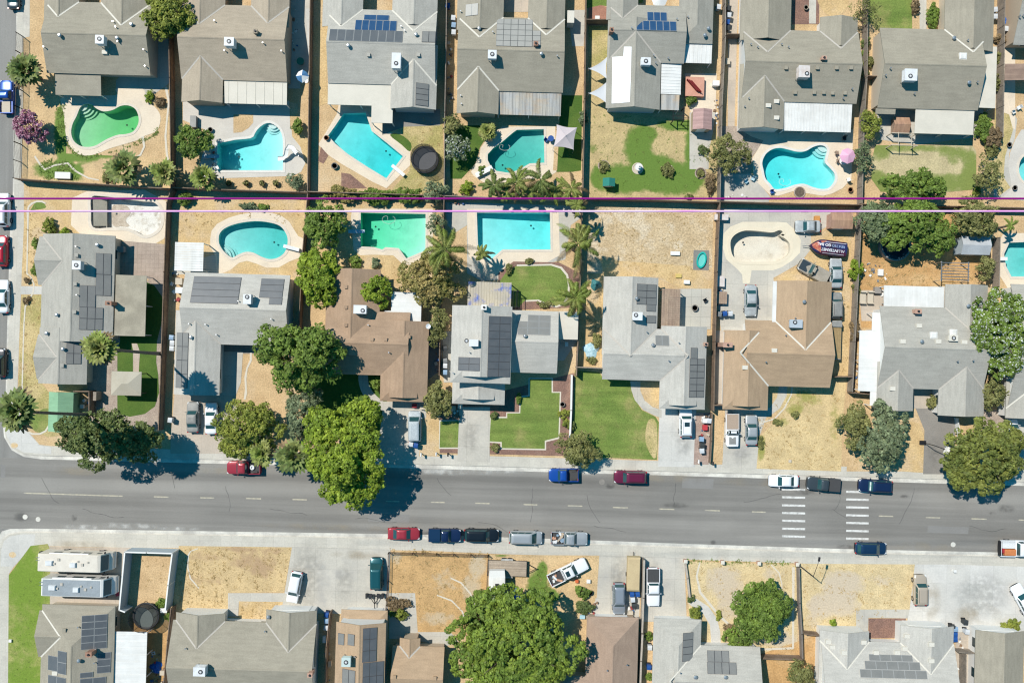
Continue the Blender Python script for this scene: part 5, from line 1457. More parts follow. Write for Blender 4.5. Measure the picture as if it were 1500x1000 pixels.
# driveways and yards
car('parked_car', 'sedan', 282, 611, 90, C_OG, 'grey saloon on the pink driveway left of the white one', len_px=45, z=0.03)
car('parked_car', 'sedan', 309, 613, 90, C_WH, 'white saloon partly under the olive street tree on the pink driveway', len_px=46, z=0.03)
car('parked_van', 'van', 607, 625, 90, M('pale blue-grey cover', (.42, .47, .50), rough=.5), 'pale grey covered van on the brown house driveway', len_px=46, z=.03)
t = car('parked_car', 'suv', 1005, 619, 90, C_WH, 'white car with a dark sunroof on the pale driveway by the brick strip', len_px=43, z=.03)
on_car(t, 'sunroof', GLASS, ((-.2, 0, 1.715), (.7, .75, .035)))
t = car('parked_pickup', 'cabtruck', 1073, 630, -90, C_WH, 'old white pickup with a brown bed cover beside the silver saloon', len_px=49, z=.03)
on_car(t, 'bed_cover', M('brown tarpaulin', (.40, .31, .24), grain=.1), ((-1.42, 0, 1.075), (2.4, 1.72, .05))); on_car(t, 'hood_patch', C_OG, ((1.7, 0, 1.04), (1.2, 1.0, .02)))
car('parked_car', 'sedan', 1101, 630, 90, C_SI, 'silver saloon on the driveway next to the old white pickup', len_px=44, z=.03)
car('parked_car', 'sedan', 1100, 440, -90, C_OX, 'bleached grey saloon on concrete below the drained white pool', len_px=46, z=.02)
car('derelict_car', 'sedan', 1184, 331.5, 180, C_OX, 'bleached silver car by the copper-roofed shed', len_px=37, z=.02)
car('parked_car', 'sedan', 1225, 400, 90, C_OX, 'grey saloon by the fence just below the printed boat cover', len_px=44, z=.02)
car('parked_car', 'suv', 1225, 447.5, 90, C_OG, 'dusty grey car between the saloon and the long trailer by the wall', len_px=39, z=.02)
t = car('derelict_pickup', 'cabtruck', 1193, 397, 151, C_OB, 'dusty beige pickup parked askew with a dark hood', len_px=48, z=.02)
on_car(t, 'hood_panel', C_DG, ((1.85, 0, 1.035), (1.5, 1.5, .02))); on_car(t, 'bed_cover', C_OB, ((-1.42, 0, 1.075), (2.4, 1.75, .05)))
car('parked_car', 'hatch', 431, 860, -101, C_WH, 'white hatchback on the wide driveway by the dry front yard', len_px=46, z=.03)
car('parked_van', 'van', 551, 840.5, 90, C_TE, 'dark teal minivan above the tow dolly', len_px=47, z=.03)
t = car('parked_pickup', 'pickup', 832, 838, 26, C_WH, 'white pickup parked askew on dirt with clutter in its bed', len_px=62, z=.02)
on_car(t, 'sunroof', GLASS, ((-.05, 0, 1.775), (.5, .8, .045)))
for k in range(7):
    b = B(); b.box((-2.3 + 1.3 * rnd.random(), -.6 + 1.2 * rnd.random(), .76), (.15 + .7 * rnd.random(), .1 + .2 * rnd.random(), .1 + .15 * rnd.random()), rnd.random() * 3); b.build('junk', cols[k % 4], t, local=True)
car('parked_car', 'suv', 907, 877, -90, C_GY, 'steel grey car beside the tan covered trailer', len_px=46, z=.03)
t = car('parked_pickup', 'pickup', 957, 860, -90, C_WH, 'white pickup with a dark ribbed bed cover on its own driveway', len_px=56, z=.03)
on_car(t, 'bed_cover', BEDF, ((-1.68, 0, 1.075), (1.85, 1.66, .05)))
t = car('parked_car', 'suv', 1349, 864.5, 90, C_TA, 'old tan car standing alone on the very pale driveway', len_px=45, z=.03)
t = car('parked_car', 'sedan', 1500, 880, 118, C_WH, 'white car with black trim cut by the lower right border', len_px=52, z=.03)
t = car('parked_truck', 'van', 1483, 634, 90, C_WH, 'white van at the right border below the white flowering tree', cat='van', len_px=40, z=.03)

# motorhomes
def motorhome(px, py, Lm, body, roofc, label):
    q = at(px, py, 2.4)
    t = thing('motorhome', label, 'motorhome', (q.x, q.y, .03), 0, 'vehicles parked along the street and in the yards')
    W, Hh = 2.5, 3.0
    b = B()
    prof = [(-Lm / 2, .45), (-Lm / 2, Hh - .12), (-Lm / 2 + .15, Hh), (Lm / 2 - 1.25, Hh), (Lm / 2 - .95, Hh - .12), (Lm / 2 - .35, 1.55), (Lm / 2, 1.25), (Lm / 2, .5)]
    n = len(prof)
    V = []
    for y, k in ((-W / 2, .06), (-W / 2 + .06, 0), (W / 2 - .06, 0), (W / 2, .06)):
        V += [(x * (1 - k * .03), y, z - (k if z > 2 else 0)) for x, z in prof]
    b.add(V, [(i * n + j, i * n + (j + 1) % n, (i + 1) * n + (j + 1) % n, (i + 1) * n + j) for i in range(3) for j in range(n)] + [tuple(range(n)), tuple(3 * n + j for j in range(n))[::-1]])
    b.build('body', body, t, local=True)
    B().box((-.55, 0, Hh + .004), (Lm - 1.6, W - .22, .02)).build('roof_sheet', roofc, t, local=True)
    b = B()
    a, c = Vector((Lm / 2 - .92, 0, Hh - .2)), Vector((Lm / 2 - .40, 0, 1.65))
    o = Vector((.02, 0, .01))
    b.poly([a + o + Vector((0, y, 0)) for y in (-W / 2 + .18, W / 2 - .18)] + [c + o + Vector((0, y, 0)) for y in (W / 2 - .18, -W / 2 + .18)]).build('windshield', GLASST, t, local=True)
    for sg in (1, -1):
        for x, w in ((-2.6, 1.2), (-.2, 1.5), (1.6, 1.3), (Lm / 2 - 1.6, .7)):
            B().box((x, sg * (W / 2 - .005), 1.55), (w, .03, .65)).build('side_window', GLASS, t, local=True)
        B().box((Lm / 2 - .75, sg * (W / 2 + .14), 1.9), (.12, .22, .35)).build('wing_mirror', TRIMB, t, local=True)
        B().box((Lm / 2 + .01, sg * .9, .95), (.08, .35, .2)).build('headlight', LAMP, t, local=True)
        B().box((-Lm / 2 - .02, sg * 1.05, .95), (.06, .2, .35)).build('tail_light', TAILM, t, local=True)
        for x in (Lm * .30, -Lm * .22):
            w = B().tube([(x, sg * (W / 2 - .28), .42), (x, sg * (W / 2 + .01), .42)], .42, 18).build('wheel', TYRE, t, local=True)
            B().tube([(x, sg * (W / 2), .42), (x, sg * (W / 2 + .03), .42)], .25, 14).build('rim', RIM, w, local=True)
    b = B()
    for y in (.35, .75): b.tube([(-Lm / 2 - .05, y, .6), (-Lm / 2 - .08, y, Hh + .25), (-Lm / 2 + .3, y, Hh + .05)], .025, 6)
    for k in range(7): b.tube([(-Lm / 2 - .07, .35, .8 + .33 * k), (-Lm / 2 - .07, .75, .8 + .33 * k)], .02, 6)
    b.build('ladder', CHROME, t, local=True)
    B().box((-.6, W / 2 + .07, Hh - .35), (5.6, .14, .16)).build('awning_roll', TRIM, t, local=True)
    for x, y, s in ((-3.2, .0, 1.1), (.2, -.2, .9)):
        b = B(); b.box((x, y, Hh), (s, .72, .10)); b.box((x, y, Hh + .10), (s, .72, .22), taper=.82)
        b.build('air_conditioner', COOLW, t, local=True)
    for x, y, s in ((-1.9, .5, .42), (-2.5, -.1, .3), (1.5, -.15, .42), (.9, .3, .25), (2.3, .2, .3)):
        B().box((x, y, Hh), (s, s, .14), taper=.85).build('roof_hatch', FLASHB, t, local=True)
    B().box((Lm / 2 + .03, 0, .4), (.16, W - .2, .3)).build('bumper', TRIM, t, local=True)
    return t
CREAM = M('cream fibreglass', (.72, .66, .57), (.66, .60, .52), sc=1, rough=.4, grain=.03)
motorhome(109, 823, 9.9, CREAM, CREAM, 'cream motorhome with cream roof, upper one of the two by the white wall')
motorhome(113.5, 859, 9.8, M('white fibreglass', (.72, .71, .68), rough=.4, grain=.03), M('grey roof membrane', (.31, .345, .37), (.27, .30, .32), sc=.8, grain=.08), 'motorhome with blue-grey roof, lower one of the two by the white wall')
# camper under the big tree
q = at(728, 886, 2.3)
t = thing('camper_trailer', 'white camper trailer half hidden under the biggest tree', 'trailer', (q.x, q.y, .02), R(90) + TH)
b = B(); b.box((0, 0, .55), (8.2, 2.35, 2.15)); b.box((0, 0, 2.701), (8.1, 2.25, .06)); b.build('body', METALW, t, local=True)
b = B(); b.solid([[(4.1, -1.17, 2.7), (4.75, -1.1, 1.6), (4.75, 1.1, 1.6), (4.1, 1.17, 2.7)]], .9); b.build('nose', W_WH, t, local=True)
B().box((3.0, 0, 2.76), (.5, .5, .16)).build('roof_hatch', DARK, t, local=True)
B().box((.5, .1, 2.76), (.9, .7, .26), taper=.85).build('air_conditioner', COOLW, t, local=True)
for sg in (1, -1):
    for x in (-.6, .35): B().tube([(x, sg * .95, .35), (x, sg * 1.19, .35)], .35, 16).build('wheel', TYRE, t, local=True)
    for x in (-2.2, 1.6): B().box((x, sg * 1.17, 1.35), (1.2, .04, .6)).build('side_window', GLASS, t, local=True)
b = B(); b.tube([(4.1, .6, .5), (5.6, 0, .5)], .05, 6); b.tube([(4.1, -.6, .5), (5.6, 0, .5)], .05, 6); b.build('drawbar', BLACK, t, local=True)
# flat trailer
q = at(743, 832, .7)
t = thing('flat_trailer', 'wooden decked flat trailer above the white camper', 'trailer', (q.x, q.y, .02), TH - TH)
b = B()
for k in range(8): b.box((0, -.97 + k * .277, .62), (5.6, .265, .06))
b.build('deck', PLANKH, t, local=True)
b = B()
for a in (1, -1): b.box((0, a * 1.1, .5), (5.7, .08, .16))
for a in (1, -1): b.box((a * 2.85, 0, .5), (.08, 2.28, .2))
b.build('frame', BLACK, t, local=True)
b = B(); b.tube([(2.85, .7, .5), (4.2, 0, .5)], .05, 6); b.tube([(2.85, -.7, .5), (4.2, 0, .5)], .05, 6); b.box((4.2, 0, .42), (.25, .12, .16)); b.build('drawbar', BLACK, t, local=True)
for a in (1, -1):
    for x in (-.5, .35):
        B().tube([(x, a * 1.16, .34), (x, a * 1.38, .34)], .34, 16).build('wheel', TYRE, t, local=True)
    B().box((-.07, a * 1.27, .7), (1.75, .28, .05)).build('fender', RUSTM, t, local=True)
B().box((-2.0, -.5, .682), (.5, .35, .25)).build('load_box', COOLW, t, local=True)
# tow dolly
q = at(549, 874, .4)
t = thing('tow_dolly', 'black two-wheeled tow dolly standing below the teal minivan', 'tow dolly', (q.x, q.y, .04), TH)
b = B(); b.box((0, .25, .45), (2.3, .14, .12))
for a in (1, -1): b.tube([(a * .8, .25, .48), (0, -1.0, .48)], .05, 6)
b.tube([(0, .25, .48), (0, -1.6, .48)], .06, 6); b.build('frame', BLACK, t, local=True)
for a in (1, -1):
    B().tube([(a * 1.05, .25, .3), (a * 1.28, .25, .3)], .3, 16).build('wheel', TYRE, t, local=True)
    B().box((a * 1.16, .25, .62), (.32, .75, .05)).build('fender', DARK, t, local=True)
    B().box((a * .55, .25, .6), (.45, .7, .05)).build('wheel_tray', DARK, t, local=True)
# long trailer beside the sandy brown house
q = at(1224.5, 498, 1.2)
t = thing('cargo_trailer', 'long narrow trailer with a brown board top against the sandy house', 'trailer', (q.x, q.y, .02), R(90))
B().box((0, 0, .55), (5.6, 1.55, .6)).build('bed', RUSTM, t, local=True)
b = B()
for k in range(6): b.box((-.4, -.62 + k * .25, 1.15), (4.6, .235, .05))
b.build('board_top', M('brown boards', (.36, .26, .13), (.31, .22, .11), sc=.8, grain=.12), t, local=True)
for a in (1, -1): B().tube([(-.3, a * .78, .34), (-.3, a * 1.0, .34)], .34, 16).build('wheel', TYRE, t, local=True)
B().tube([(-2.8, 0, .6), (-3.9, 0, .6)], .05, 6).build('drawbar', BLACK, t, local=True)
B().box((2.3, 0, 1.152), (.8, 1.5, .3)).build('tool_box', C_OG, t, local=True)
# boat under a printed vinyl cover
q = at(1213, 363, 1.2)
t = thing('covered_boat', 'boat on a trailer under a black and red printed vinyl cover', 'boat', (q.x, q.y, .02), R(173) + TH)
def hullw(u): return 1.12 * (1 - max(0, (u - .12) / .38) ** 2.2) * (1 - .12 * max(0, -u))
secs = []
NU = 15
for k in range(NU):
    u = -.5 + k / (NU - 1)
    w = max(.05, hullw(u))
    zt_ = 1.45 + .22 * math.sin((u + .5) * 2.4)
    secs.append([(u * 5.4, y * w, z) for y, z in ((1.0, .95), (1.02, 1.12), (.78, zt_ - .12), (.35, zt_ - .02), (0, zt_), (-.35, zt_ - .02), (-.78, zt_ - .12), (-1.02, 1.12), (-1.0, .95))])
V = [p for s_ in secs for p in s_]
b = B(); b.add(V, [(i * 9 + k, i * 9 + k + 1, i * 9 + 9 + k + 1, i * 9 + 9 + k) for i in range(NU - 1) for k in range(8)]); b.poly(secs[0]); b.poly(secs[-1][::-1])
VIN = M('black and navy vinyl', (.02, .024, .05), (.10, .02, .045), (.02, .03, .11), rough=.4, sc=1.1, sc3=.6, th3=.5, grain=.1)
cov = b.build('vinyl_cover', VIN, t, local=True, shade=True)
hl = [[(x, y * .9, z - .05 if abs(y) > 0 else z) for x, y, z in (s_[0], s_[8])] + [(s_[0][0], 0, .45)] for s_ in secs]
b = B(); b.add([p for s_ in hl for p in s_], [(i * 3 + a, i * 3 + c, i * 3 + 3 + c, i * 3 + 3 + a) for i in range(NU - 1) for a, c in ((0, 2), (2, 1))]); b.poly(hl[0]); b.build('hull', W_WH, t, local=True)
def surf(x, y):
    u = x / 5.4
    w = max(.05, hullw(u)); zt_ = 1.45 + .22 * math.sin((u + .5) * 2.4); f = abs(y) / w
    for (a, za), (c, zc) in zip(((0, zt_), (.35, zt_ - .02), (.78, zt_ - .12), (1.02, 1.12)), ((.35, zt_ - .02), (.78, zt_ - .12), (1.02, 1.12), (1.3, 1.0))):
        if a <= f <= c: return za + (zc - za) * (f - a) / (c - a)
    return 1.0
def decal(name, mat, poly, lift=.012, parent=None, n=10):
    """a printed shape lying on the cover"""
    b = B()
    V, fs = [], []
    (x0, y0), (x1, y1), (x2, y2), (x3, y3) = poly
    for i in range(n + 1):
        for j in range(5):
            f, g = i / n, j / 4
            x = (x0 * (1 - f) + x1 * f) * (1 - g) + (x3 * (1 - f) + x2 * f) * g
            y = (y0 * (1 - f) + y1 * f) * (1 - g) + (y3 * (1 - f) + y2 * f) * g
            V.append((x, y, surf(x, y) + lift))
    for i in range(n):
        for j in range(4): fs.append((i * 5 + j, i * 5 + j + 1, i * 5 + 6 + j, i * 5 + 5 + j))
    return b.add(V, fs).build(name, mat, parent or cov, local=True)
REDV = M('red flame print', (.48, .10, .07), (.58, .27, .16), (.26, .04, .07), rough=.4, sc=2.2, sc3=1.6, th3=.55, grain=.1)
PALEV = M('white print', (.76, .75, .78), rough=.45, grain=.03)
decal('flame_print', REDV, ((1.35, -.86), (2.45, -.22), (2.55, .18), (1.1, .84)))
decal('flame_print', REDV, ((.35, -.98), (1.36, -.80), (1.1, -.55), (.6, -.75)))
decal('stripe_print', PALEV, ((-2.5, -.86), (1.1, -.76), (1.1, -.70), (-2.5, -.79)))
decal('stripe_print', PALEV, ((-2.3, .80), (.9, .84), (.9, .89), (-2.3, .86)))
def word(txt, x, y, size, bold, mat, name='lettering'):
    """raised vinyl lettering draped on the cover, read from the boat's other side"""
    c = bpy.data.curves.new('w', 'FONT'); c.body = txt; c.size = size; c.offset = .018 if bold else .004
    o = bpy.data.objects.new('w', c); COL.objects.link(o)
    dg = bpy.context.evaluated_depsgraph_get(); dg.update()
    me = bpy.data.meshes.new_from_object(o.evaluated_get(dg))
    bpy.data.objects.remove(o)
    bm = bmesh.new(); bm.from_mesh(me)
    bmesh.ops.triangulate(bm, faces=bm.faces[:])
    for v in bm.verts:
        X, Y = x + v.co.x * 1.02, y + v.co.y
        v.co = (X, Y, surf(X, Y) + .022)
    bm.to_mesh(me); bm.free()
    return put(name, me, mat, cov)
word('ALL', -2.32, .18, .54, False, PALEV); word('INTERNET', -1.38, .18, .54, True, PALEV)
word('REATED', -2.32, -.52, .54, False, M('blue grey print', (.36, .46, .66), rough=.4, grain=0)); word('GO BAL', -.22, -.52, .54, True, PALEV)
b = B(); b.tube([(2.2, 0, .5), (3.5, 0, .5)], .05, 6)
for a in (1, -1): b.tube([(-2.4, a * .7, .45), (2.2, a * .3, .45)], .05, 6)
b.build('trailer_frame', CHROME, t, local=True)
for a in (1, -1): B().tube([(-.8, a * .95, .3), (-.8, a * 1.15, .3)], .3, 16).build('wheel', TYRE, t, local=True)
# ------------------------------------------------------------------ plants
def leaf_mesh(name, C, Nn, size, rs, asp=.62):
    """one small folded leaf card per centre"""
    n = len(C)
    Nn = Nn / (np.linalg.norm(Nn, axis=1, keepdims=True) + 1e-9)
    a = rs.normal(size=(n, 3))
    a -= (a * Nn).sum(1, keepdims=True) * Nn
    a /= np.linalg.norm(a, axis=1, keepdims=True) + 1e-9
    b = np.cross(Nn, a)
    s = size[:, None]
    dn = Nn * (-.18) * s
    V = np.stack([C - a * s, C + b * s * asp + dn, C + a * s, C - b * s * asp + dn], 1).reshape(-1, 3)
    me = bpy.data.meshes.new(name)
    me.vertices.add(4 * n); me.loops.add(4 * n); me.polygons.add(n)
    me.vertices.foreach_set('co', V.astype(np.float32).ravel())
    me.loops.foreach_set('vertex_index', np.arange(4 * n, dtype=np.int32))
    me.polygons.foreach_set('loop_start', np.arange(0, 4 * n, 4, dtype=np.int32))
    me.update(calc_edges=True)
    return me

def crown_points(rx, ry, h0, h1, seed, dens=1.0, lobes=None, clump=.5):
    """leaves set in rounded clumps, clumps set on uneven lobes"""
    rs = np.random.RandomState(seed)
    rz = (h1 - h0) / 2
    rm = (rx * ry) ** .5
    K = lobes or max(9, int(8 + rm * 2.6))
    cs = clump
    C, Nn = [], []
    S3 = np.array([rx, ry, rz])
    for k in range(K + 1):
        if k == 0: c, r = np.array([0, 0, -.18]), .58
        else:
            a = 2 * math.pi * (k * .618 + rs.rand() * .25)
            r = .19 + .17 * rs.rand()
            f = min(.22 + .68 * rs.rand() ** .6, 1.05 - r + .12 * rs.rand())
            c = np.array([math.cos(a) * f, math.sin(a) * f, -.62 + 1.25 * rs.rand() * (1.12 - f)])
        n = max(3, int(r * r * rx * ry * 5.6 / (cs * cs)))
        for j in range(n):
            d = rs.normal(size=3); d[2] = d[2] * .9 + .45
            d /= np.linalg.norm(d)
            if d[2] < -.45 or rs.rand() < .07: continue
            q = (c + d * r * rs.uniform(.85, 1.12)) * S3
            s = cs * rs.uniform(.55, 1.15)
            m = max(6, int(30 * dens * (s / cs) ** 1.4))
            o = rs.normal(size=(m, 3)); o[:, 2] = np.abs(o[:, 2]) * .9 + .05
            o += d * .5
            o /= np.linalg.norm(o, axis=1, keepdims=True)
            C.append(q + o * s * np.array([1, 1, .8]) * (.72 + .4 * rs.rand(m, 1)))
            Nn.append(o * .9 + np.array([0, 0, .3]) + rs.normal(size=(m, 3)) * .38)
    C, Nn = np.concatenate(C), np.concatenate(Nn)
    C[:, 2] += (h0 + h1) / 2
    C[:, 2] = np.maximum(C[:, 2], h0 * .9 + .03)
    return C, Nn, rs

def tree(px, py, rx, ry, h1, mat, label, name='tree', cat='tree', h0=None, seed=1, leaf=.17, dens=1.0, clump=.5, lean=(0, 0), group=None, bloom=None, bark=BARK, lobes=None):
    """px, py, rx, ry: the crown in the photo, in pixels"""
    h0 = h1 * .30 if h0 is None else h0
    hm = h0 + (h1 - h0) * .55
    q = at(px, py, hm)
    k = .1 * (H - hm) / H
    rx, ry = rx * k * .93, ry * k * .93
    base = Vector((q.x + lean[0], q.y + lean[1], 0))
    t = thing(name, label, cat, base, group=group)
    C, Nn, rs = crown_points(rx, ry, h0, h1, seed, dens, lobes, clump)
    size = leaf * (.6 + .8 * rs.rand(len(C)))
    C[:, 0] += q.x - base.x; C[:, 1] += q.y - base.y
    me = leaf_mesh('crown', C, Nn, size, rs)
    put('crown', me, mat, t)
    r0 = .05 + h1 * .02
    top = Vector((q.x - base.x, q.y - base.y, hm + .1 * h1))
    b = B()
    fork = Vector((top.x * .4, top.y * .4, max(.25, h0 * 1.0)))
    b.tube([(0, 0, -.05), (0, 0, .1), fork * .6, fork], [r0 * 1.5, r0 * 1.15, r0, r0 * .85], 8)
    for i in range(6 if h1 > 3 else 4):
        a = 2 * math.pi * i / (6 if h1 > 3 else 4) + seed
        e = Vector((top.x + math.cos(a) * rx * .62, top.y + math.sin(a) * ry * .62, h0 + (h1 - h0) * (.45 + .2 * (i % 2))))
        mdl = fork.lerp(e, .5) + Vector((0, 0, .15 * (h1 - h0)))
        b.tube([fork - Vector((0, 0, .1)), mdl, e], [r0 * .7, r0 * .42, r0 * .12], 6)
    b.tube([fork, top], [r0 * .8, r0 * .2], 6)
    b.build('trunk', bark, t, local=True)
    if bloom:
        m = rs.rand(len(C)) < bloom[1]
        o = C[m] * 1.0; o[:, 2] += .08
        put('blossom', leaf_mesh('blossom', o, Nn[m] + np.array([0, 0, .6]), .075 + .06 * rs.rand(m.sum()), rs, .9), bloom[0], t)
    return t

def shrub(px, py, rx, ry, h, mat, label, seed=1, name='shrub', leaf=.11, **k):
    return tree(px, py, rx, ry, h, mat, label, name, 'shrub', h0=h * .08, seed=seed, leaf=leaf, clump=k.pop('clump', .24), dens=k.pop('dens', .8), **k)

def fan_palm(px, py, r, h, mat, label, seed=1, base=None, n=15, dead=True):
    rs = random.Random(seed)
    q = at(px, py, h)
    r = r * .1 * (H - h) / H
    g = at(*base) if base else Vector((q.x, q.y, 0))
    t = thing('fan_palm', label, 'palm tree', (g.x, g.y, 0))
    T = q - g
    T.z = h
    b = B()
    P = [Vector((T.x * f ** 1.25, T.y * f ** 1.25, h * f - .05)) for f in (0, .1, .25, .45, .65, .85, .93)]
    b.tube(P, [.34, .27, .24, .21, .19, .19, .22] if h > 4 else [.3, .26, .24, .22, .21, .2, .2], 10)
    b.build('trunk', PBARK, t, local=True)
    V, F = [], []
    D = B()
    for i in range(n):
        a = i * 2.399963 + rs.random() * .4
        el = R(82 - 90 * (i / n) ** .7) + rs.uniform(-.14, .14)
        pl = r * (.12 + .46 * min(1, i / n * 1.6)) * rs.uniform(.8, 1.15)
        d = Vector((math.cos(a) * math.cos(el), math.sin(a) * math.cos(el), math.sin(el)))
        o = Vector((T.x, T.y, h - .15))
        e = o + d * pl + Vector((0, 0, -.12 * pl))
        bb = D if dead and i > n * .86 else None
        W = bb or MAIN
        W.tube([o, o.lerp(e, .5) + Vector((0, 0, .04)), e], [.03, .022, .015], 4, cap=False)
        side = d.cross(Vector((0, 0, 1))).normalized()
        up = side.cross(d).normalized()
        R_ = r * (.52 + .14 * rs.random())
        m = 8
        for j in range(m):
            th = R(-92 + 184 * j / (m - 1)) + rs.uniform(-.05, .05)
            L = R_ * (1 - .18 * abs(th) / 1.6) * rs.uniform(.88, 1.05)
            v = d * math.cos(th) + side * math.sin(th)
            w = v.cross(up).normalized() * .11 * r
            mid = e + v * L * .55 + up * (.05 * L)
            tip = e + v * L + Vector((0, 0, -.16 * L))
            k0 = len(W.v)
            W.add([e - w * .15, e + w * .15, mid + w, mid - w, tip + w * .25, tip - w * .25], [(0, 1, 2, 3), (3, 2, 4, 5)])
    MAIN.build('crown', mat, t, local=True)
    MAIN.__init__()
    if D.v: D.build('dead_fronds', L_BN, t, local=True)
    return t
MAIN = B()

def feather_palm(px, py, r, h, mat, label, seed=1, n=17, base=None, droop=.55, name='feather_palm'):
    rs = random.Random(seed)
    q = at(px, py, h)
    r = r * .1 * (H - h) / H
    g = at(*base) if base else Vector((q.x, q.y, 0))
    t = thing(name, label, 'palm tree', (g.x, g.y, 0))
    T = q - g; T.z = h
    b = B()
    b.tube([Vector((T.x * f, T.y * f, h * f - .05)) for f in (0, .08, .3, .6, .9, 1)], [.26, .2, .17, .15, .14, .12], 10)
    b.build('trunk', PBARK, t, local=True)
    W0, DD = B(), B()
    sk = rs.random() * 6
    for i in range(n):
        a = sk + i * 2.399963 + rs.uniform(-.5, .5)
        el = R(rs.uniform(18, 74)) if i not in (n - 2, n - 5) else R(-8)
        L = r * rs.uniform(.75, 1.4)
        hd = Vector((math.cos(a), math.sin(a), 0))
        P = []
        tw = rs.uniform(-.6, .6)
        dp = droop * rs.uniform(.6, 1.5)
        sd = Vector((-hd.y, hd.x, 0))
        for k in range(12):
            f = k / 11
            x = L * (math.sin(f * 1.35) / 1.35 * math.cos(el) + .30 * f)
            z = L * (f * math.sin(el) * .75 - dp * f ** 2.1)
            P.append(Vector((T.x, T.y, h)) + hd * x + sd * (tw * L * f * f * .5) + Vector((0, 0, z)))
        W = DD if i in (n - 2, n - 5) else W0
        W.tube(P, [.03 - .0022 * k for k in range(12)], 4, cap=False)
        for k in range(40):
            f = .08 + .92 * k / 39
            i0 = min(10, int(f * 11))
            p = P[i0].lerp(P[i0 + 1], f * 11 - i0)
            dr = (P[i0 + 1] - P[i0]).normalized()
            ll = r * .235 * (math.sin(math.pi * (.12 + .85 * f)) ** .6) * rs.uniform(.85, 1.1)
            for sg in (1, -1):
                v = (sd * sg * .8 + dr * .65 + Vector((0, 0, -.35 + rs.uniform(-.3, .25)))).normalized()
                w = dr * .038
                W.add([p - w, p + w, p + v * ll * .6 + w * .9, p + v * ll + Vector((0, 0, -.16 * ll)), p + v * ll * .6 - w * .9], [(0, 1, 2, 3, 4)])
    W0.build('crown', mat, t, local=True)
    if h > 3: DD.build('dead_fronds', L_BN, t, local=True)
    return t

def tufts(label_kind, poly, n, mat, size=.16, seed=1):
    """uncountable grass: blades in small tufts, one object"""
    rs = np.random.RandomState(seed)
    P = wpoly(poly)
    xs, ys = [p.x for p in P], [p.y for p in P]
    pts_ = []
    tries = 0
    while len(pts_) < n and tries < n * 12:
        tries += 1
        x, y = rs.uniform(min(xs), max(xs)), rs.uniform(min(ys), max(ys))
        if inside((x, y), P): pts_.append((x, y))
    C, Nn, S_ = [], [], []
    for x, y in pts_:
        m = rs.randint(5, 10)
        s = size * rs.uniform(.5, 1.5)
        for _ in range(m):
            C.append((x + rs.normal() * s * .8, y + rs.normal() * s * .8, .035 + s * .12 * rs.rand()))
            Nn.append((rs.normal() * .5, rs.normal() * .5, 1.0))
            S_.append(s * rs.uniform(.5, 1))
    o = put('grass', leaf_mesh('grass', np.array(C), np.array(Nn), np.array(S_), rs, .4), mat)
    return tag(o, kind='stuff')

# ---- street and yard trees (crown centre and radii in photo pixels, height in metres)
tree(242, 20, 42, 38, 7.0, L_YG, 'yellow-green tree at the upper border between the two grey-brown roofs', seed=3)
tree(40, 186, 27, 24, 4.6, L_PK, 'pink flowering tree leaning over the iron fence', name='flowering_tree', seed=4, leaf=.15, bloom=(M('pale pink blossom', (.48, .26, .34), grain=0, island=.2), .25))
tree(281, 206, 29, 28, 4.6, L_MG, 'round green citrus tree left of the pale cyan pool', name='citrus_tree', seed=5)
tree(504, 664, 70, 80, 11.0, L_BR, 'big bright green street tree casting its shade onto the road', name='street_tree', seed=6, leaf=.21, clump=.6, lobes=17)
tree(434, 520, 66, 55, 11.5, L_MG, 'large deep green tree between the L-shaped and the tan-brown house', seed=7, leaf=.22, clump=.7)
tree(441, 603, 30, 45, 7.5, L_GG, 'silvery green tree just below the large deep green tree', seed=8, leaf=.15)
tree(356, 627, 54, 44, 6.8, L_YG, 'spreading olive-yellow street tree above the red pickup', name='street_tree', seed=9, leaf=.16)
tree(146, 646, 75, 46, 10.5, L_DK, 'broad dark green street tree below the tan gazebo', name='street_tree', seed=10, leaf=.2, clump=.6)
tree(473, 324, 31, 38, 6.5, L_MG, 'leafy green tree just above the bushy tree at the tan-brown roof corner', seed=11, leaf=.18)
tree(464, 405, 31, 46, 6.5, L_BR, 'bushy bright tree between the teal kidney pool and the tan-brown roof', seed=12, leaf=.2)
tree(552, 427, 25, 22, 5.6, L_BR, 'round bright green tree leaning over the tan-brown roof', seed=13)
tree(632, 408, 48, 42, 6.5, L_TN, 'tawny seed-laden tree beneath the tall feather palm', seed=14, leaf=.16)
tree(640, 478, 15, 30, 4.2, L_OL, 'narrow olive tree in the side yard of the tan-brown house', seed=15, leaf=.14)
tree(642, 590, 20, 30, 4.5, L_OL, 'dark leaning fruit tree by the tan-brown garage corner', seed=16, leaf=.18)
tree(846, 661, 34, 28, 4.8, L_OL, 'dense olive kerb tree over the bright blue pickup', name='street_tree', seed=17, leaf=.12, dens=1.4)
tree(1071, 226, 32, 31, 5.6, L_OL, 'feathery olive tree on the fence beside the turquoise lobed pool', seed=18, leaf=.13)
tree(1343, 268, 50, 24, 6.5, L_MG, 'spiky green tree at the bottom fence of the wide mown lawn', seed=19, leaf=.18)
tree(1338, 325, 52, 40, 7.5, L_MG, 'big green tree overhanging the round dark pool', seed=20, leaf=.19)
tree(1290, 322, 38, 30, 6.5, L_DG, 'grey-green tree left of the big green tree, near the copper-roofed shed', seed=21, leaf=.16)
tree(1380, 345, 22, 30, 5.5, L_MG, 'smaller green tree right of the round dark pool', seed=22, leaf=.17)
tree(1430, 318, 40, 30, 6.5, L_OL, 'olive green tree shading the grey garden shed', seed=23, leaf=.16)
tree(1450, 255, 19, 33, 4.4, L_OL, 'tall dense bush tree right of the wide mown lawn', seed=24, leaf=.13)
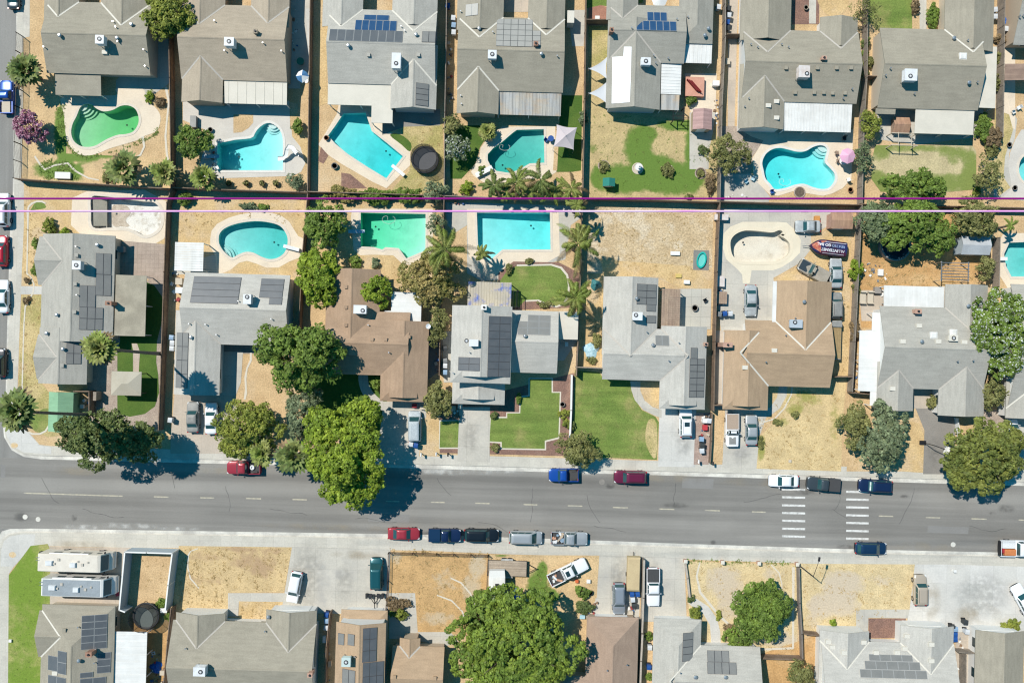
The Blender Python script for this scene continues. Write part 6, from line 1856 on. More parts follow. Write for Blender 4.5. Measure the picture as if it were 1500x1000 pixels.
tree(1472, 487, 46, 62, 8.0, L_MG, 'large tree sprinkled with white flowers beside the mid grey house', name='flowering_tree', seed=25, leaf=.2, bloom=(L_WF, .14))
tree(1458, 575, 21, 28, 4.4, L_OL, 'small olive tree beneath the white flowered one', seed=26, leaf=.14)
tree(1254, 626, 22, 36, 5.2, L_OL, 'reddish olive tree left of the grey-green street tree', seed=27, leaf=.16)
tree(1300, 642, 37, 50, 7.0, L_GG, 'grey-green street tree above the navy car', name='street_tree', seed=28, leaf=.2, clump=.6)
tree(1455, 671, 62, 56, 9.0, L_YO, 'huge olive-green street tree in the lower right overhanging the road', name='street_tree', seed=29, leaf=.2, clump=.55)
tree(757, 952, 104, 90, 10.5, L_MB, 'biggest tree, spreading over the lower middle yards', seed=30, leaf=.2, clump=.55, lobes=24)
tree(710, 905, 34, 34, 6.5, L_MG, 'low green tree screening the white camper', seed=31, leaf=.19)
tree(1118, 897, 45, 45, 6.2, L_MG, 'round dark green tree on the dry fenced front yard', seed=132, leaf=.15, dens=1.2, lobes=24)
tree(1176, 990, 22, 22, 4.0, L_OL, 'half cut olive tree at the bottom beside the pale twin-gabled house', seed=33, leaf=.13)
tree(1268, 14, 22, 22, 4.2, L_OL, 'twiggy thin tree at the upper border beside the small lawn', seed=34, leaf=.1, dens=.5)
tree(1277, 182, 14, 21, 3.4, L_YG, 'yellow-green bush tree by the copper-roofed doghouse', seed=35, leaf=.13)
tree(1268, 229, 13, 27, 3.6, L_DG, 'tall dark hedge tree beside the pink umbrella fence', seed=36, leaf=.12)
tree(664, 182, 15, 15, 3.6, L_OL, 'olive bush tree between the round trampoline yard and the turf', seed=37, leaf=.14)
tree(668, 216, 20, 19, 3.8, L_GG, 'pale blossoming tree beside the round trampoline', seed=38, leaf=.14, bloom=(L_WF, .1))
tree(636, 279, 20, 16, 3.4, L_GG, 'pale green tree below the trampoline', seed=39, leaf=.14)
tree(432, 266, 16, 13, 3.0, L_GG, 'small grey-green tree at the corner beneath the slide pool', seed=40, leaf=.13)
tree(638, 325, 13, 16, 3.2, L_GG, 'spindly pale tree by the milky green pool', seed=41, leaf=.13)
tree(1447, 390, 14, 22, 3.6, L_OL, 'cloud-pruned olive tree left of the emerald pool', seed=42, leaf=.13)
# ---- shrubs
SH = [
 (435, 185, 10, 12, 1.9, L_MG, 'small lemon shrub right of the slide pool steps'), (683, 275, 11, 10, 1.6, L_BR, 'clipped bright green ball shrub by the boundary fence'),
 (500, 282, 26, 14, 2.2, L_TN, 'tan-tinged hedge bush below the slanted pool'), (548, 286, 30, 14, 2.3, L_MG, 'long hedge bush above the milky green pool'), (598, 286, 24, 13, 2.2, L_MG, 'hedge bush beside the pale tree below the trampoline'),
 (520, 384, 9, 9, 1.2, L_MG, 'round clipped shrub above the tan-brown roof'), (550, 385, 8, 7, .8, L_GG, 'low blue-green shrub on the dry bed under the milky pool'),
 (884, 243, 8, 9, .8, L_OL, 'small thorny shrub in the first round lawn planter'), (980, 249, 11, 11, 1.0, L_OL, 'yellowing round shrub on the patchy lawn'),
 (1012, 146, 8, 8, 1.3, L_MG, 'dark potted shrub beneath the pink play deck'), (1256, 395, 12, 16, 2.4, L_BR, 'bright bushy shrub right of the dusty cars'),
 (1255, 423, 7, 10, 1.0, L_OL, 'low olive shrub below the bright bushy one'), (1254, 484, 9, 18, 1.8, L_BN, 'dry brown vine bush beside the white annex'),
 (1368, 588, 9, 11, 1.6, L_OL, 'round shrub in the courtyard entry of the mid grey house'), (1431, 279, 7, 8, 1.2, L_YG, 'yellow-green shrub at the lawn corner below the long bush'),
 (1442, 185, 14, 22, 2.0, L_MG, 'bright green broadleaf bush right of the beige patio cover'), (1458, 200, 13, 18, 2.2, L_BN, 'dry tan bush beside the path of the far right yard'), (1455, 217, 10, 12, 1.6, L_OL, 'olive bush below the dry tan bush'),
 (1270, 62, 7, 8, 1.4, L_DK, 'dark round shrub at the head of the narrow side yard'), (1267, 78, 5, 5, .8, L_MG, 'smallest shrub in the narrow side yard'), (1273, 91, 10, 9, 1.3, L_OL, 'olive shrub in the narrow side yard'), (1268, 108, 7, 8, 1.1, L_OL, 'lowest shrub in the narrow side yard above the gate'),
 (1342, 4, 5, 22, 1.2, L_BN, 'reddish hedge left of the upper garden path'), (1367, 22, 9, 22, 1.6, L_MG, 'tall leafy hedge right of the upper garden path'),
 (1460, 120, 8, 12, 1.6, L_OL, 'olive shrub above the brown pergola'), (1466, 82, 6, 12, 1.3, L_OL, 'narrow shrub on the side fence by the beige wall'), (1466, 55, 10, 8, 1.4, L_BN, 'dark reddish shrub beside the stacked bins'),
 (219, 142, 7, 9, .8, L_BR, 'grassy shrub at the corner of the pool bed'), (235, 150, 8, 9, .7, L_BN, 'withered brown shrub in the bed by the kidney pool'), (158, 259, 12, 9, 1.0, L_OL, 'olive dome shrub beside the first fan palm'),
 (52, 358, 5, 8, .7, L_MG, 'upper green shrub on the dry strip by the corner house'), (51, 395, 6, 8, .7, L_MG, 'lower green shrub on the dry strip by the corner house'), (39, 411, 4, 4, .6, L_BN, 'withered shrub above the corner house path'), (38, 440, 5, 5, .6, L_BN, 'withered shrub below the corner house path'),
 (70, 330, 10, 12, 1.4, L_YG, 'spiky yellow shrub above the corner house roof'), (95, 339, 8, 7, 1.0, L_BR, 'bright shrub at the upper eave of the corner house'),
 (270, 290, 14, 10, 1.7, L_MG, 'weedy bush under the fence near the teal kidney pool'), (365, 302, 14, 5, .6, L_GG, 'low weed clump between the power lines'), (385, 303, 8, 5, .5, L_MG, 'lower weed clump right of the other'),
 (551, 562, 8, 14, 1.6, L_MG, 'green bush inside the curved shaded path'), 
 (724, 608, 5, 6, .7, L_DK, 'tiny round shrub at the lawn notch by the driveway'), (726, 655, 7, 6, .8, L_OL, 'small shrub by the kerb end of the driveway'), (827, 606, 8, 8, 1.1, L_YG, 'rust-yellow ball shrub in the red mulch strip'), (831, 620, 7, 7, .9, L_YG, 'pale green shrub below the rust-yellow ball'), (838, 624, 5, 6, .9, L_DK, 'dark small shrub against the white garden wall'), (760, 584, 4, 8, .8, L_MG, 'slim shrub beside the lawn step'),
 (775, 382, 6, 4, .6, L_OL, 'little shrub in the mulch above the curved lawn'), (745, 393, 6, 8, 1.0, L_OL, 'green shrub at the edge of the curved lawn'), (797, 446, 12, 5, .6, L_OL, 'low bed plants below the curved lawn'),
 (875, 500, 9, 12, 1.3, L_OL, 'scruffy shrub beside the light grey cross-gabled wall'), (868, 528, 8, 6, .6, L_OL, 'weedy shrub above the side gate'),
 (1166, 607, 6, 6, .5, L_OL, 'weed clump on the dry front yard'), (1140, 618, 7, 4, .4, L_OL, 'low weed by the curved edging'), (1114, 648, 5, 9, .4, L_OL, 'weed strip at the driveway margin'),
 (583, 884, 20, 10, 1.3, L_BN, 'tan feathery shrub by the iron fence'), (585, 899, 13, 9, 1.5, L_YG, 'yellow-green shrub below the tan feathery one'), (700, 870, 9, 8, 1.2, L_MG, 'small bush inside the iron fence by the camper'),
 (852, 867, 13, 11, 1.5, L_MG, 'young green bush beside the loose tyre'), (855, 890, 16, 10, 1.3, L_DK, 'shaded dark bush by the brown hip roof'), 
 (1019, 899, 11, 12, 1.6, L_YG, 'yellow-green shrub at the inner side of the curved path'), (1084, 938, 26, 17, 2.2, L_MG, 'low spreading bright bush beneath the round tree'), (1070, 920, 9, 8, 1.0, L_BN, 'dry grey shrub beside the spreading bush'), (1053, 900, 4, 8, .5, L_YG, 'yellow edging plant along the curved path'), (1012, 877, 5, 5, .7, L_DK, 'dark small shrub at the path mouth'),
 (1221, 911, 4, 5, .6, L_BR, 'single bright green plant on the dry yard'), (1483, 916, 16, 10, 1.5, L_YG, 'large yellow-green succulent clump by the beige gable'), (1499, 935, 6, 14, 1.4, L_MG, 'green bush at the lower right border'),
 (596, 560, 5, 5, .5, L_DK, 'low dark plant by the tan-brown garage'), (950, 990, 4, 6, .8, L_MG, 'green shrub in the narrow gap beside the block wall'), (951, 932, 6, 9, 1.4, L_MG, 'leafy shrub behind the block wall corner'),
 (238, 884, 10, 7, .9, L_MG, 'green weed bush beside the grey net trampoline'), (246, 902, 5, 5, .5, L_MG, 'small weed below the trampoline weed bush'),
 (706, 250, 6, 8, .9, L_MG, 'green shrub between turf and teal pool deck'), (855, 172, 7, 10, 1.3, L_GG, 'grey shrub hugging the fence of the patchy lawn'), (1010, 288, 5, 4, .5, L_OL, 'weed clump on the lower edge of the patchy lawn'), (1040, 268, 9, 16, 1.4, L_BN, 'brown ivy along the fence near the feathery tree'), (1030, 220, 9, 6, .8, L_DK, 'round planter bush on the grey patio strip'), (1026, 254, 5, 5, .6, L_OL, 'planter shrub at the patio end'),
]
for i, (x, y, rx, ry, hh, m, lab) in enumerate(SH): shrub(x, y, rx, ry, hh, m, lab, 100 + i)
# ---- palms
fan_palm(25, 602, 31, 20.5, L_PD, 'tall leaning fan palm above the street corner', 1, (163, 606), 26)
fan_palm(145, 510, 25, 16.5, L_PA, 'fan palm leaning over the grey corner house roof', 2, (240, 518), 26)
fan_palm(36, 103, 25, 3.9, L_PD, 'windswept fan palm beside the iron fence at the upper corner house', 3, None, 22)
fan_palm(181, 246, 26, 3.4, L_PD, 'broad low fan palm under the green kidney pool', 4)
fan_palm(241, 253, 21, 3.0, L_PA, 'fan palm at the fence corner between the two fan palms', 5)
fan_palm(298, 260, 20, 3.0, L_PA, 'fan palm beneath the citrus tree', 6)
fan_palm(383, 664, 19, 4.2, L_PA, 'short fan palm touching the red pickup', 7)
fan_palm(431, 668, 27, 5.0, L_PD, 'wide fan palm between the olive tree and the big bright tree', 8)
fan_palm(714, 192, 13, 1.5, L_PY, 'spiky yucca-like palm at the deck of the dark teal pool', 9, None, 26)
for i, (x, y, r, hh, m, lab) in enumerate([
  (723, 272, 22, 3.6, L_PD, 'feather palm at the left end of the palm row below the teal pool'), (757, 268, 24, 3.8, L_PA, 'second feather palm of the row below the teal pool'), (792, 263, 26, 4.2, L_PD, 'third feather palm of the row below the teal pool'), (838, 276, 22, 5.0, L_PY, 'pale tall feather palm at the fence junction'),
  (740, 281, 18, 2.8, L_PA, 'low feather palm tucked below the first two of the row'), (775, 279, 18, 3.0, L_PY, 'low feather palm tucked between the second and third of the row'), (812, 280, 19, 3.2, L_PA, 'low feather palm right of the third of the row'), (846, 357, 36, 7.5, L_PA, 'large feather palm right of the bright cyan pool'), (845, 300, 17, 6.2, L_PY, 'small feather palm crossing the power lines'), (843, 436, 31, 7.0, L_PA, 'feather palm at the corner of the curved lawn'), (652, 366, 34, 8.5, L_PA, 'tall feather palm left of the bright cyan pool'), (706, 372, 15, 4.0, L_PY, 'thin young feather palm on the bright cyan pool deck'),
  (1480, 330, 13, 3.0, L_PA, 'feather palm above the emerald pool')]):
    feather_palm(x, y, r, hh, m, lab, 50 + i, n=17 if r > 28 else 14, droop=.62)
# ---- grass nobody could count
for i, (poly, n, m, s) in enumerate([
 ('97,205 110,222 128,230 150,226 190,213 225,197 236,182 232,196 205,210 165,222 130,233 108,225 95,208', 120, G_GRN, .16), ('58,238 88,232 112,244 114,262 60,262', 130, G_GRN, .18), ('84,152 95,152 95,210 86,215', 70, G_GRN, .16),
 ('255,300 440,300 440,320 430,330 330,312 300,340 256,350', 120, G_DRY, .14), ('460,395 470,390 560,385 640,400 620,430 560,395 480,395', 60, G_DRY, .14), ('620,170 650,190 650,275 600,270 605,225', 90, G_DRY, .15),
 ('870,310 1040,310 1040,415 880,400', 350, G_DRY, .13), ('1110,610 1170,570 1230,570 1230,685 1110,685', 420, G_DRY, .15), ('1222,315 1246,315 1240,560 1222,560', 90, G_DRY, .15), ('1258,380 1445,380 1445,420 1258,425', 240, G_DRY, .18), ('1258,335 1300,370 1440,400 1440,420 1258,420', 160, G_DRY, .18),
 ('264,803 425,803 412,862 330,866 330,888 258,892', 700, G_DRY, .15), ('352,882 414,882 412,898 352,908', 60, G_DRY, .15), ('576,812 710,815 706,925 620,920 606,878 576,870', 620, G_DRY, .16), ('720,815 872,815 866,870 800,870 740,880', 220, G_DRY, .14), ('798,824 800,845 812,868 777,868 780,848', 120, G_GRN, .14),
 ('1008,826 1164,829 1164,950 1115,952 1060,900 1020,860', 380, G_DRY, .14), ('1174,829 1334,830 1330,890 1252,920 1176,924', 380, G_DRY, .14), ('36,435 62,435 58,560 40,615 30,580', 160, G_DRY, .14), ('36,290 60,310 60,415 36,415', 110, G_DRY, .14), ('855,405 880,405 880,540 850,540', 90, G_DRY, .17), ('866,165 1000,178 1040,190 1040,285 868,285', 300, G_GRN, .10), ('1248,585 1335,612 1330,688 1246,688', 150, G_DRY, .14), ('200,808 252,810 248,895 200,890', 90, G_DRY, .13),
 ('1003,818 1168,822 1168,828 1003,825', 80, G_GRN, .14), ('572,806 716,810 716,814 572,811', 90, G_DRY, .2), ('840,548 960,620 960,668 842,664', 200, G_GRN, .09), ('16,900 68,800 68,995 16,995', 200, G_GRN, .09)]):
    tufts(None, poly, int(n * (.4 if m is G_DRY else .9)), m, s * .9, i + 5)
# ------------------------------------------------------------------ fences, yard things, cables
def fence(p, label, mat=WOOD, h=1.8, th=.05, name='board_fence', cat='fence', posts=2.4, cap=None):
    P = wpoly(p)
    t = thing(name, label, cat, P[0])
    b, k = B(), B()
    for a, c in zip(P, P[1:]):
        d = (c - a); L = d.length; d.normalize()
        m = (a + c) / 2
        ang = math.atan2(d.y, d.x)
        b.box((m.x, m.y, 0), (L + th * .5, th, h), ang)
        n = max(1, int(L / posts))
        for i in range(n + 1):
            q = a.lerp(c, i / n)
            k.box((q.x, q.y, 0), (.1, .16 if th < .12 else th + .05, h + .06), ang)
        nn = Vector((-d.y, d.x, 0)) * (th / 2 + .03)
        if th < .12:
            for z in (.35, h - .3): k.box((m.x + nn.x, m.y + nn.y, z), (L, .05, .09), ang)
    b.build('boards' if th < .12 else 'wall_panel', mat, t)
    k.build('posts', cap or mat, t)
    if th >= .12 or mat in (WOOD, WOODG):
        c_ = B()
        for a, c in zip(P, P[1:]):
            d = (c - a); m = (a + c) / 2
            c_.box((m.x, m.y, h + .004), (d.length, th + .06, .04), math.atan2(d.y, d.x))
        c_.build('cap_rail', cap or mat, t)
    return t
def iron(p, label, h=1.2, step=.16, col=BLACK):
    P = wpoly(p)
    t = thing('iron_fence', label, 'fence', P[0])
    b, k = B(), B()
    for a, c in zip(P, P[1:]):
        d = c - a; L = d.length; ang = math.atan2(d.y, d.x); m = (a + c) / 2
        for z in (.15, h - .15): b.box((m.x, m.y, z), (L, .04, .04), ang)
        n = max(2, int(L / step))
        for i in range(n + 1):
            q = a.lerp(c, i / n)
            b.box((q.x, q.y, .03), (.025, .025, h - .03))
        n = max(1, int(L / 2.5))
        for i in range(n + 1):
            q = a.lerp(c, i / n)
            k.box((q.x, q.y, 0), (.09, .09, h + .1))
    b.build('railing', col, t); k.build('posts', col, t)
FE = [
 ('253,-40 256,120 258,280', 'board fence between the green kidney pool yard and the slide pool yard', WOOD),
 ('460,-60 459,0 457,150 455,284', 'board fence between the slide pool yard and the slanted pool yard', WOOD),
 ('656,-60 655,60 653,170 652,290', 'board fence between the trampoline yard and the turf by the teal pool', WOODG),
 ('858,-60 857,0 855,150 852,292', 'board fence between the teal pool yard and the patchy lawn', WOOD),
 ('1058,-60 1058,60 1053,160 1050,298', 'board fence between the patchy lawn and the turquoise lobed pool', WOODG),
 ('1264,-60 1262,120 1258,180 1255,300', 'board fence between the turquoise pool and the wide mown lawn', WOODG),
 ('1462,-60 1460,70 1459,160 1458,205', 'low board fence right of the beige patio cover', WOODG),
 ('33,265 70,268 150,273 258,280', 'black-shaded back fence below the green kidney pool', WOOD),
 ('258,278 330,281 455,285', 'back fence below the slide pool', WOOD),
 ('455,284 560,287 652,290', 'back fence behind the long hedge', WOOD),
 ('652,290 760,294 852,296', 'back fence beneath the row of feather palms', WOODG),
 ('852,294 950,296 1050,299', 'back fence below the patchy lawn', WOOD),
 ('1050,298 1150,301 1255,303', 'back fence beneath the turquoise lobed pool', WOOD),
 ('1255,302 1380,305 1600,310', 'back fence hidden among the trees beneath the wide mown lawn', WOOD),
 ('258,281 252,300 248,400 244,520 240,628', 'side fence between the gravel garden and the L-shaped house', WOOD),
 ('455,288 447,380 443,470 440,560', 'side fence beneath the bushy trees', WOOD),
 ('652,292 649,400 646,480 645,548', 'side fence between the tan-brown and the tall-middled house', WOOD),
 ('852,297 849,400 846,480 843,549', 'side fence left of the bare stony yard', WOOD),
 ('843,537 881,539', 'gate fence across the side yard below the blue tarpaulin', WOODG),
 ('1050,300 1046,400 1043,500 1041,600', 'side fence between the patio slabs and the bleached grey saloon', WOOD),
 ('1255,304 1250,400 1245,500 1241,572', 'side fence behind the row of dusty cars', WOODG),
 ('1217,551 1241,551', 'short gate fence right of the sandy brown house', WOOD),
 ('1241,574 1276,577', 'short gate fence left of the white flat annex', WOOD),
 ('1454,350 1453,420', 'side fence left of the emerald pool', WOODG),
 ('1041,592 1060,592', 'short gate fence left of the sandy brown garage', WOOD),
 ('258,885 253,930 247,1000 243,1080', 'dark board fence left of the taupe twin-gabled house', WOOD),
 ('487,892 482,940 478,1080', 'board fence between the taupe and the tan lower houses', WOOD),
 ('1262,117 1281,118', 'small gate fence across the narrow side yard', WOOD),
 ('1061,57 1086,57', 'small gate fence beside the grey-brown house with nine vents', WOOD),
 ('858,36 893,36', 'wooden gate fence below the terracotta patio', WOOD),
 ('1112,957 1169,959', 'back board fence behind the round dark green tree', WOOD),
 ('1173,922 1201,925', 'gate fence left of the pale twin-gabled house', WOOD),
 ('1395,948 1426,950', 'gate fence between the pale and the beige lower houses', WOODG),
 ('1405,952 1404,1080', 'side fence between the pale and the beige lower houses', WOODG),
 ('118,572 140,572 140,604', 'brown gate fence beside the green shed', WOOD),
]
for p, lab, m in FE: fence(p, lab, m)
iron('34,54 33,160 30,264', 'black iron fence along the side street pavement', 1.8)
iron('570,808 640,810 715,812', 'brown iron fence along the pavement of the fenced dry yard', 1.1, col=M('rust brown iron', (.10, .055, .045), grain=.1))
iron('570,808 569,850 566,893', 'brown iron fence between teal minivan and fenced dry yard', 1.1, col=MATS['rust brown iron'])
iron('715,812 713,860 711,892', 'brown iron fence left of the flat trailer', 1.1, col=MATS['rust brown iron'])
fence('837,549 836,600 833,664', 'low white garden wall between the two front lawns', W_WH, .9, .2, 'garden_wall', 'wall', 4.5)
fence('194,888 186,885 194,802', 'tall white-capped wall beside the motorhomes', W_GY, 2.3, .14, 'yard_wall', 'wall', 30, TRIM)
fence('194,802 225,803 262,804', 'white-capped wall facing the pavement by the bare pen', W_GY, 2.3, .14, 'yard_wall', 'wall', 30, TRIM)
fence('262,804 256,850 252,886', 'white-capped wall on the dry yard side of the bare pen', W_GY, 2.3, .14, 'yard_wall', 'wall', 30, TRIM)
fence('941,816 940,870 938,920', 'block wall between the two lower driveways', CMU, 1.6, .2, 'block_wall', 'wall', 40)
fence('938,922 936,960 932,1080', 'block wall beside the pinkish brown hip roof', CMU, 1.9, .2, 'block_wall', 'wall', 40)
fence('1167,829 1168,880 1171,925 1172,960', 'dark block wall right of the round dark green tree', M('dark block wall', (.22, .19, .165), (.18, .155, .14), sc=.8, grain=.15), 1.0, .16, 'block_wall', 'wall', 40)
fence('1041,604 1040,645 1038,676', 'low brown wall between the brick strip and the old white pickup', WOOD, .9, .1, 'low_fence', 'fence')
fence('1003,823 1006,845 1009,872', 'low block wall left of the fenced dry front yard', CMU, .6, .2, 'block_wall', 'wall', 40)
fence('1398,612 1402,640', 'short white fence beside the grey driveway', TRIM, 1.0, .08, 'picket_fence', 'fence')
for x, y, lab in ((1003, 820, 'brick pier at the left corner of the dry front yard'), (1057, 821.5, 'second brick pier along the dry front yard'), (1110, 823, 'third brick pier along the dry front yard'), (1166, 824.5, 'brick pier beneath the street lamp')):
    q = at(x, y)
    t = thing('brick_pier', lab, 'pier', q)
    B().box((q.x, q.y, 0), (.45, .45, .8)).build('shaft', PINKB, t)
    B().box((q.x, q.y, .802), (.55, .55, .1), taper=.7).build('cap', FLASH, t)
# street lamp
q = at(1168, 825.5)
t = thing('street_lamp', 'tall dark street lamp at the corner of the block wall', 'street lamp', q)
b = B(); b.tube([(q.x, q.y, 0), (q.x, q.y, .5), (q.x, q.y, 6.4)], [.13, .09, .06], 10); b.build('pole', BLACK, t)
e = q + Vector((.55, 2.3, 6.6))
b = B(); b.tube([(q.x, q.y, 6.2), (q.x + .1, q.y + .8, 6.55), (q.x + .35, q.y + 1.7, 6.65), e], [.045, .04, .035, .03], 8); b.build('arm', BLACK, t)
b = B(); b.box((e.x + .05, e.y + .2, 6.5), (.26, .6, .14), -.15); b.build('lamp_head', DARK, t)
# overhead cables, high above the back fences
for k, (y, h, r, m, lab) in enumerate(((291, 80, .048, M('dark magenta cable sleeve', (.27, .005, .20), rough=.4, grain=0), 'upper purple power cable crossing over all the back fences'), (309.4, 82, .043, M('pink cable sleeve', (.92, .62, .90), (.80, .25, .72), rough=.25, sc=.25, grain=0), 'lower pinkish power cable crossing over all the back fences'))):
    t = thing('power_cable', lab, 'cable', at(-400, y, h))
    P = [at(-1400 + 4300 * i / 40, y, h) for i in range(41)]
    B().tube(P, r, 8).build('cable', m, t)
    c = at(1180 if k else 640, y, h)
    b = B(); b.box((c.x, c.y, c.z - .12), (.30, .07, .14), TH); b.build('splice_sleeve', DARK, t)

# round trampolines
def trampoline(px, py, r, label, net):
    q = at(px, py, 1.2)
    t = thing('trampoline', label, 'trampoline', (q.x, q.y, 0))
    b = B(); b.cyl(q, r * .88, .80, .82, 32); b.build('jump_mat', net if net is not TEAR else M('trampoline mat', (.10, .10, .105), rough=.9, grain=.08), t)
    b = B(); b.lathe(q, [(r * .86, .83), (r * .87, .88), (r * 1.02, .88), (r * 1.04, .80), (r * .86, .80)], 36); b.build('pad_ring', TEAR, t)
    b = B()
    for k in range(8):
        a = k * math.pi / 4 + .2
        x, y = q.x + math.cos(a) * r * 1.03, q.y + math.sin(a) * r * 1.03
        b.tube([(x, y, 0), (x, y, 2.5)], .03, 6)
    b.build('poles', BLACK, t)
    b = B(); n = 48
    V = [(q.x + math.cos(a) * r * .95, q.y + math.sin(a) * r * .95, z) for z in (.9, 2.45) for a in (2 * math.pi * k / n for k in range(n))]
    nm = bpy.data.materials.get('safety net') or bpy.data.materials.new('safety net')
    if not nm.use_nodes:
        nm.use_nodes = True
        nt = nm.node_tree; tr = nt.nodes.new('ShaderNodeBsdfTransparent'); mx = nt.nodes.new('ShaderNodeMixShader'); mx.inputs[0].default_value = .62
        nt.nodes['Principled BSDF'].inputs['Base Color'].default_value = (.025, .026, .028, 1)
        nt.links.new(tr.outputs[0], mx.inputs[1]); nt.links.new(nt.nodes['Principled BSDF'].outputs[0], mx.inputs[2]); nt.links.new(mx.outputs[0], nt.nodes['Material Output'].inputs['Surface'])
    b.add(V, [(k, (k + 1) % n, n + (k + 1) % n, n + k) for k in range(n)]).build('net', nm, t)
    B().tube([(q.x + math.cos(2 * math.pi * k / n) * r * .95, q.y + math.sin(2 * math.pi * k / n) * r * .95, 2.47) for k in range(n + 1)], .035, 6).build('top_hoop', BLACK, t)
trampoline(622, 233, 1.95, 'round black trampoline with a net between slanted pool and tree', TEAR)
trampoline(212, 903, 1.9, 'round grey trampoline with a net in the bare pen', M('grey mesh mat', (.10, .115, .11), grain=.1))
# above-ground pool
q = at(1311, 360, .8)
t = thing('above_ground_pool', 'round dark above-ground pool beneath the big green tree', 'pool', (q.x, q.y, 0))
B().lathe(q, [(2.15, 0), (2.15, 1.1), (2.22, 1.12), (2.22, 1.16), (2.0, 1.16), (2.0, .9)], 36).build('wall', C_OG, t)
b = B(); b.cyl(q, 2.0, .02, 1.0, 36); b.build('water_surface', M('dark pool water', (.012, .03, .045), rough=.08, grain=0), t)
# diving boards, slide, ladders
def board(x0, y0, x1, y1, label, top, w=.5):
    a, c = at(x0, y0, .6), at(x1, y1, .6)
    d = c - a; m = (a + c) / 2; ang = math.atan2(d.y, d.x)
    t = thing('diving_board', label, 'diving board', (m.x, m.y, .02))
    B().box((m.x, m.y, .52), (d.length, w, .07), ang).build('plank', top, t)
    b = B(); p = a.lerp(c, .12); b.box((p.x, p.y, .02), (.5, w, .5), ang); p = a.lerp(c, .45); b.box((p.x, p.y, .02), (.2, w * .9, .5), ang); b.build('stand', COOLW, t)
PALEB = M('pale blue board', (.30, .42, .55), (.45, .55, .62), sc=2, rough=.5)
board(296, 229, 321, 229, 'pale blue diving board at the slide pool', PALEB); board(592, 257, 574, 242, 'white diving board at the slanted pool', TRIM); board(697, 257, 721, 245, 'thick white diving board at the dark teal pool', TRIM, .7)
board(438, 366, 415, 360, 'grey-white diving board at the teal kidney pool', COOLW); board(510, 339, 534, 339, 'blue and white diving board at the milky green pool', PALEB); board(1458, 379, 1476, 379, 'white diving board at the emerald pool', TRIM)
# pool slide
q = at(428, 226, 0)
t = thing('pool_slide', 'curved white slide on the pale cyan pool rim', 'slide', q)
b = B()
P = [Vector((q.x + x, q.y + y, z)) for x, y, z in ((1.2, -.3, 2.0), (.5, .55, 1.85), (-.1, .75, 1.5), (-.5, .3, 1.0), (-.75, -.4, .6), (-1.2, -.75, .38), (-2.0, -.8, .3))]
for i, p in enumerate(P): pass
V = []
for i, p in enumerate(P):
    d = (P[min(i + 1, 6)] - P[max(i - 1, 0)]); s = Vector((-d.y, d.x, 0)).normalized()
    V += [p + s * .32 + Vector((0, 0, .16)), p + s * .26, p - s * .26, p - s * .32 + Vector((0, 0, .16))]
b.add(V, [(i * 4 + k, i * 4 + k + 1, i * 4 + 5 + k, i * 4 + 4 + k) for i in range(6) for k in range(3)])
b.build('chute', TRIM, t)
b = B()
for s in (-.25, .25):
    b.tube([(q.x + 1.75, q.y - .5 + s, 0), (q.x + 1.25, q.y - .35 + s, 2.0), (q.x + 1.2, q.y - .3 + s, 2.5)], .03, 6)
    b.tube([(q.x + .5 + s, q.y + .6, 1.8), (q.x + .5 + s, q.y + .6, 0)], .03, 6)
for z in (.4, .8, 1.2, 1.6): b.box((q.x + 1.7 - z * .22, q.y - .45, z), (.1, .5, .04))
b.build('ladder', CHROME, t)
# shade canopies and umbrellas
def canopy4(px, py, sx, sy, h, rise, mat, label, rot=0.0, name='shade_canopy'):
    q = at(px, py, h)
    t = thing(name, label, 'canopy', (q.x, q.y, 0))
    c = [Vector((math.cos(rot) * a * sx - math.sin(rot) * b_ * sy, math.sin(rot) * a * sx + math.cos(rot) * b_ * sy, 0)) + Vector((q.x, q.y, h)) for a, b_ in ((-1, -1), (1, -1), (1, 1), (-1, 1))]
    ap = Vector((q.x, q.y, h + rise))
    b = B(); N_ = 8
    for i in range(4):
        A, C = c[i], c[(i + 1) % 4]
        V, F = [], []
        for u in range(N_ + 1):
            for v in range(N_ + 1):
                e = A.lerp(C, v / N_)
                inn = (ap - e) * .10 * math.sin(math.pi * v / N_)
                p = ap.lerp(e + Vector((inn.x, inn.y, 0)), u / N_)
                p.z = ap.z - rise * (u / N_) ** .75
                V.append(p)
        b.add(V, [(u * 9 + v, u * 9 + v + 1, u * 9 + 10 + v, u * 9 + 9 + v) for u in range(N_) for v in range(N_)])
    b.build('fabric', mat, t)
    for p in c: B().tube([(p.x, p.y, 0), p], .04, 6).build('post', CHROME, t)
    return t
canopy4(828, 201, 1.45, 1.6, 2.4, .8, M('lilac grey fabric', (.56, .49, .50), grain=.05), 'four-cornered lilac-grey shade canopy by the dark teal pool', -.12)
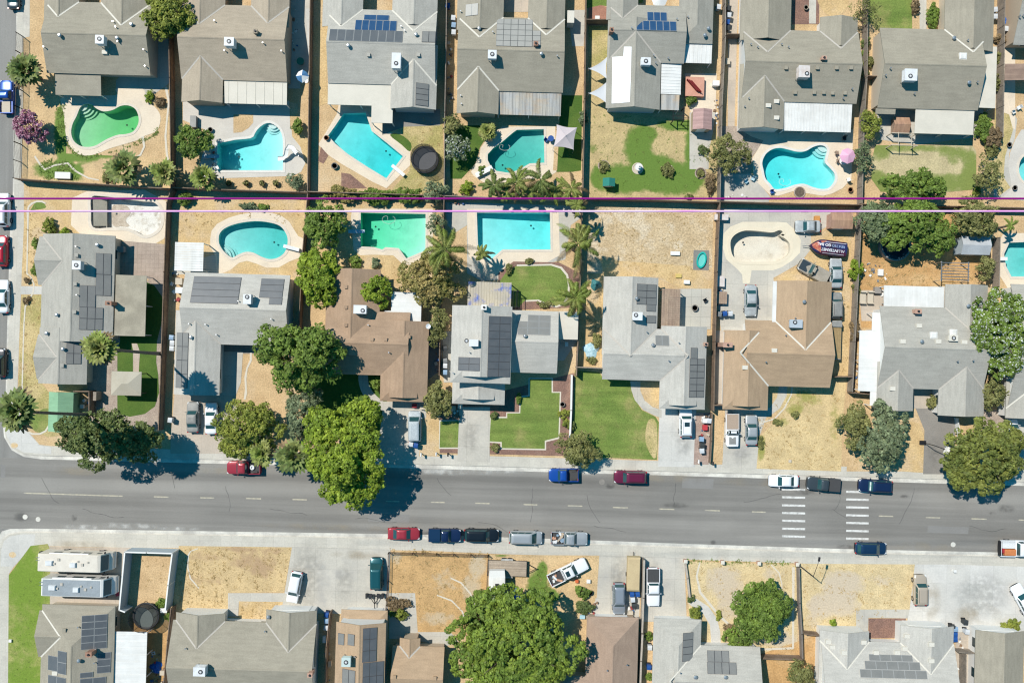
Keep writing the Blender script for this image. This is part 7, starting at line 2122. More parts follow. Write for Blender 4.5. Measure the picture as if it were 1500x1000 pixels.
def umbrella(px, py, r, h, mats, label, n=8):
    q = at(px, py, h)
    t = thing('garden_umbrella', label, 'umbrella', (q.x, q.y, 0))
    b = B()
    for k in range(n):
        a0, a1 = 2 * math.pi * k / n, 2 * math.pi * (k + 1) / n
        am = (a0 + a1) / 2
        V = [(q.x, q.y, h + .45)] + [(q.x + math.cos(a) * rr, q.y + math.sin(a) * rr, z) for a, rr, z in ((a0, r, h), (am, r * .90, h + .03), (a1, r, h))]
        b.add(V, [(0, 1, 2), (0, 2, 3)], k % len(mats))
    b.build('fabric', mats, t)
    b = B(); b.tube([(q.x, q.y, 0), (q.x, q.y, h + .5)], .03, 8); b.cyl(q, .28, 0, .1, 16); b.build('pole', CHROME, t)
    b = B()
    for k in range(n):
        a = 2 * math.pi * k / n
        b.tube([(q.x, q.y, h + .38), (q.x + math.cos(a) * r * .96, q.y + math.sin(a) * r * .96, h - .03)], .012, 4)
    b.build('ribs', CHROME, t)
umbrella(1241.5, 228.5, 1.15, 2.3, [M('pink fabric', (.68, .36, .50), grain=.05), M('pale pink fabric', (.72, .43, .55), grain=.05)], 'pink garden umbrella right of the turquoise lobed pool')
umbrella(443, 112, .95, 2.2, [M('blue fabric', (.06, .17, .33), grain=.05), TRIM], 'blue and white garden umbrella in the side yard shade', 4)
umbrella(966, -1, 1.2, 2.4, [TRIM], 'white garden umbrella cut by the upper border')
for y0, lab in ((101, 'upper white triangular sail strung from the grey-green house'), (137, 'lower white triangular sail strung from the grey-green house')):
    a, c, d = at(862, y0, 2.3), at(890, y0 - 18, 2.5), at(889, y0 + 15, 2.5)
    t = thing('shade_sail', lab, 'shade sail', (a.x, a.y, 0))
    V, F = [], []
    N_ = 8
    g = (a + c + d) / 3
    for i in range(N_ + 1):
        for j in range(N_ + 1 - i):
            u, v = i / N_, j / N_
            w = 1 - u - v
            p = a * w + c * u + d * v
            k = 4 * (w * u + w * v) * .0
            for s, o in ((w * u, d), (w * v, c), (u * v, a)): p = p + (o - p) * (.55 * s * (1 - 3 * min(w, u, v)) * .5)
            V.append(p + Vector((0, 0, -.25 * 9 * w * u * v)))
    idx = {}; n = 0
    for i in range(N_ + 1):
        for j in range(N_ + 1 - i): idx[(i, j)] = n; n += 1
    for i in range(N_):
        for j in range(N_ - i):
            F.append((idx[(i, j)], idx[(i + 1, j)], idx[(i, j + 1)]))
            if j < N_ - i - 1: F.append((idx[(i + 1, j)], idx[(i + 1, j + 1)], idx[(i, j + 1)]))
    B().add(V, F).build('fabric', M('white sail cloth', (.58, .585, .60), grain=.03), t)
    B().tube([(a.x, a.y, 0), a + Vector((0, 0, .2))], .06, 8).build('post', CHROME, t)
# sheds and garden buildings
def shed(x0, y0, x1, y1, ax, label, roof, wall, h=2.0, pit=.35, name='garden_shed', cat='shed', open_=False, hip=False, roof2=None):
    w = Wing(0, ax, x0, y0, x1, y1, 'hh' if hip else 'gg', h, pit)
    t = thing(name, label, cat, (w.c.x, w.c.y, 0))
    B().solid(w.polys() + w.endpolys(), .06).build('roof', roof, t)
    sx, sy = (w.L, 2 * w.s) if ax == 'x' else (2 * w.s, w.L)
    if open_:
        for a in (-1, 1):
            for e in (-1, 1): B().box((w.c.x + a * (sx / 2 - .3), w.c.y + e * (sy / 2 - .3), 0), (.12, .12, h + .03)).build('post', wall, t)
    else:
        B().box((w.c.x, w.c.y, 0), (sx - .3, sy - .3, h - .02)).build('wall', wall, t)
        f = -w.N if ax == 'x' else -Vector((0, 1, 0))
        y = w.c.y - (sy / 2 - .15)
        B().box((w.c.x, y, .05), (min(1.4, sx * .45), .06, min(1.75, h - .2))).build('door', TRIM if wall is not TRIM else FLASH, t)
        # gable boards
        b = B()
        for e in (-1, 1):
            q = w.c + w.T * (e * (w.L / 2 - .16))
            b.poly([q + w.N * (w.s - .16) + Vector((0, 0, h - .02)), q - w.N * (w.s - .16) + Vector((0, 0, h - .02)), q + Vector((0, 0, w.zr - .08))])
        b.build('gable', wall, t)
    return t
GREENM = M('green ribbed metal', (.25, .44, .27), (.22, .39, .24), rough=.5, sc=.6, grain=.04, streak=((.1, 3, 1), .06))
COPPER = M('copper brown roofing', (.36, .215, .15), (.42, .26, .17), rough=.6, sc=.7, grain=.06, streak=((3.2, .12, 1), .14))
shed(71, 574, 107, 632, 'y', 'green ribbed metal shed at the side street corner', GREENM, M('green wall', (.20, .36, .22), grain=.05), 2.1, .45)
shed(163, 544, 207, 579, 'x', 'tan hip-roofed gazebo on the deep green garden lawn', M('tan canopy roof', (.46, .42, .34), (.42, .38, .30), sc=.5, grain=.05), BARK, 2.3, .32, 'gazebo', 'gazebo', True, True)
shed(1217, 311, 1249, 335, 'x', 'copper-roofed shed beside the bleached silver car', COPPER, PINKB, 2.0, .3)
shed(1015, 160, 1043, 190, 'y', 'pink and brown roofed shed left of the patchy lawn fence', M('pink brown roofing', (.48, .31, .285), (.42, .27, .25), sc=.7, grain=.08, streak=((.15, 3, 1), .12)), W_TN, 2.0, .4)
shed(1408, 346, 1450, 373, 'x', 'grey roofed garden shed beneath the olive green tree', M('pale shed roof', (.46, .48, .50), (.40, .42, .44), sc=.7, grain=.08), W_GY, 2.2, .4)
shed(1308, 172, 1332, 195, 'x', 'small copper-roofed doghouse by the beige patio cover', COPPER, PLANK, 1.0, .5, 'doghouse', 'doghouse')
shed(883, 261, 901, 273, 'y', 'little green-roofed playhouse on the patchy lawn', M('teal green roof', (.03, .21, .17), grain=.08), W_BE, 1.3, .5, 'playhouse', 'playhouse')
shed(1472, 95, 1560, 119, 'y', 'brown ribbed pergola roof at the right border', M('brown ribbed roofing', (.31, .215, .165), (.26, .18, .14), sc=.8, grain=.06, streak=((.15, 3.5, 1), .15)), PLANK, 2.3, .12, 'pergola', 'pergola', True)
# pergolas and frames
def pergola(x0, y0, x1, y1, h, mat, label, slats, along='x', solidm=None, name='pergola'):
    c = at((x0 + x1) / 2, (y0 + y1) / 2, h); k = .1 * (H - h) / H
    sx, sy = (x1 - x0) * k, (y1 - y0) * k
    t = thing(name, label, 'pergola', (c.x, c.y, 0))
    for a in (-1, 1):
        for e in (-1, 1): B().box((c.x + a * (sx / 2 - .12), c.y + e * (sy / 2 - .12), 0), (.12, .12, h - .15)).build('post', mat, t)
    b = B()
    for e in (-1, 1):
        if along == 'x': b.box((c.x + e * (sx / 2 - .12), c.y, h - .15), (.09, sy, .15))
        else: b.box((c.x, c.y + e * (sy / 2 - .12), h - .15), (sx, .09, .15))
    b.build('beams', mat, t)
    b = B()
    for i in range(slats):
        f = -.5 + (i + .5) / slats
        if along == 'x': b.box((c.x, c.y + f * sy, h + .002), (sx, .07 if not solidm else sy / slats * .93, .08 if not solidm else .03))
        else: b.box((c.x + f * sx, c.y, h + .002), (.07 if not solidm else sx / slats * .93, sy, .08 if not solidm else .03))
    b.build('slats', solidm or mat, t)
    return t
pergola(256, 355, 298, 397, 2.4, TRIM, 'white roofed pergola left of the teal kidney pool', 12, 'x', METALW)
pergola(685, 413, 749, 450, 2.5, PLANK, 'wood slat pergola with blue streaks above the tall-middled house', 16, 'y', M('tan slats with blue tarp streaks', (.50, .44, .34), (.42, .38, .32), (.09, .15, .46), sc=.6, sc3=.5, th3=.58, grain=.08))
pergola(969, 423, 996, 481, 2.3, PLANK, 'brown plank pergola beside the patio slabs', 18, 'x', PLANK)
pergola(1378, 383, 1420, 412, 2.2, CHROME, 'bare metal gazebo frame above the mid grey house', 7, 'x', None, 'metal_gazebo')
pergola(1306, 194, 1345, 214, 2.0, W_BE, 'beige swing frame at the top of the mown lawn', 2, 'y', None, 'swing_frame')
pergola(743, 425, 760, 450, 2.2, BLACK, 'black metal frame beside the curved lawn', 3, 'y', None, 'metal_arbour')
pergola(985, 156, 1003, 178, 1.9, BLACK, 'black playset frame below the lattice cover', 4, 'x', None, 'playset_frame')
# play deck
q = at(1018, 127, .8)
t = thing('play_deck', 'salmon pink play deck with red rails', 'play deck', (q.x, q.y, 0))
B().box((q.x, q.y, .0), (2.7, 2.8, .8)).build('platform', M('salmon paint', (.62, .33, .24), (.56, .29, .21), sc=1, grain=.08), t)
b = B()
for k in range(3): b.box((q.x - .5 + k * .3, q.y + .1 - k * .1, .802), (.09, 2.2, .6), .75)
b.build('rail', M('dark red rails', (.25, .03, .03), grain=.05), t)
# bins
BINC = {'b': M('blue bin plastic', (.02, .085, .30), rough=.45, grain=.03), 'g': M('grey bin plastic', (.19, .20, .205), rough=.5, grain=.03), 'd': M('dark bin plastic', (.045, .05, .052), rough=.5, grain=.03), 'w': M('pale bin plastic', (.58, .60, .62), rough=.5, grain=.03), 'n': M('green bin plastic', (.04, .20, .13), rough=.5, grain=.03), 'l': M('light blue bin plastic', (.26, .38, .52), rough=.5, grain=.03)}
BM = {}
b = B(); b.box((0, 0, .06), (.50, .55, .92), taper=1.14); BM['body'] = b.mesh('body')
b = B(); b.solid([[(-.32, -.36, 1.0), (.32, -.36, 1.0), (.30, 0, 1.07), (-.30, 0, 1.07)], [(-.30, 0, 1.07), (.30, 0, 1.07), (.32, .34, 1.02), (-.32, .34, 1.02)]], .05); BM['lid'] = b.mesh('lid')
b = B(); b.tube([(-.28, .30, .13), (.28, .30, .13)], .13, 12); BM['wheel'] = b.mesh('wheel')
def bin_(x, y, c, label, rot=0.0, s=1.0):
    q = at(x, y, 1.0)
    t = thing('wheelie_bin', label, 'bin', (q.x, q.y, .03), rot, 'wheelie bins and storage bins')
    t.scale = (s, s, s)
    put('body', BM['body'], BINC[c], t); put('lid', BM['lid'], BINC[c], t); put('wheel', BM['wheel'], TYRE, t)
for x, y, c, lab in [
  (664, 26, 'w', 'pale round-topped bin uppermost of the column beside the thin solar grid house'), (664.5, 36.5, 'l', 'light blue bin below the pale one near the thin solar grid house'), (664.5, 47, 'w', 'pale bin lowest of the column near the thin solar grid house'), (656, 8, 'b', 'dark blue bin at the upper border behind the three-row panel house'),
  (1068, 12, 'd', 'dark bin uppermost in the alley left of the nine-vent house'), (1068, 22, 'w', 'white bin second in the alley left of the nine-vent house'), (1066, 32, 'b', 'blue barrel bin in the alley left of the nine-vent house'), (1065, 41, 'd', 'dark bin lowest in the alley left of the nine-vent house'), (1053, 10, 'w', 'white storage bin behind the alley fence'),
  (1458, 14, 'w', 'white bin uppermost beside the upper right house wall'), (1458, 24, 'w', 'white bin second beside the upper right house wall'), (1474, 42, 'w', 'pale bin beside the blue tarp heap'),
  (251, 494, 'l', 'pale blue bin in the gap left of the L-shaped house'), (252, 502, 'w', 'white bin in the gap left of the L-shaped house'), (251.5, 510, 'w', 'pale grey bin lowest in the gap left of the L-shaped house'), (249, 615, 'w', 'mint white bin beside the pink driveway'),
  (652, 510, 'd', 'dark bin at the top of the tall-middled house side yard'), (652, 528, 'g', 'grey bin in the tall-middled house side yard'), (652, 535.5, 'w', 'white bin in the tall-middled house side yard'), (652, 545, 'l', 'light blue bin in the tall-middled house side yard'),
  (609, 652, 'b', 'bright blue bin at the kerb end of the grey van driveway'), (602, 650, 'w', 'white bin beside the bright blue kerb bin'),
  (1028, 643, 'l', 'light blue bin on the brick strip'), (1029, 652, 'd', 'dark bin between two pale bins on the brick strip'), (1028.5, 660, 'w', 'white bin lowest on the brick strip'), (1039, 616, 'w', 'white bin beside the gate by the white car'),
  (1054, 460, 'g', 'grey bin left of the blue one below the workbench'), (1062, 459, 'b', 'blue bin between grey and white ones below the workbench'), (1070, 459, 'w', 'white round bin right of the blue one below the workbench'),
  (478, 900, 'b', 'blue bin uppermost behind the taupe twin-gabled house'), (478, 909, 'l', 'pale blue bin second behind the taupe twin-gabled house'), (477.5, 919, 'w', 'white bin third behind the taupe twin-gabled house'),
  (926, 870, 'b', 'left blue bin beside the steel grey car'), (934, 870, 'b', 'right blue bin against the driveway wall'), (927, 878, 'w', 'pale bin below the two blue ones by the driveway wall'), (929, 887, 'd', 'dark bin below the pale one by the driveway wall'), (951, 977, 'b', 'blue bin in the narrow gap beside the light grey house'), (952, 948, 'w', 'grey white bin in the narrow gap beside the light grey house'),
  (1396, 919, 'd', 'black bin uppermost by the pale twin-gabled garage'), (1400, 921, 'l', 'pale blue bin beside the black one near the pale garage'), (1399.5, 929, 'b', 'blue bin third near the pale garage'), (1399.5, 936, 'b', 'blue bin lowest near the pale garage'), (1415, 911, 'd', 'dark bin with its lid up near the beige gable'), (1417, 925, 'w', 'grey bin with blue side near the beige gable'),
  (1246, 648, 'g', 'grey bin in shade beside the reddish olive tree')]:
    bin_(x, y, c, lab, rnd.uniform(-.15, .15))
# tarps, mats, loose things
def heap(px, py, rx, ry, h, mat, label, name, cat, seed=1, rot=0):
    rs = random.Random(seed)
    q = at(px, py, h * .5)
    t = thing(name, label, cat, (q.x, q.y, 0))
    V, F = [], []
    nr, na = 6, 18
    ph = [rs.uniform(0, 6.28) for _ in range(4)]
    for i in range(nr + 1):
        f = i / nr
        for j in range(na):
            a = 2 * math.pi * j / na
            w = 1 + .14 * math.sin(3 * a + ph[0]) + .09 * math.sin(5 * a + ph[1])
            x, y = math.cos(a) * rx * .1 * f * w, math.sin(a) * ry * .1 * f * w
            z = h * (1 - f ** 1.8) * (.75 + .3 * math.sin(4 * a + ph[2]) * f + .2 * rs.random()) + .03
            V.append((q.x + x * math.cos(rot) - y * math.sin(rot), q.y + x * math.sin(rot) + y * math.cos(rot), max(.025, z)))
    F = [(i * na + j, i * na + (j + 1) % na, (i + 1) * na + (j + 1) % na, (i + 1) * na + j) for i in range(nr) for j in range(na)]
    B().add(V, F).build('cloth', mat, t)
TB, TL = M('blue tarpaulin', (.01, .10, .42), (.012, .13, .50), rough=.5, sc=2, grain=.1), M('sky blue sheet', (.30, .52, .62), (.48, .62, .66), rough=.6, sc=1.5, grain=.15)
heap(756, 878, 8, 18, .9, TB, 'bright blue tarpaulin heap right of the white camper', 'tarpaulin', 'tarpaulin', 1)
heap(866, 513, 11, 12, .35, TL, 'crumpled sky blue sheet above the side gate', 'tarpaulin', 'tarpaulin', 2)
heap(873, 417, 8, 8, .7, M('teal plastic', (.05, .19, .20), rough=.5, grain=.1), 'dark teal covered heap beneath the feather palms', 'covered_heap', 'heap', 3)
heap(1477, 30, 9, 7, .8, TB, 'blue tarp heap beside the peach wall at the upper right', 'tarpaulin', 'tarpaulin', 4)
heap(158, 915, 8, 9, .6, M('purple blue sheet', (.10, .08, .25), rough=.6, grain=.15), 'purple-blue bundle in the shade by the trampoline pen', 'bundle', 'bundle', 5)
heap(228, 978, 9, 9, .6, TB, 'blue heap beside the white ribbed patio roof at the bottom', 'tarpaulin', 'tarpaulin', 6)
heap(940, 102, 5, 3, .3, TL, 'folded pale cloth', 'x', 'x') if False else None
heap(1200, 370, 3, 3, .3, M('rust heap', (.40, .22, .10), grain=.2), 'small rust heap', 'x', 'x') if False else None
q = at(1027, 381)
t = thing('kayak_mat', 'grey square mat beneath the turquoise paddle pool', 'mat', q)
B().box((q.x, q.y, .02), (2.3, 2.9, .03)).build('mat', M('grey mat', (.22, .215, .20), grain=.1), t)
t = thing('paddle_pool', 'turquoise inflatable paddle pool lying on the grey mat', 'paddle pool', (q.x, q.y, .05))
b = B(); el = lambda k, s: [Vector((q.x + (math.cos(a) * k * .62 * s + math.sin(a) * k * .35 * s), q.y + (math.sin(a) * k * 1.15 * s - math.cos(a) * k * .35 * s), 0)) for a in (2 * math.pi * i / 28 for i in range(28))]
b.ring(el(1, .78), el(1, 1), .06, .34); b.build('rim', M('turquoise vinyl', (.02, .42, .36), rough=.3, grain=.03), t)
b = B(); b.prism(el(1, .79), .06, .12); b.build('floor', M('aqua vinyl', (.15, .55, .50), rough=.3, grain=.05), t)
# patio furniture and little things
def table_set(px, py, label, top, rot=0.0, s=1.0, h=.72):
    q = at(px, py, h)
    t = thing('garden_table', label, 'table', (q.x, q.y, .03), rot)
    B().cyl((0, 0), .55 * s, h, h + .04, 20).build('table_top', top, t, local=True)
    b = B(); b.cyl((0, 0), .05, .03, h, 8); b.cyl((0, 0), .3, 0, .04, 14); b.build('pedestal', BLACK, t, local=True)
def chair(px, py, label, mat, rot=0.0):
    q = at(px, py, .4)
    t = thing('garden_chair', label, 'chair', (q.x, q.y, .03), R(rot), 'garden chairs')
    B().box((0, 0, .38), (.5, .5, .06)).build('seat', mat, t, local=True)
    B().box((0, .26, .42), (.5, .06, .5)).build('backrest', mat, t, local=True)
    for a in (-1, 1):
        for e in (-1, 1): B().box((a * .2, e * .2, 0), (.05, .05, .38)).build('leg', mat, t, local=True)
def pot(px, py, label, mat, plant=None, r=.32, h=.4):
    q = at(px, py, h)
    t = thing('plant_pot', label, 'plant pot', (q.x, q.y, .03))
    b = B(); b.lathe((0, 0), [(r * .7, 0), (r, h), (r * 1.08, h), (r * .88, h), (r * .85, h - .06)], 16); b.build('pot', mat, t, local=True)
    b = B(); b.cyl((0, 0), r * .8, h - .12, h - .06, 14); b.build('soil', BARK, t, local=True)
    if plant:
        rs = np.random.RandomState(int(px))
        C = rs.normal(size=(60, 3)) * np.array([r * .5, r * .5, .12]) + np.array([0, 0, h + .15])
        put('foliage', leaf_mesh('foliage', C, rs.normal(size=(60, 3)) + np.array([0, 0, .8]), .09 + .06 * rs.rand(60), rs), plant, t)
TERR, GPOT = M('terracotta', (.34, .17, .10), grain=.1), M('grey ceramic', (.28, .26, .24), grain=.1)
for x, lab in ((335, 'first dark barrel planter below the slide pool'), (361, 'second dark barrel planter below the slide pool'), (384, 'third dark barrel planter below the slide pool'), (404, 'fourth dark barrel planter below the slide pool')): pot(x, 268.5, lab, M('barrel wood', (.15, .105, .07), grain=.2), L_OL, .42, .45)
for x, y, lab, m in ((308, 190, 'round dark pot right of the citrus tree', GPOT), (490, 243, 'round bowl pot on the slanted pool corner', GPOT), (1018, 451, 'round fire bowl on the patio slabs', GPOT), (824, 592, 'square dark planter in the red mulch', GPOT), (1018, 11, 'pale urn on the upper mulch bed', W_BE), (1181, 11, 'white pot on the upper mulch bed', W_BE), (478, 202, 'small pot at the slanted pool rim', TERR), (1479, 212, 'dark pot on the far right deck, upper one', GPOT), (1487, 275, 'dark pot on the far right deck, lower one', GPOT), (865, 868, 'loose black tyre-like pot beside the young bush', DARK), (1246, 278, 'pot by the fence under the chair group', TERR), (835, 26, 'tiny pot by the ash-brown gate', TERR)):
    pot(x, y, lab, m, None, .35 if 'bowl' not in lab else .45)
table_set(440, 90, 'dark green round table in the shaded side yard', BINC['n'])
table_set(807, 203, 'small blue round table beside the lilac-grey canopy', BINC['b'], 0, .8)
table_set(1235, 236, 'table under the pink garden umbrella', TRIM)
for x, y, lab, m, r_ in ((1226, 224, 'upper brown chair left of the pink umbrella', PLANK, 100), (1228, 236, 'lower brown chair left of the pink umbrella', PLANK, 80), (1243, 263, 'white chair below the pink umbrella', TRIM, 200), (1131, 281, 'blue lounge chair at the lower rim of the turquoise pool', BINC['b'], 10), (800, 205, 'blue chair by the canopy', BINC['b'], 60), (1485, 164, 'white chair on the far right path', TRIM, 30), (1492, 158, 'second chair on the far right path', COOLW, 300), (1093, 266, 'sky blue chair in the feathery tree shade', TL, 40), (1103, 262, 'aqua chair in the feathery tree shade', TL, 340), (1237, 203, 'dark chair under the white ribbed patio cover', DARK, 0), (172, 870, 'red and blue folding chair inside the bare pen', M('red canvas', (.4, .06, .1), grain=.1), 20), (1289, 437, 'garden chair', TRIM, 0), (1033, 440, 'black chair leaning beside the patio slabs', DARK, 30), (318, 246, 'white chair by the citrus tree', TRIM, 120)):
    if lab != 'garden chair': chair(x, y, lab, m, r_)
# outdoor loungers made of two slabs
for x, lab in ((1264, 'left beige outdoor sofa beside the white flat roof'), (1275, 'right beige outdoor sofa beside the white flat roof')):
    q = at(x, 436, .4)
    t = thing('outdoor_sofa', lab, 'sofa', (q.x, q.y, .03))
    B().box((0, 0, .1), (.85, 1.8, .32)).build('seat', W_BE, t, local=True)
    B().box((0, .82, .42), (.85, .18, .4)).build('backrest', W_BE, t, local=True)
    B().box((0, -.82, .42), (.85, .16, .2)).build('armrest', W_BE, t, local=True)
# round lawn planters with a statue
q = at(934, 247)
t = thing('garden_statue', 'pale stone fountain statue on its round bed in the patchy lawn', 'statue', q)
B().lathe((0, 0), [(.85, 0), (.85, .12), (.7, .14), (.68, .06)], 20).build('bed_ring', W_BE, t, local=True)
b = B(); b.lathe((0, 0), [(.35, .0), (.28, .3), (.15, .5), (.14, .8), (.5, 1.0), (.55, 1.08), (.45, 1.05), (.12, 1.1), (.1, 1.4), (.3, 1.52), (.28, 1.56), (.08, 1.56), (.12, 1.7), (.02, 1.85)], 16); b.build('statue', W_WH, t, local=True)
for x, y, lab in ((884, 243, 'round stone bed around the thorny shrub'), (979, 250, 'round stone bed around the yellowing shrub'), (1026, 254, 'round stone bed at the patio end'), (1171, 282, 'round stone ring below the turquoise pool')):
    q = at(x, y)
    t = thing('planter_ring', lab, 'planter', q)
    B().lathe((0, 0), [(.85, 0), (.85, .14), (.72, .15), (.70, .04)], 20).build('stone_ring', GRAVEL, t, local=True)
    B().cyl((0, 0), .70, .0, .07, 18).build('soil', BARK, t, local=True)
# basketball hoop
q = at(1353, 648)
t = thing('basketball_hoop', 'white-backed basketball hoop leaning over the grey driveway', 'basketball hoop', q)
b = B(); b.tube([(0, 0, 0), (.3, -.1, 2.4), (1.7, -.6, 3.0)], .06, 8); b.box((-.2, 0, 0), (.9, .6, .2)); b.build('pole', BLACK, t, local=True)
B().box((1.75, -.62, 2.75), (.45, 1.1, .75), -.3, taper=.9).build('backboard', TRIM, t, local=True)
b = B(); b.tube([(2.2 + .23 * math.cos(a), -.8 + .23 * math.sin(a), 2.95) for a in (2 * math.pi * k / 16 for k in range(17))], .015, 6); b.build('rim', M('orange rim', (.6, .15, .03), grain=0), t, local=True)
# workbench, crates, boxes
def box_thing(px, py, d, mat, label, name, cat, rot=0.0, lid=None):
    q = at(px, py, d[2])
    t = thing(name, label, cat, (q.x, q.y, .03), rot)
    b = B(); b.box((0, 0, 0), d)
    b.build('body', mat, t, local=True)
    B().box((0, 0, d[2] + .002), (d[0] + .06, d[1] + .06, .05)).build('lid', lid or mat, t, local=True)
for a in [
 (1057, 436, (1.5, 1.7, .75), PLANK, 'cluttered brown workbench beside the bleached saloon', 'workbench', 'workbench'), (1056, 412, (1.0, 1.5, .7), COOLP, 'old mobility cart above the workbench', 'hand_cart', 'cart'),
 (836, 25, (.95, 1.7, 1.9), FLASH, 'beige tall cabinet beside the gated terracotta patio', 'storage_cabinet', 'cabinet'), (875, 27, (.6, .6, .5), TRIM, 'white box on the terracotta patio', 'storage_box', 'box'),
 (1049, 122, (.9, .7, .8), TRIM, 'white cooler box by the fence near the salmon deck', 'cooler_box', 'box'), (1066, 90, (.6, .8, .6), W_BE, 'pale carton in the narrow side yard', 'carton', 'box'), (830, 504, (.4, .6, .9), TRIM, 'white box heater beside the beige side cover', 'storage_box', 'box'),
 (176, 365, (1.0, .8, .9), C_OG, 'grey cabinet in the shade of the corner house', 'storage_cabinet', 'cabinet'), (139, 580, (.4, 1.2, 1.6), WOODG, 'wooden post box by the green shed', 'wood_box', 'box'), (120, 595, (.5, .5, .4), TRIM, 'white bucket beside the green shed', 'bucket', 'bucket'),
 (92, 257, (2.2, .9, .35), W_WH, 'white broken slab on the weeds at the back fence', 'broken_slab', 'slab'), (262, 412, (.9, .9, .9), W_BE, 'stack of cartons left of the L-shaped house', 'carton', 'box'), (263, 425, (1.1, .8, .7), COOLW, 'pale crate left of the L-shaped house', 'crate', 'crate'),
 (283, 178, (.8, 1.6, .75), C_OG, 'folded patio chairs near the taupe gable', 'patio_stack', 'furniture'), (989, 371, (1.3, .5, .25), TRIM, 'white bag on the stony yard', 'sack', 'sack'), (994, 404, (.8, .5, .2), M('yellow board', (.6, .45, .15), grain=.1), 'small yellow board on the stony yard', 'board', 'board'), (1006, 413, (.8, .5, .4), TRIM, 'white bundle at the yard edge by the patio slabs', 'bundle', 'bundle'),
 (1197, 321, (.7, .9, .5), M('orange barrow', (.55, .26, .08), grain=.1), 'orange wheelbarrow near the bleached silver car', 'wheelbarrow', 'wheelbarrow'), (1057, 318, (1.9, .8, .8), COOLP, 'pale planter box below the back fence of the concrete yard', 'planter_box', 'planter'), (1286, 425, (.9, .9, .6), GPOT, 'grey grill next to the outdoor sofas', 'grill', 'grill'), (1290, 399, (.7, .9, .3), TRIM, 'white scrap on the rust-dry yard', 'scrap', 'scrap'),
 (1034, 616, (.9, .6, .9), TRIM, 'pale box by the gate on the brick strip', 'storage_box', 'box'), (1033, 626, (.6, .7, .6), M('red toy plastic', (.5, .05, .06), grain=.05), 'red toy car on the brick strip', 'toy_car', 'toy'), (607, 594, (.6, .5, .5), M('red crate', (.4, .04, .05), grain=.1), 'red crate above the grey van', 'crate', 'crate'), (620, 597, (.9, .5, .4), W_BE, 'pale sacks beside the dark fruit tree', 'sack', 'sack'), (663, 598, (.8, .7, .5), W_BE, 'light rock pile by the tall-middled garage', 'rock', 'rock'), (674, 595, (.6, .6, .5), FLASH, 'round pale rock at the driveway head', 'rock', 'rock'),
 (845, 851, (.4, .4, .35), M('orange bucket', (.6, .14, .05), grain=.05), 'small orange bucket near the askew white pickup', 'bucket', 'bucket'), (862, 851, (.5, .45, .35), TRIM, 'white bucket near the askew white pickup', 'bucket', 'bucket'), (924, 897, (.6, .5, .5), W_BE, 'pale carton by the brown hip roof driveway', 'carton', 'box'), (853, 903, (.7, .5, .4), TL, 'blue-white box in the shade by the brown hip roof', 'storage_box', 'box'), (475, 936, (.4, .9, .5), TRIM, 'white scrap frame behind the taupe house', 'scrap', 'scrap'), (483, 972, (.4, .8, .7), W_TN, 'tan crate behind the taupe house', 'crate', 'crate'), (240, 893, (.9, .7, .5), W_WH, 'white bag beside the trampoline weeds', 'sack', 'sack'), (238, 985, (.7, .6, .5), W_BE, 'pale carton by the dark board fence at the bottom', 'carton', 'box'),
 (60, 809, (.35, .35, .4), DARK, 'small dark hydrant box on the corner lawn', 'meter_box', 'box'), (15, 938, (.35, .35, .2), TRIM, 'white utility cap on the lawn edge', 'meter_box', 'box'), (1399, 836, (.3, .3, .5), W_WH, 'short white post on the pale driveway', 'marker_post', 'post'), (1157, 675, (.35, .35, .12), W_BE, 'pale stone at the pavement edge of the dry front yard', 'stone', 'stone')]:
    box_thing(*a)
# tan covered trailer by the wall
q = at(928, 840, 1.2)
t = thing('covered_trailer', 'tan tarpaulin covered trailer along the driveway wall', 'trailer', (q.x, q.y, .03), 0)
b = B(); b.box((0, 0, .45), (1.85, 4.9, .95)); b.box((0, 0, 1.402), (1.85, 4.9, .18), taper=.88); b.build('cover', M('tan canvas', (.55, .43, .25), (.50, .385, .225), sc=.7, grain=.06), t, local=True)
for a in (-1, 1): B().tube([(a * .75, -.3, .32), (a * .98, -.3, .32)], .32, 14).build('wheel', TYRE, t, local=True)
B().tube([(0, 2.4, .5), (0, 3.0, .5)], .05, 6).build('drawbar', BLACK, t, local=True)
# mailboxes at the kerb
for x, y, m, lab in ((618, 664, TRIM, 'white kerb mailbox beside the grey van driveway'), (640, 663, COOLW, 'pale kerb mailbox left of the small lawn'), (657, 664, BLACK, 'black kerb mailbox beneath the small lawn'), (1021, 674, TRIM, 'white kerb mailbox at the brick strip'), (1042, 677, DARK, 'dark kerb mailbox by the old white pickup driveway')):
    q = at(x, y)
    t = thing('mailbox', lab, 'mailbox', q)
    B().box((q.x, q.y, 0), (.1, .1, 1.0)).build('post', PLANK, t)
    b = B(); b.box((q.x, q.y, 1.0), (.22, .5, .16)); b.tube([(q.x, q.y - .25, 1.16), (q.x, q.y + .25, 1.16)], .11, 12); b.build('box', m, t)
# storm drain and road patches
q = at(1237, 800.5)
for x, y in ((862, 698 + 6), (895, 713), (1045, 795), (1239, 800)): pass
# manhole covers
for x, y, lab in ((55, 760.5, 'round manhole cover in the lower left of the road'), (36, 757, 'smaller manhole cover left of the other one'), (1397, 797.5, 'manhole cover near the lower right of the road'), (882, 706, 'dark manhole cover left of the maroon car')):
    q = at(x, y)
    t = thing('manhole_cover', lab, 'manhole cover', (q.x, q.y, -.142))
    B().cyl((0, 0), .36, .004, .012, 20).build('lid', GUTTER if 'dark' not in lab else ASPD, t, local=True)
    B().lathe((0, 0), [(.37, .004), (.37, .014), (.42, .014), (.43, .004)], 20).build('ring', ASPD, t, local=True)

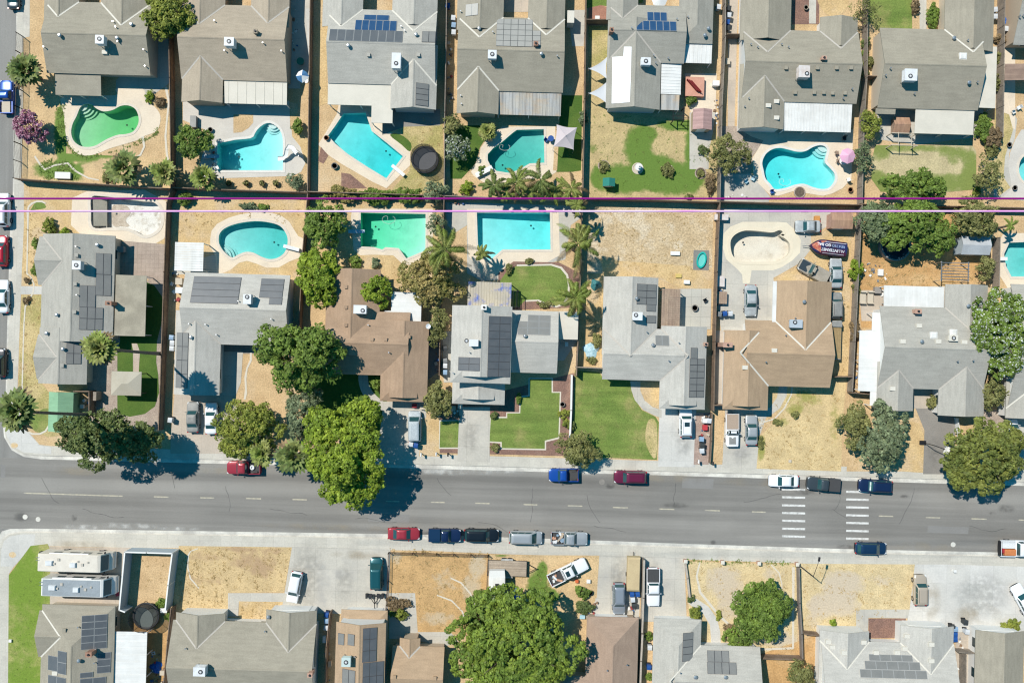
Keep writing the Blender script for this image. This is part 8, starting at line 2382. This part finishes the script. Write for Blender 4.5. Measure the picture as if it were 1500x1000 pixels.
# loose clutter nobody could count
JK = [TRIM, M('grey junk', (.22, .22, .22), grain=.2), M('brown junk', (.25, .16, .10), grain=.2), M('red junk', (.32, .06, .06), grain=.2), M('blue junk', (.08, .16, .32), grain=.2), W_BE]
def debris(x0, y0, x1, y1, n, seed, big=.5):
    rs = random.Random(seed)
    b = B()
    for _ in range(n):
        q = at(rs.uniform(x0, x1), rs.uniform(y0, y1))
        s = rs.uniform(.12, big)
        b.box((q.x, q.y, .03), (s, s * rs.uniform(.3, 1.2), rs.uniform(.05, .5) * min(1, s * 2)), rs.random() * 3, rs.choice((0, 0, 1, 1, 2, 2, 3, 4, 5)), taper=rs.uniform(.7, 1))
    tag(b.build('debris', JK), kind='stuff')
for k, q in enumerate(((639, 485, 645, 560, 26), (1045, 145, 1051, 185, 14), (425, 12, 436, 75, 16), (657, 62, 664, 160, 18), (1249, 492, 1256, 568, 26), (222, 955, 242, 1000, 22), (476, 928, 483, 1000, 12), (845, 880, 875, 902, 22), (308, 218, 318, 262, 18), (1256, 385, 1300, 412, 16), (1049, 420, 1060, 450, 14), (118, 575, 138, 600, 10), (1026, 606, 1038, 640, 14), (660, 288, 690, 300, 12), (612, 592, 640, 604, 12), (660, 596, 674, 612, 10), (1290, 425, 1296, 470, 8), (155, 905, 166, 925, 8), (1400, 930, 1412, 1000, 12), (640, 320, 650, 345, 8), (1053, 285, 1100, 292, 10), (920, 880, 936, 905, 10), (252, 400, 262, 440, 12))):
    debris(*q, 40 + k)
# ------------------------------------------------------------------ light, sky, camera
W_ = bpy.data.worlds.new('World')
SC.world = W_
W_.use_nodes = True
nt = W_.node_tree
sky = nt.nodes.new('ShaderNodeTexSky')
sky.sky_type = 'NISHITA'
sky.sun_disc = False
dl = Vector((.56 * CT + .45 * ST, -.45 * CT + .56 * ST, -1)).normalized()     # the way the sunlight travels
el = math.asin(-dl.z)
az = math.atan2(-dl.x, -dl.y)
sky.sun_elevation = el
sky.sun_rotation = az
sky.air_density = 1.4
sky.dust_density = .1
sky.ozone_density = 6.0
bg = nt.nodes['Background']
hs = nt.nodes.new('ShaderNodeHueSaturation')
hs.inputs['Hue'].default_value = .475
hs.inputs['Saturation'].default_value = 1.4
nt.links.new(sky.outputs[0], hs.inputs['Color'])
nt.links.new(hs.outputs[0], bg.inputs['Color'])
bg.inputs['Strength'].default_value = .08
sl = bpy.data.lights.new('sun', 'SUN')
sl.energy = 4.65
sl.angle = R(.5)
sl.color = (1, .95, .865)
so = bpy.data.objects.new('sun', sl)
COL.objects.link(so)
so.rotation_euler = dl.to_track_quat('-Z', 'Y').to_euler()
so.location = (-60, 50, 110)
cd = bpy.data.cameras.new('camera')
cd.sensor_width = 36
cd.lens = 36 * H * 10 / 1500
cd.clip_end = 20000
co = bpy.data.objects.new('camera', cd)
COL.objects.link(co)
co.location = (0, 0, H)
co.rotation_euler = (0, 0, TH)
SC.camera = co
SC.render.resolution_x, SC.render.resolution_y = 1024, 682
vs = SC.view_settings
vs.view_transform = 'Standard'
vs.look = 'None'
vs.exposure = .06
vs.gamma = 1
SC.render.engine = 'CYCLES'
SC.cycles.max_bounces = 8
SC.cycles.transparent_max_bounces = 24
SC.cycles.diffuse_bounces = 2
SC.cycles.use_denoising = True
SC.cycles.denoising_prefilter = 'ACCURATE'
SC.cycles.filter_width = 1.2
bpy.context.view_layer.update()
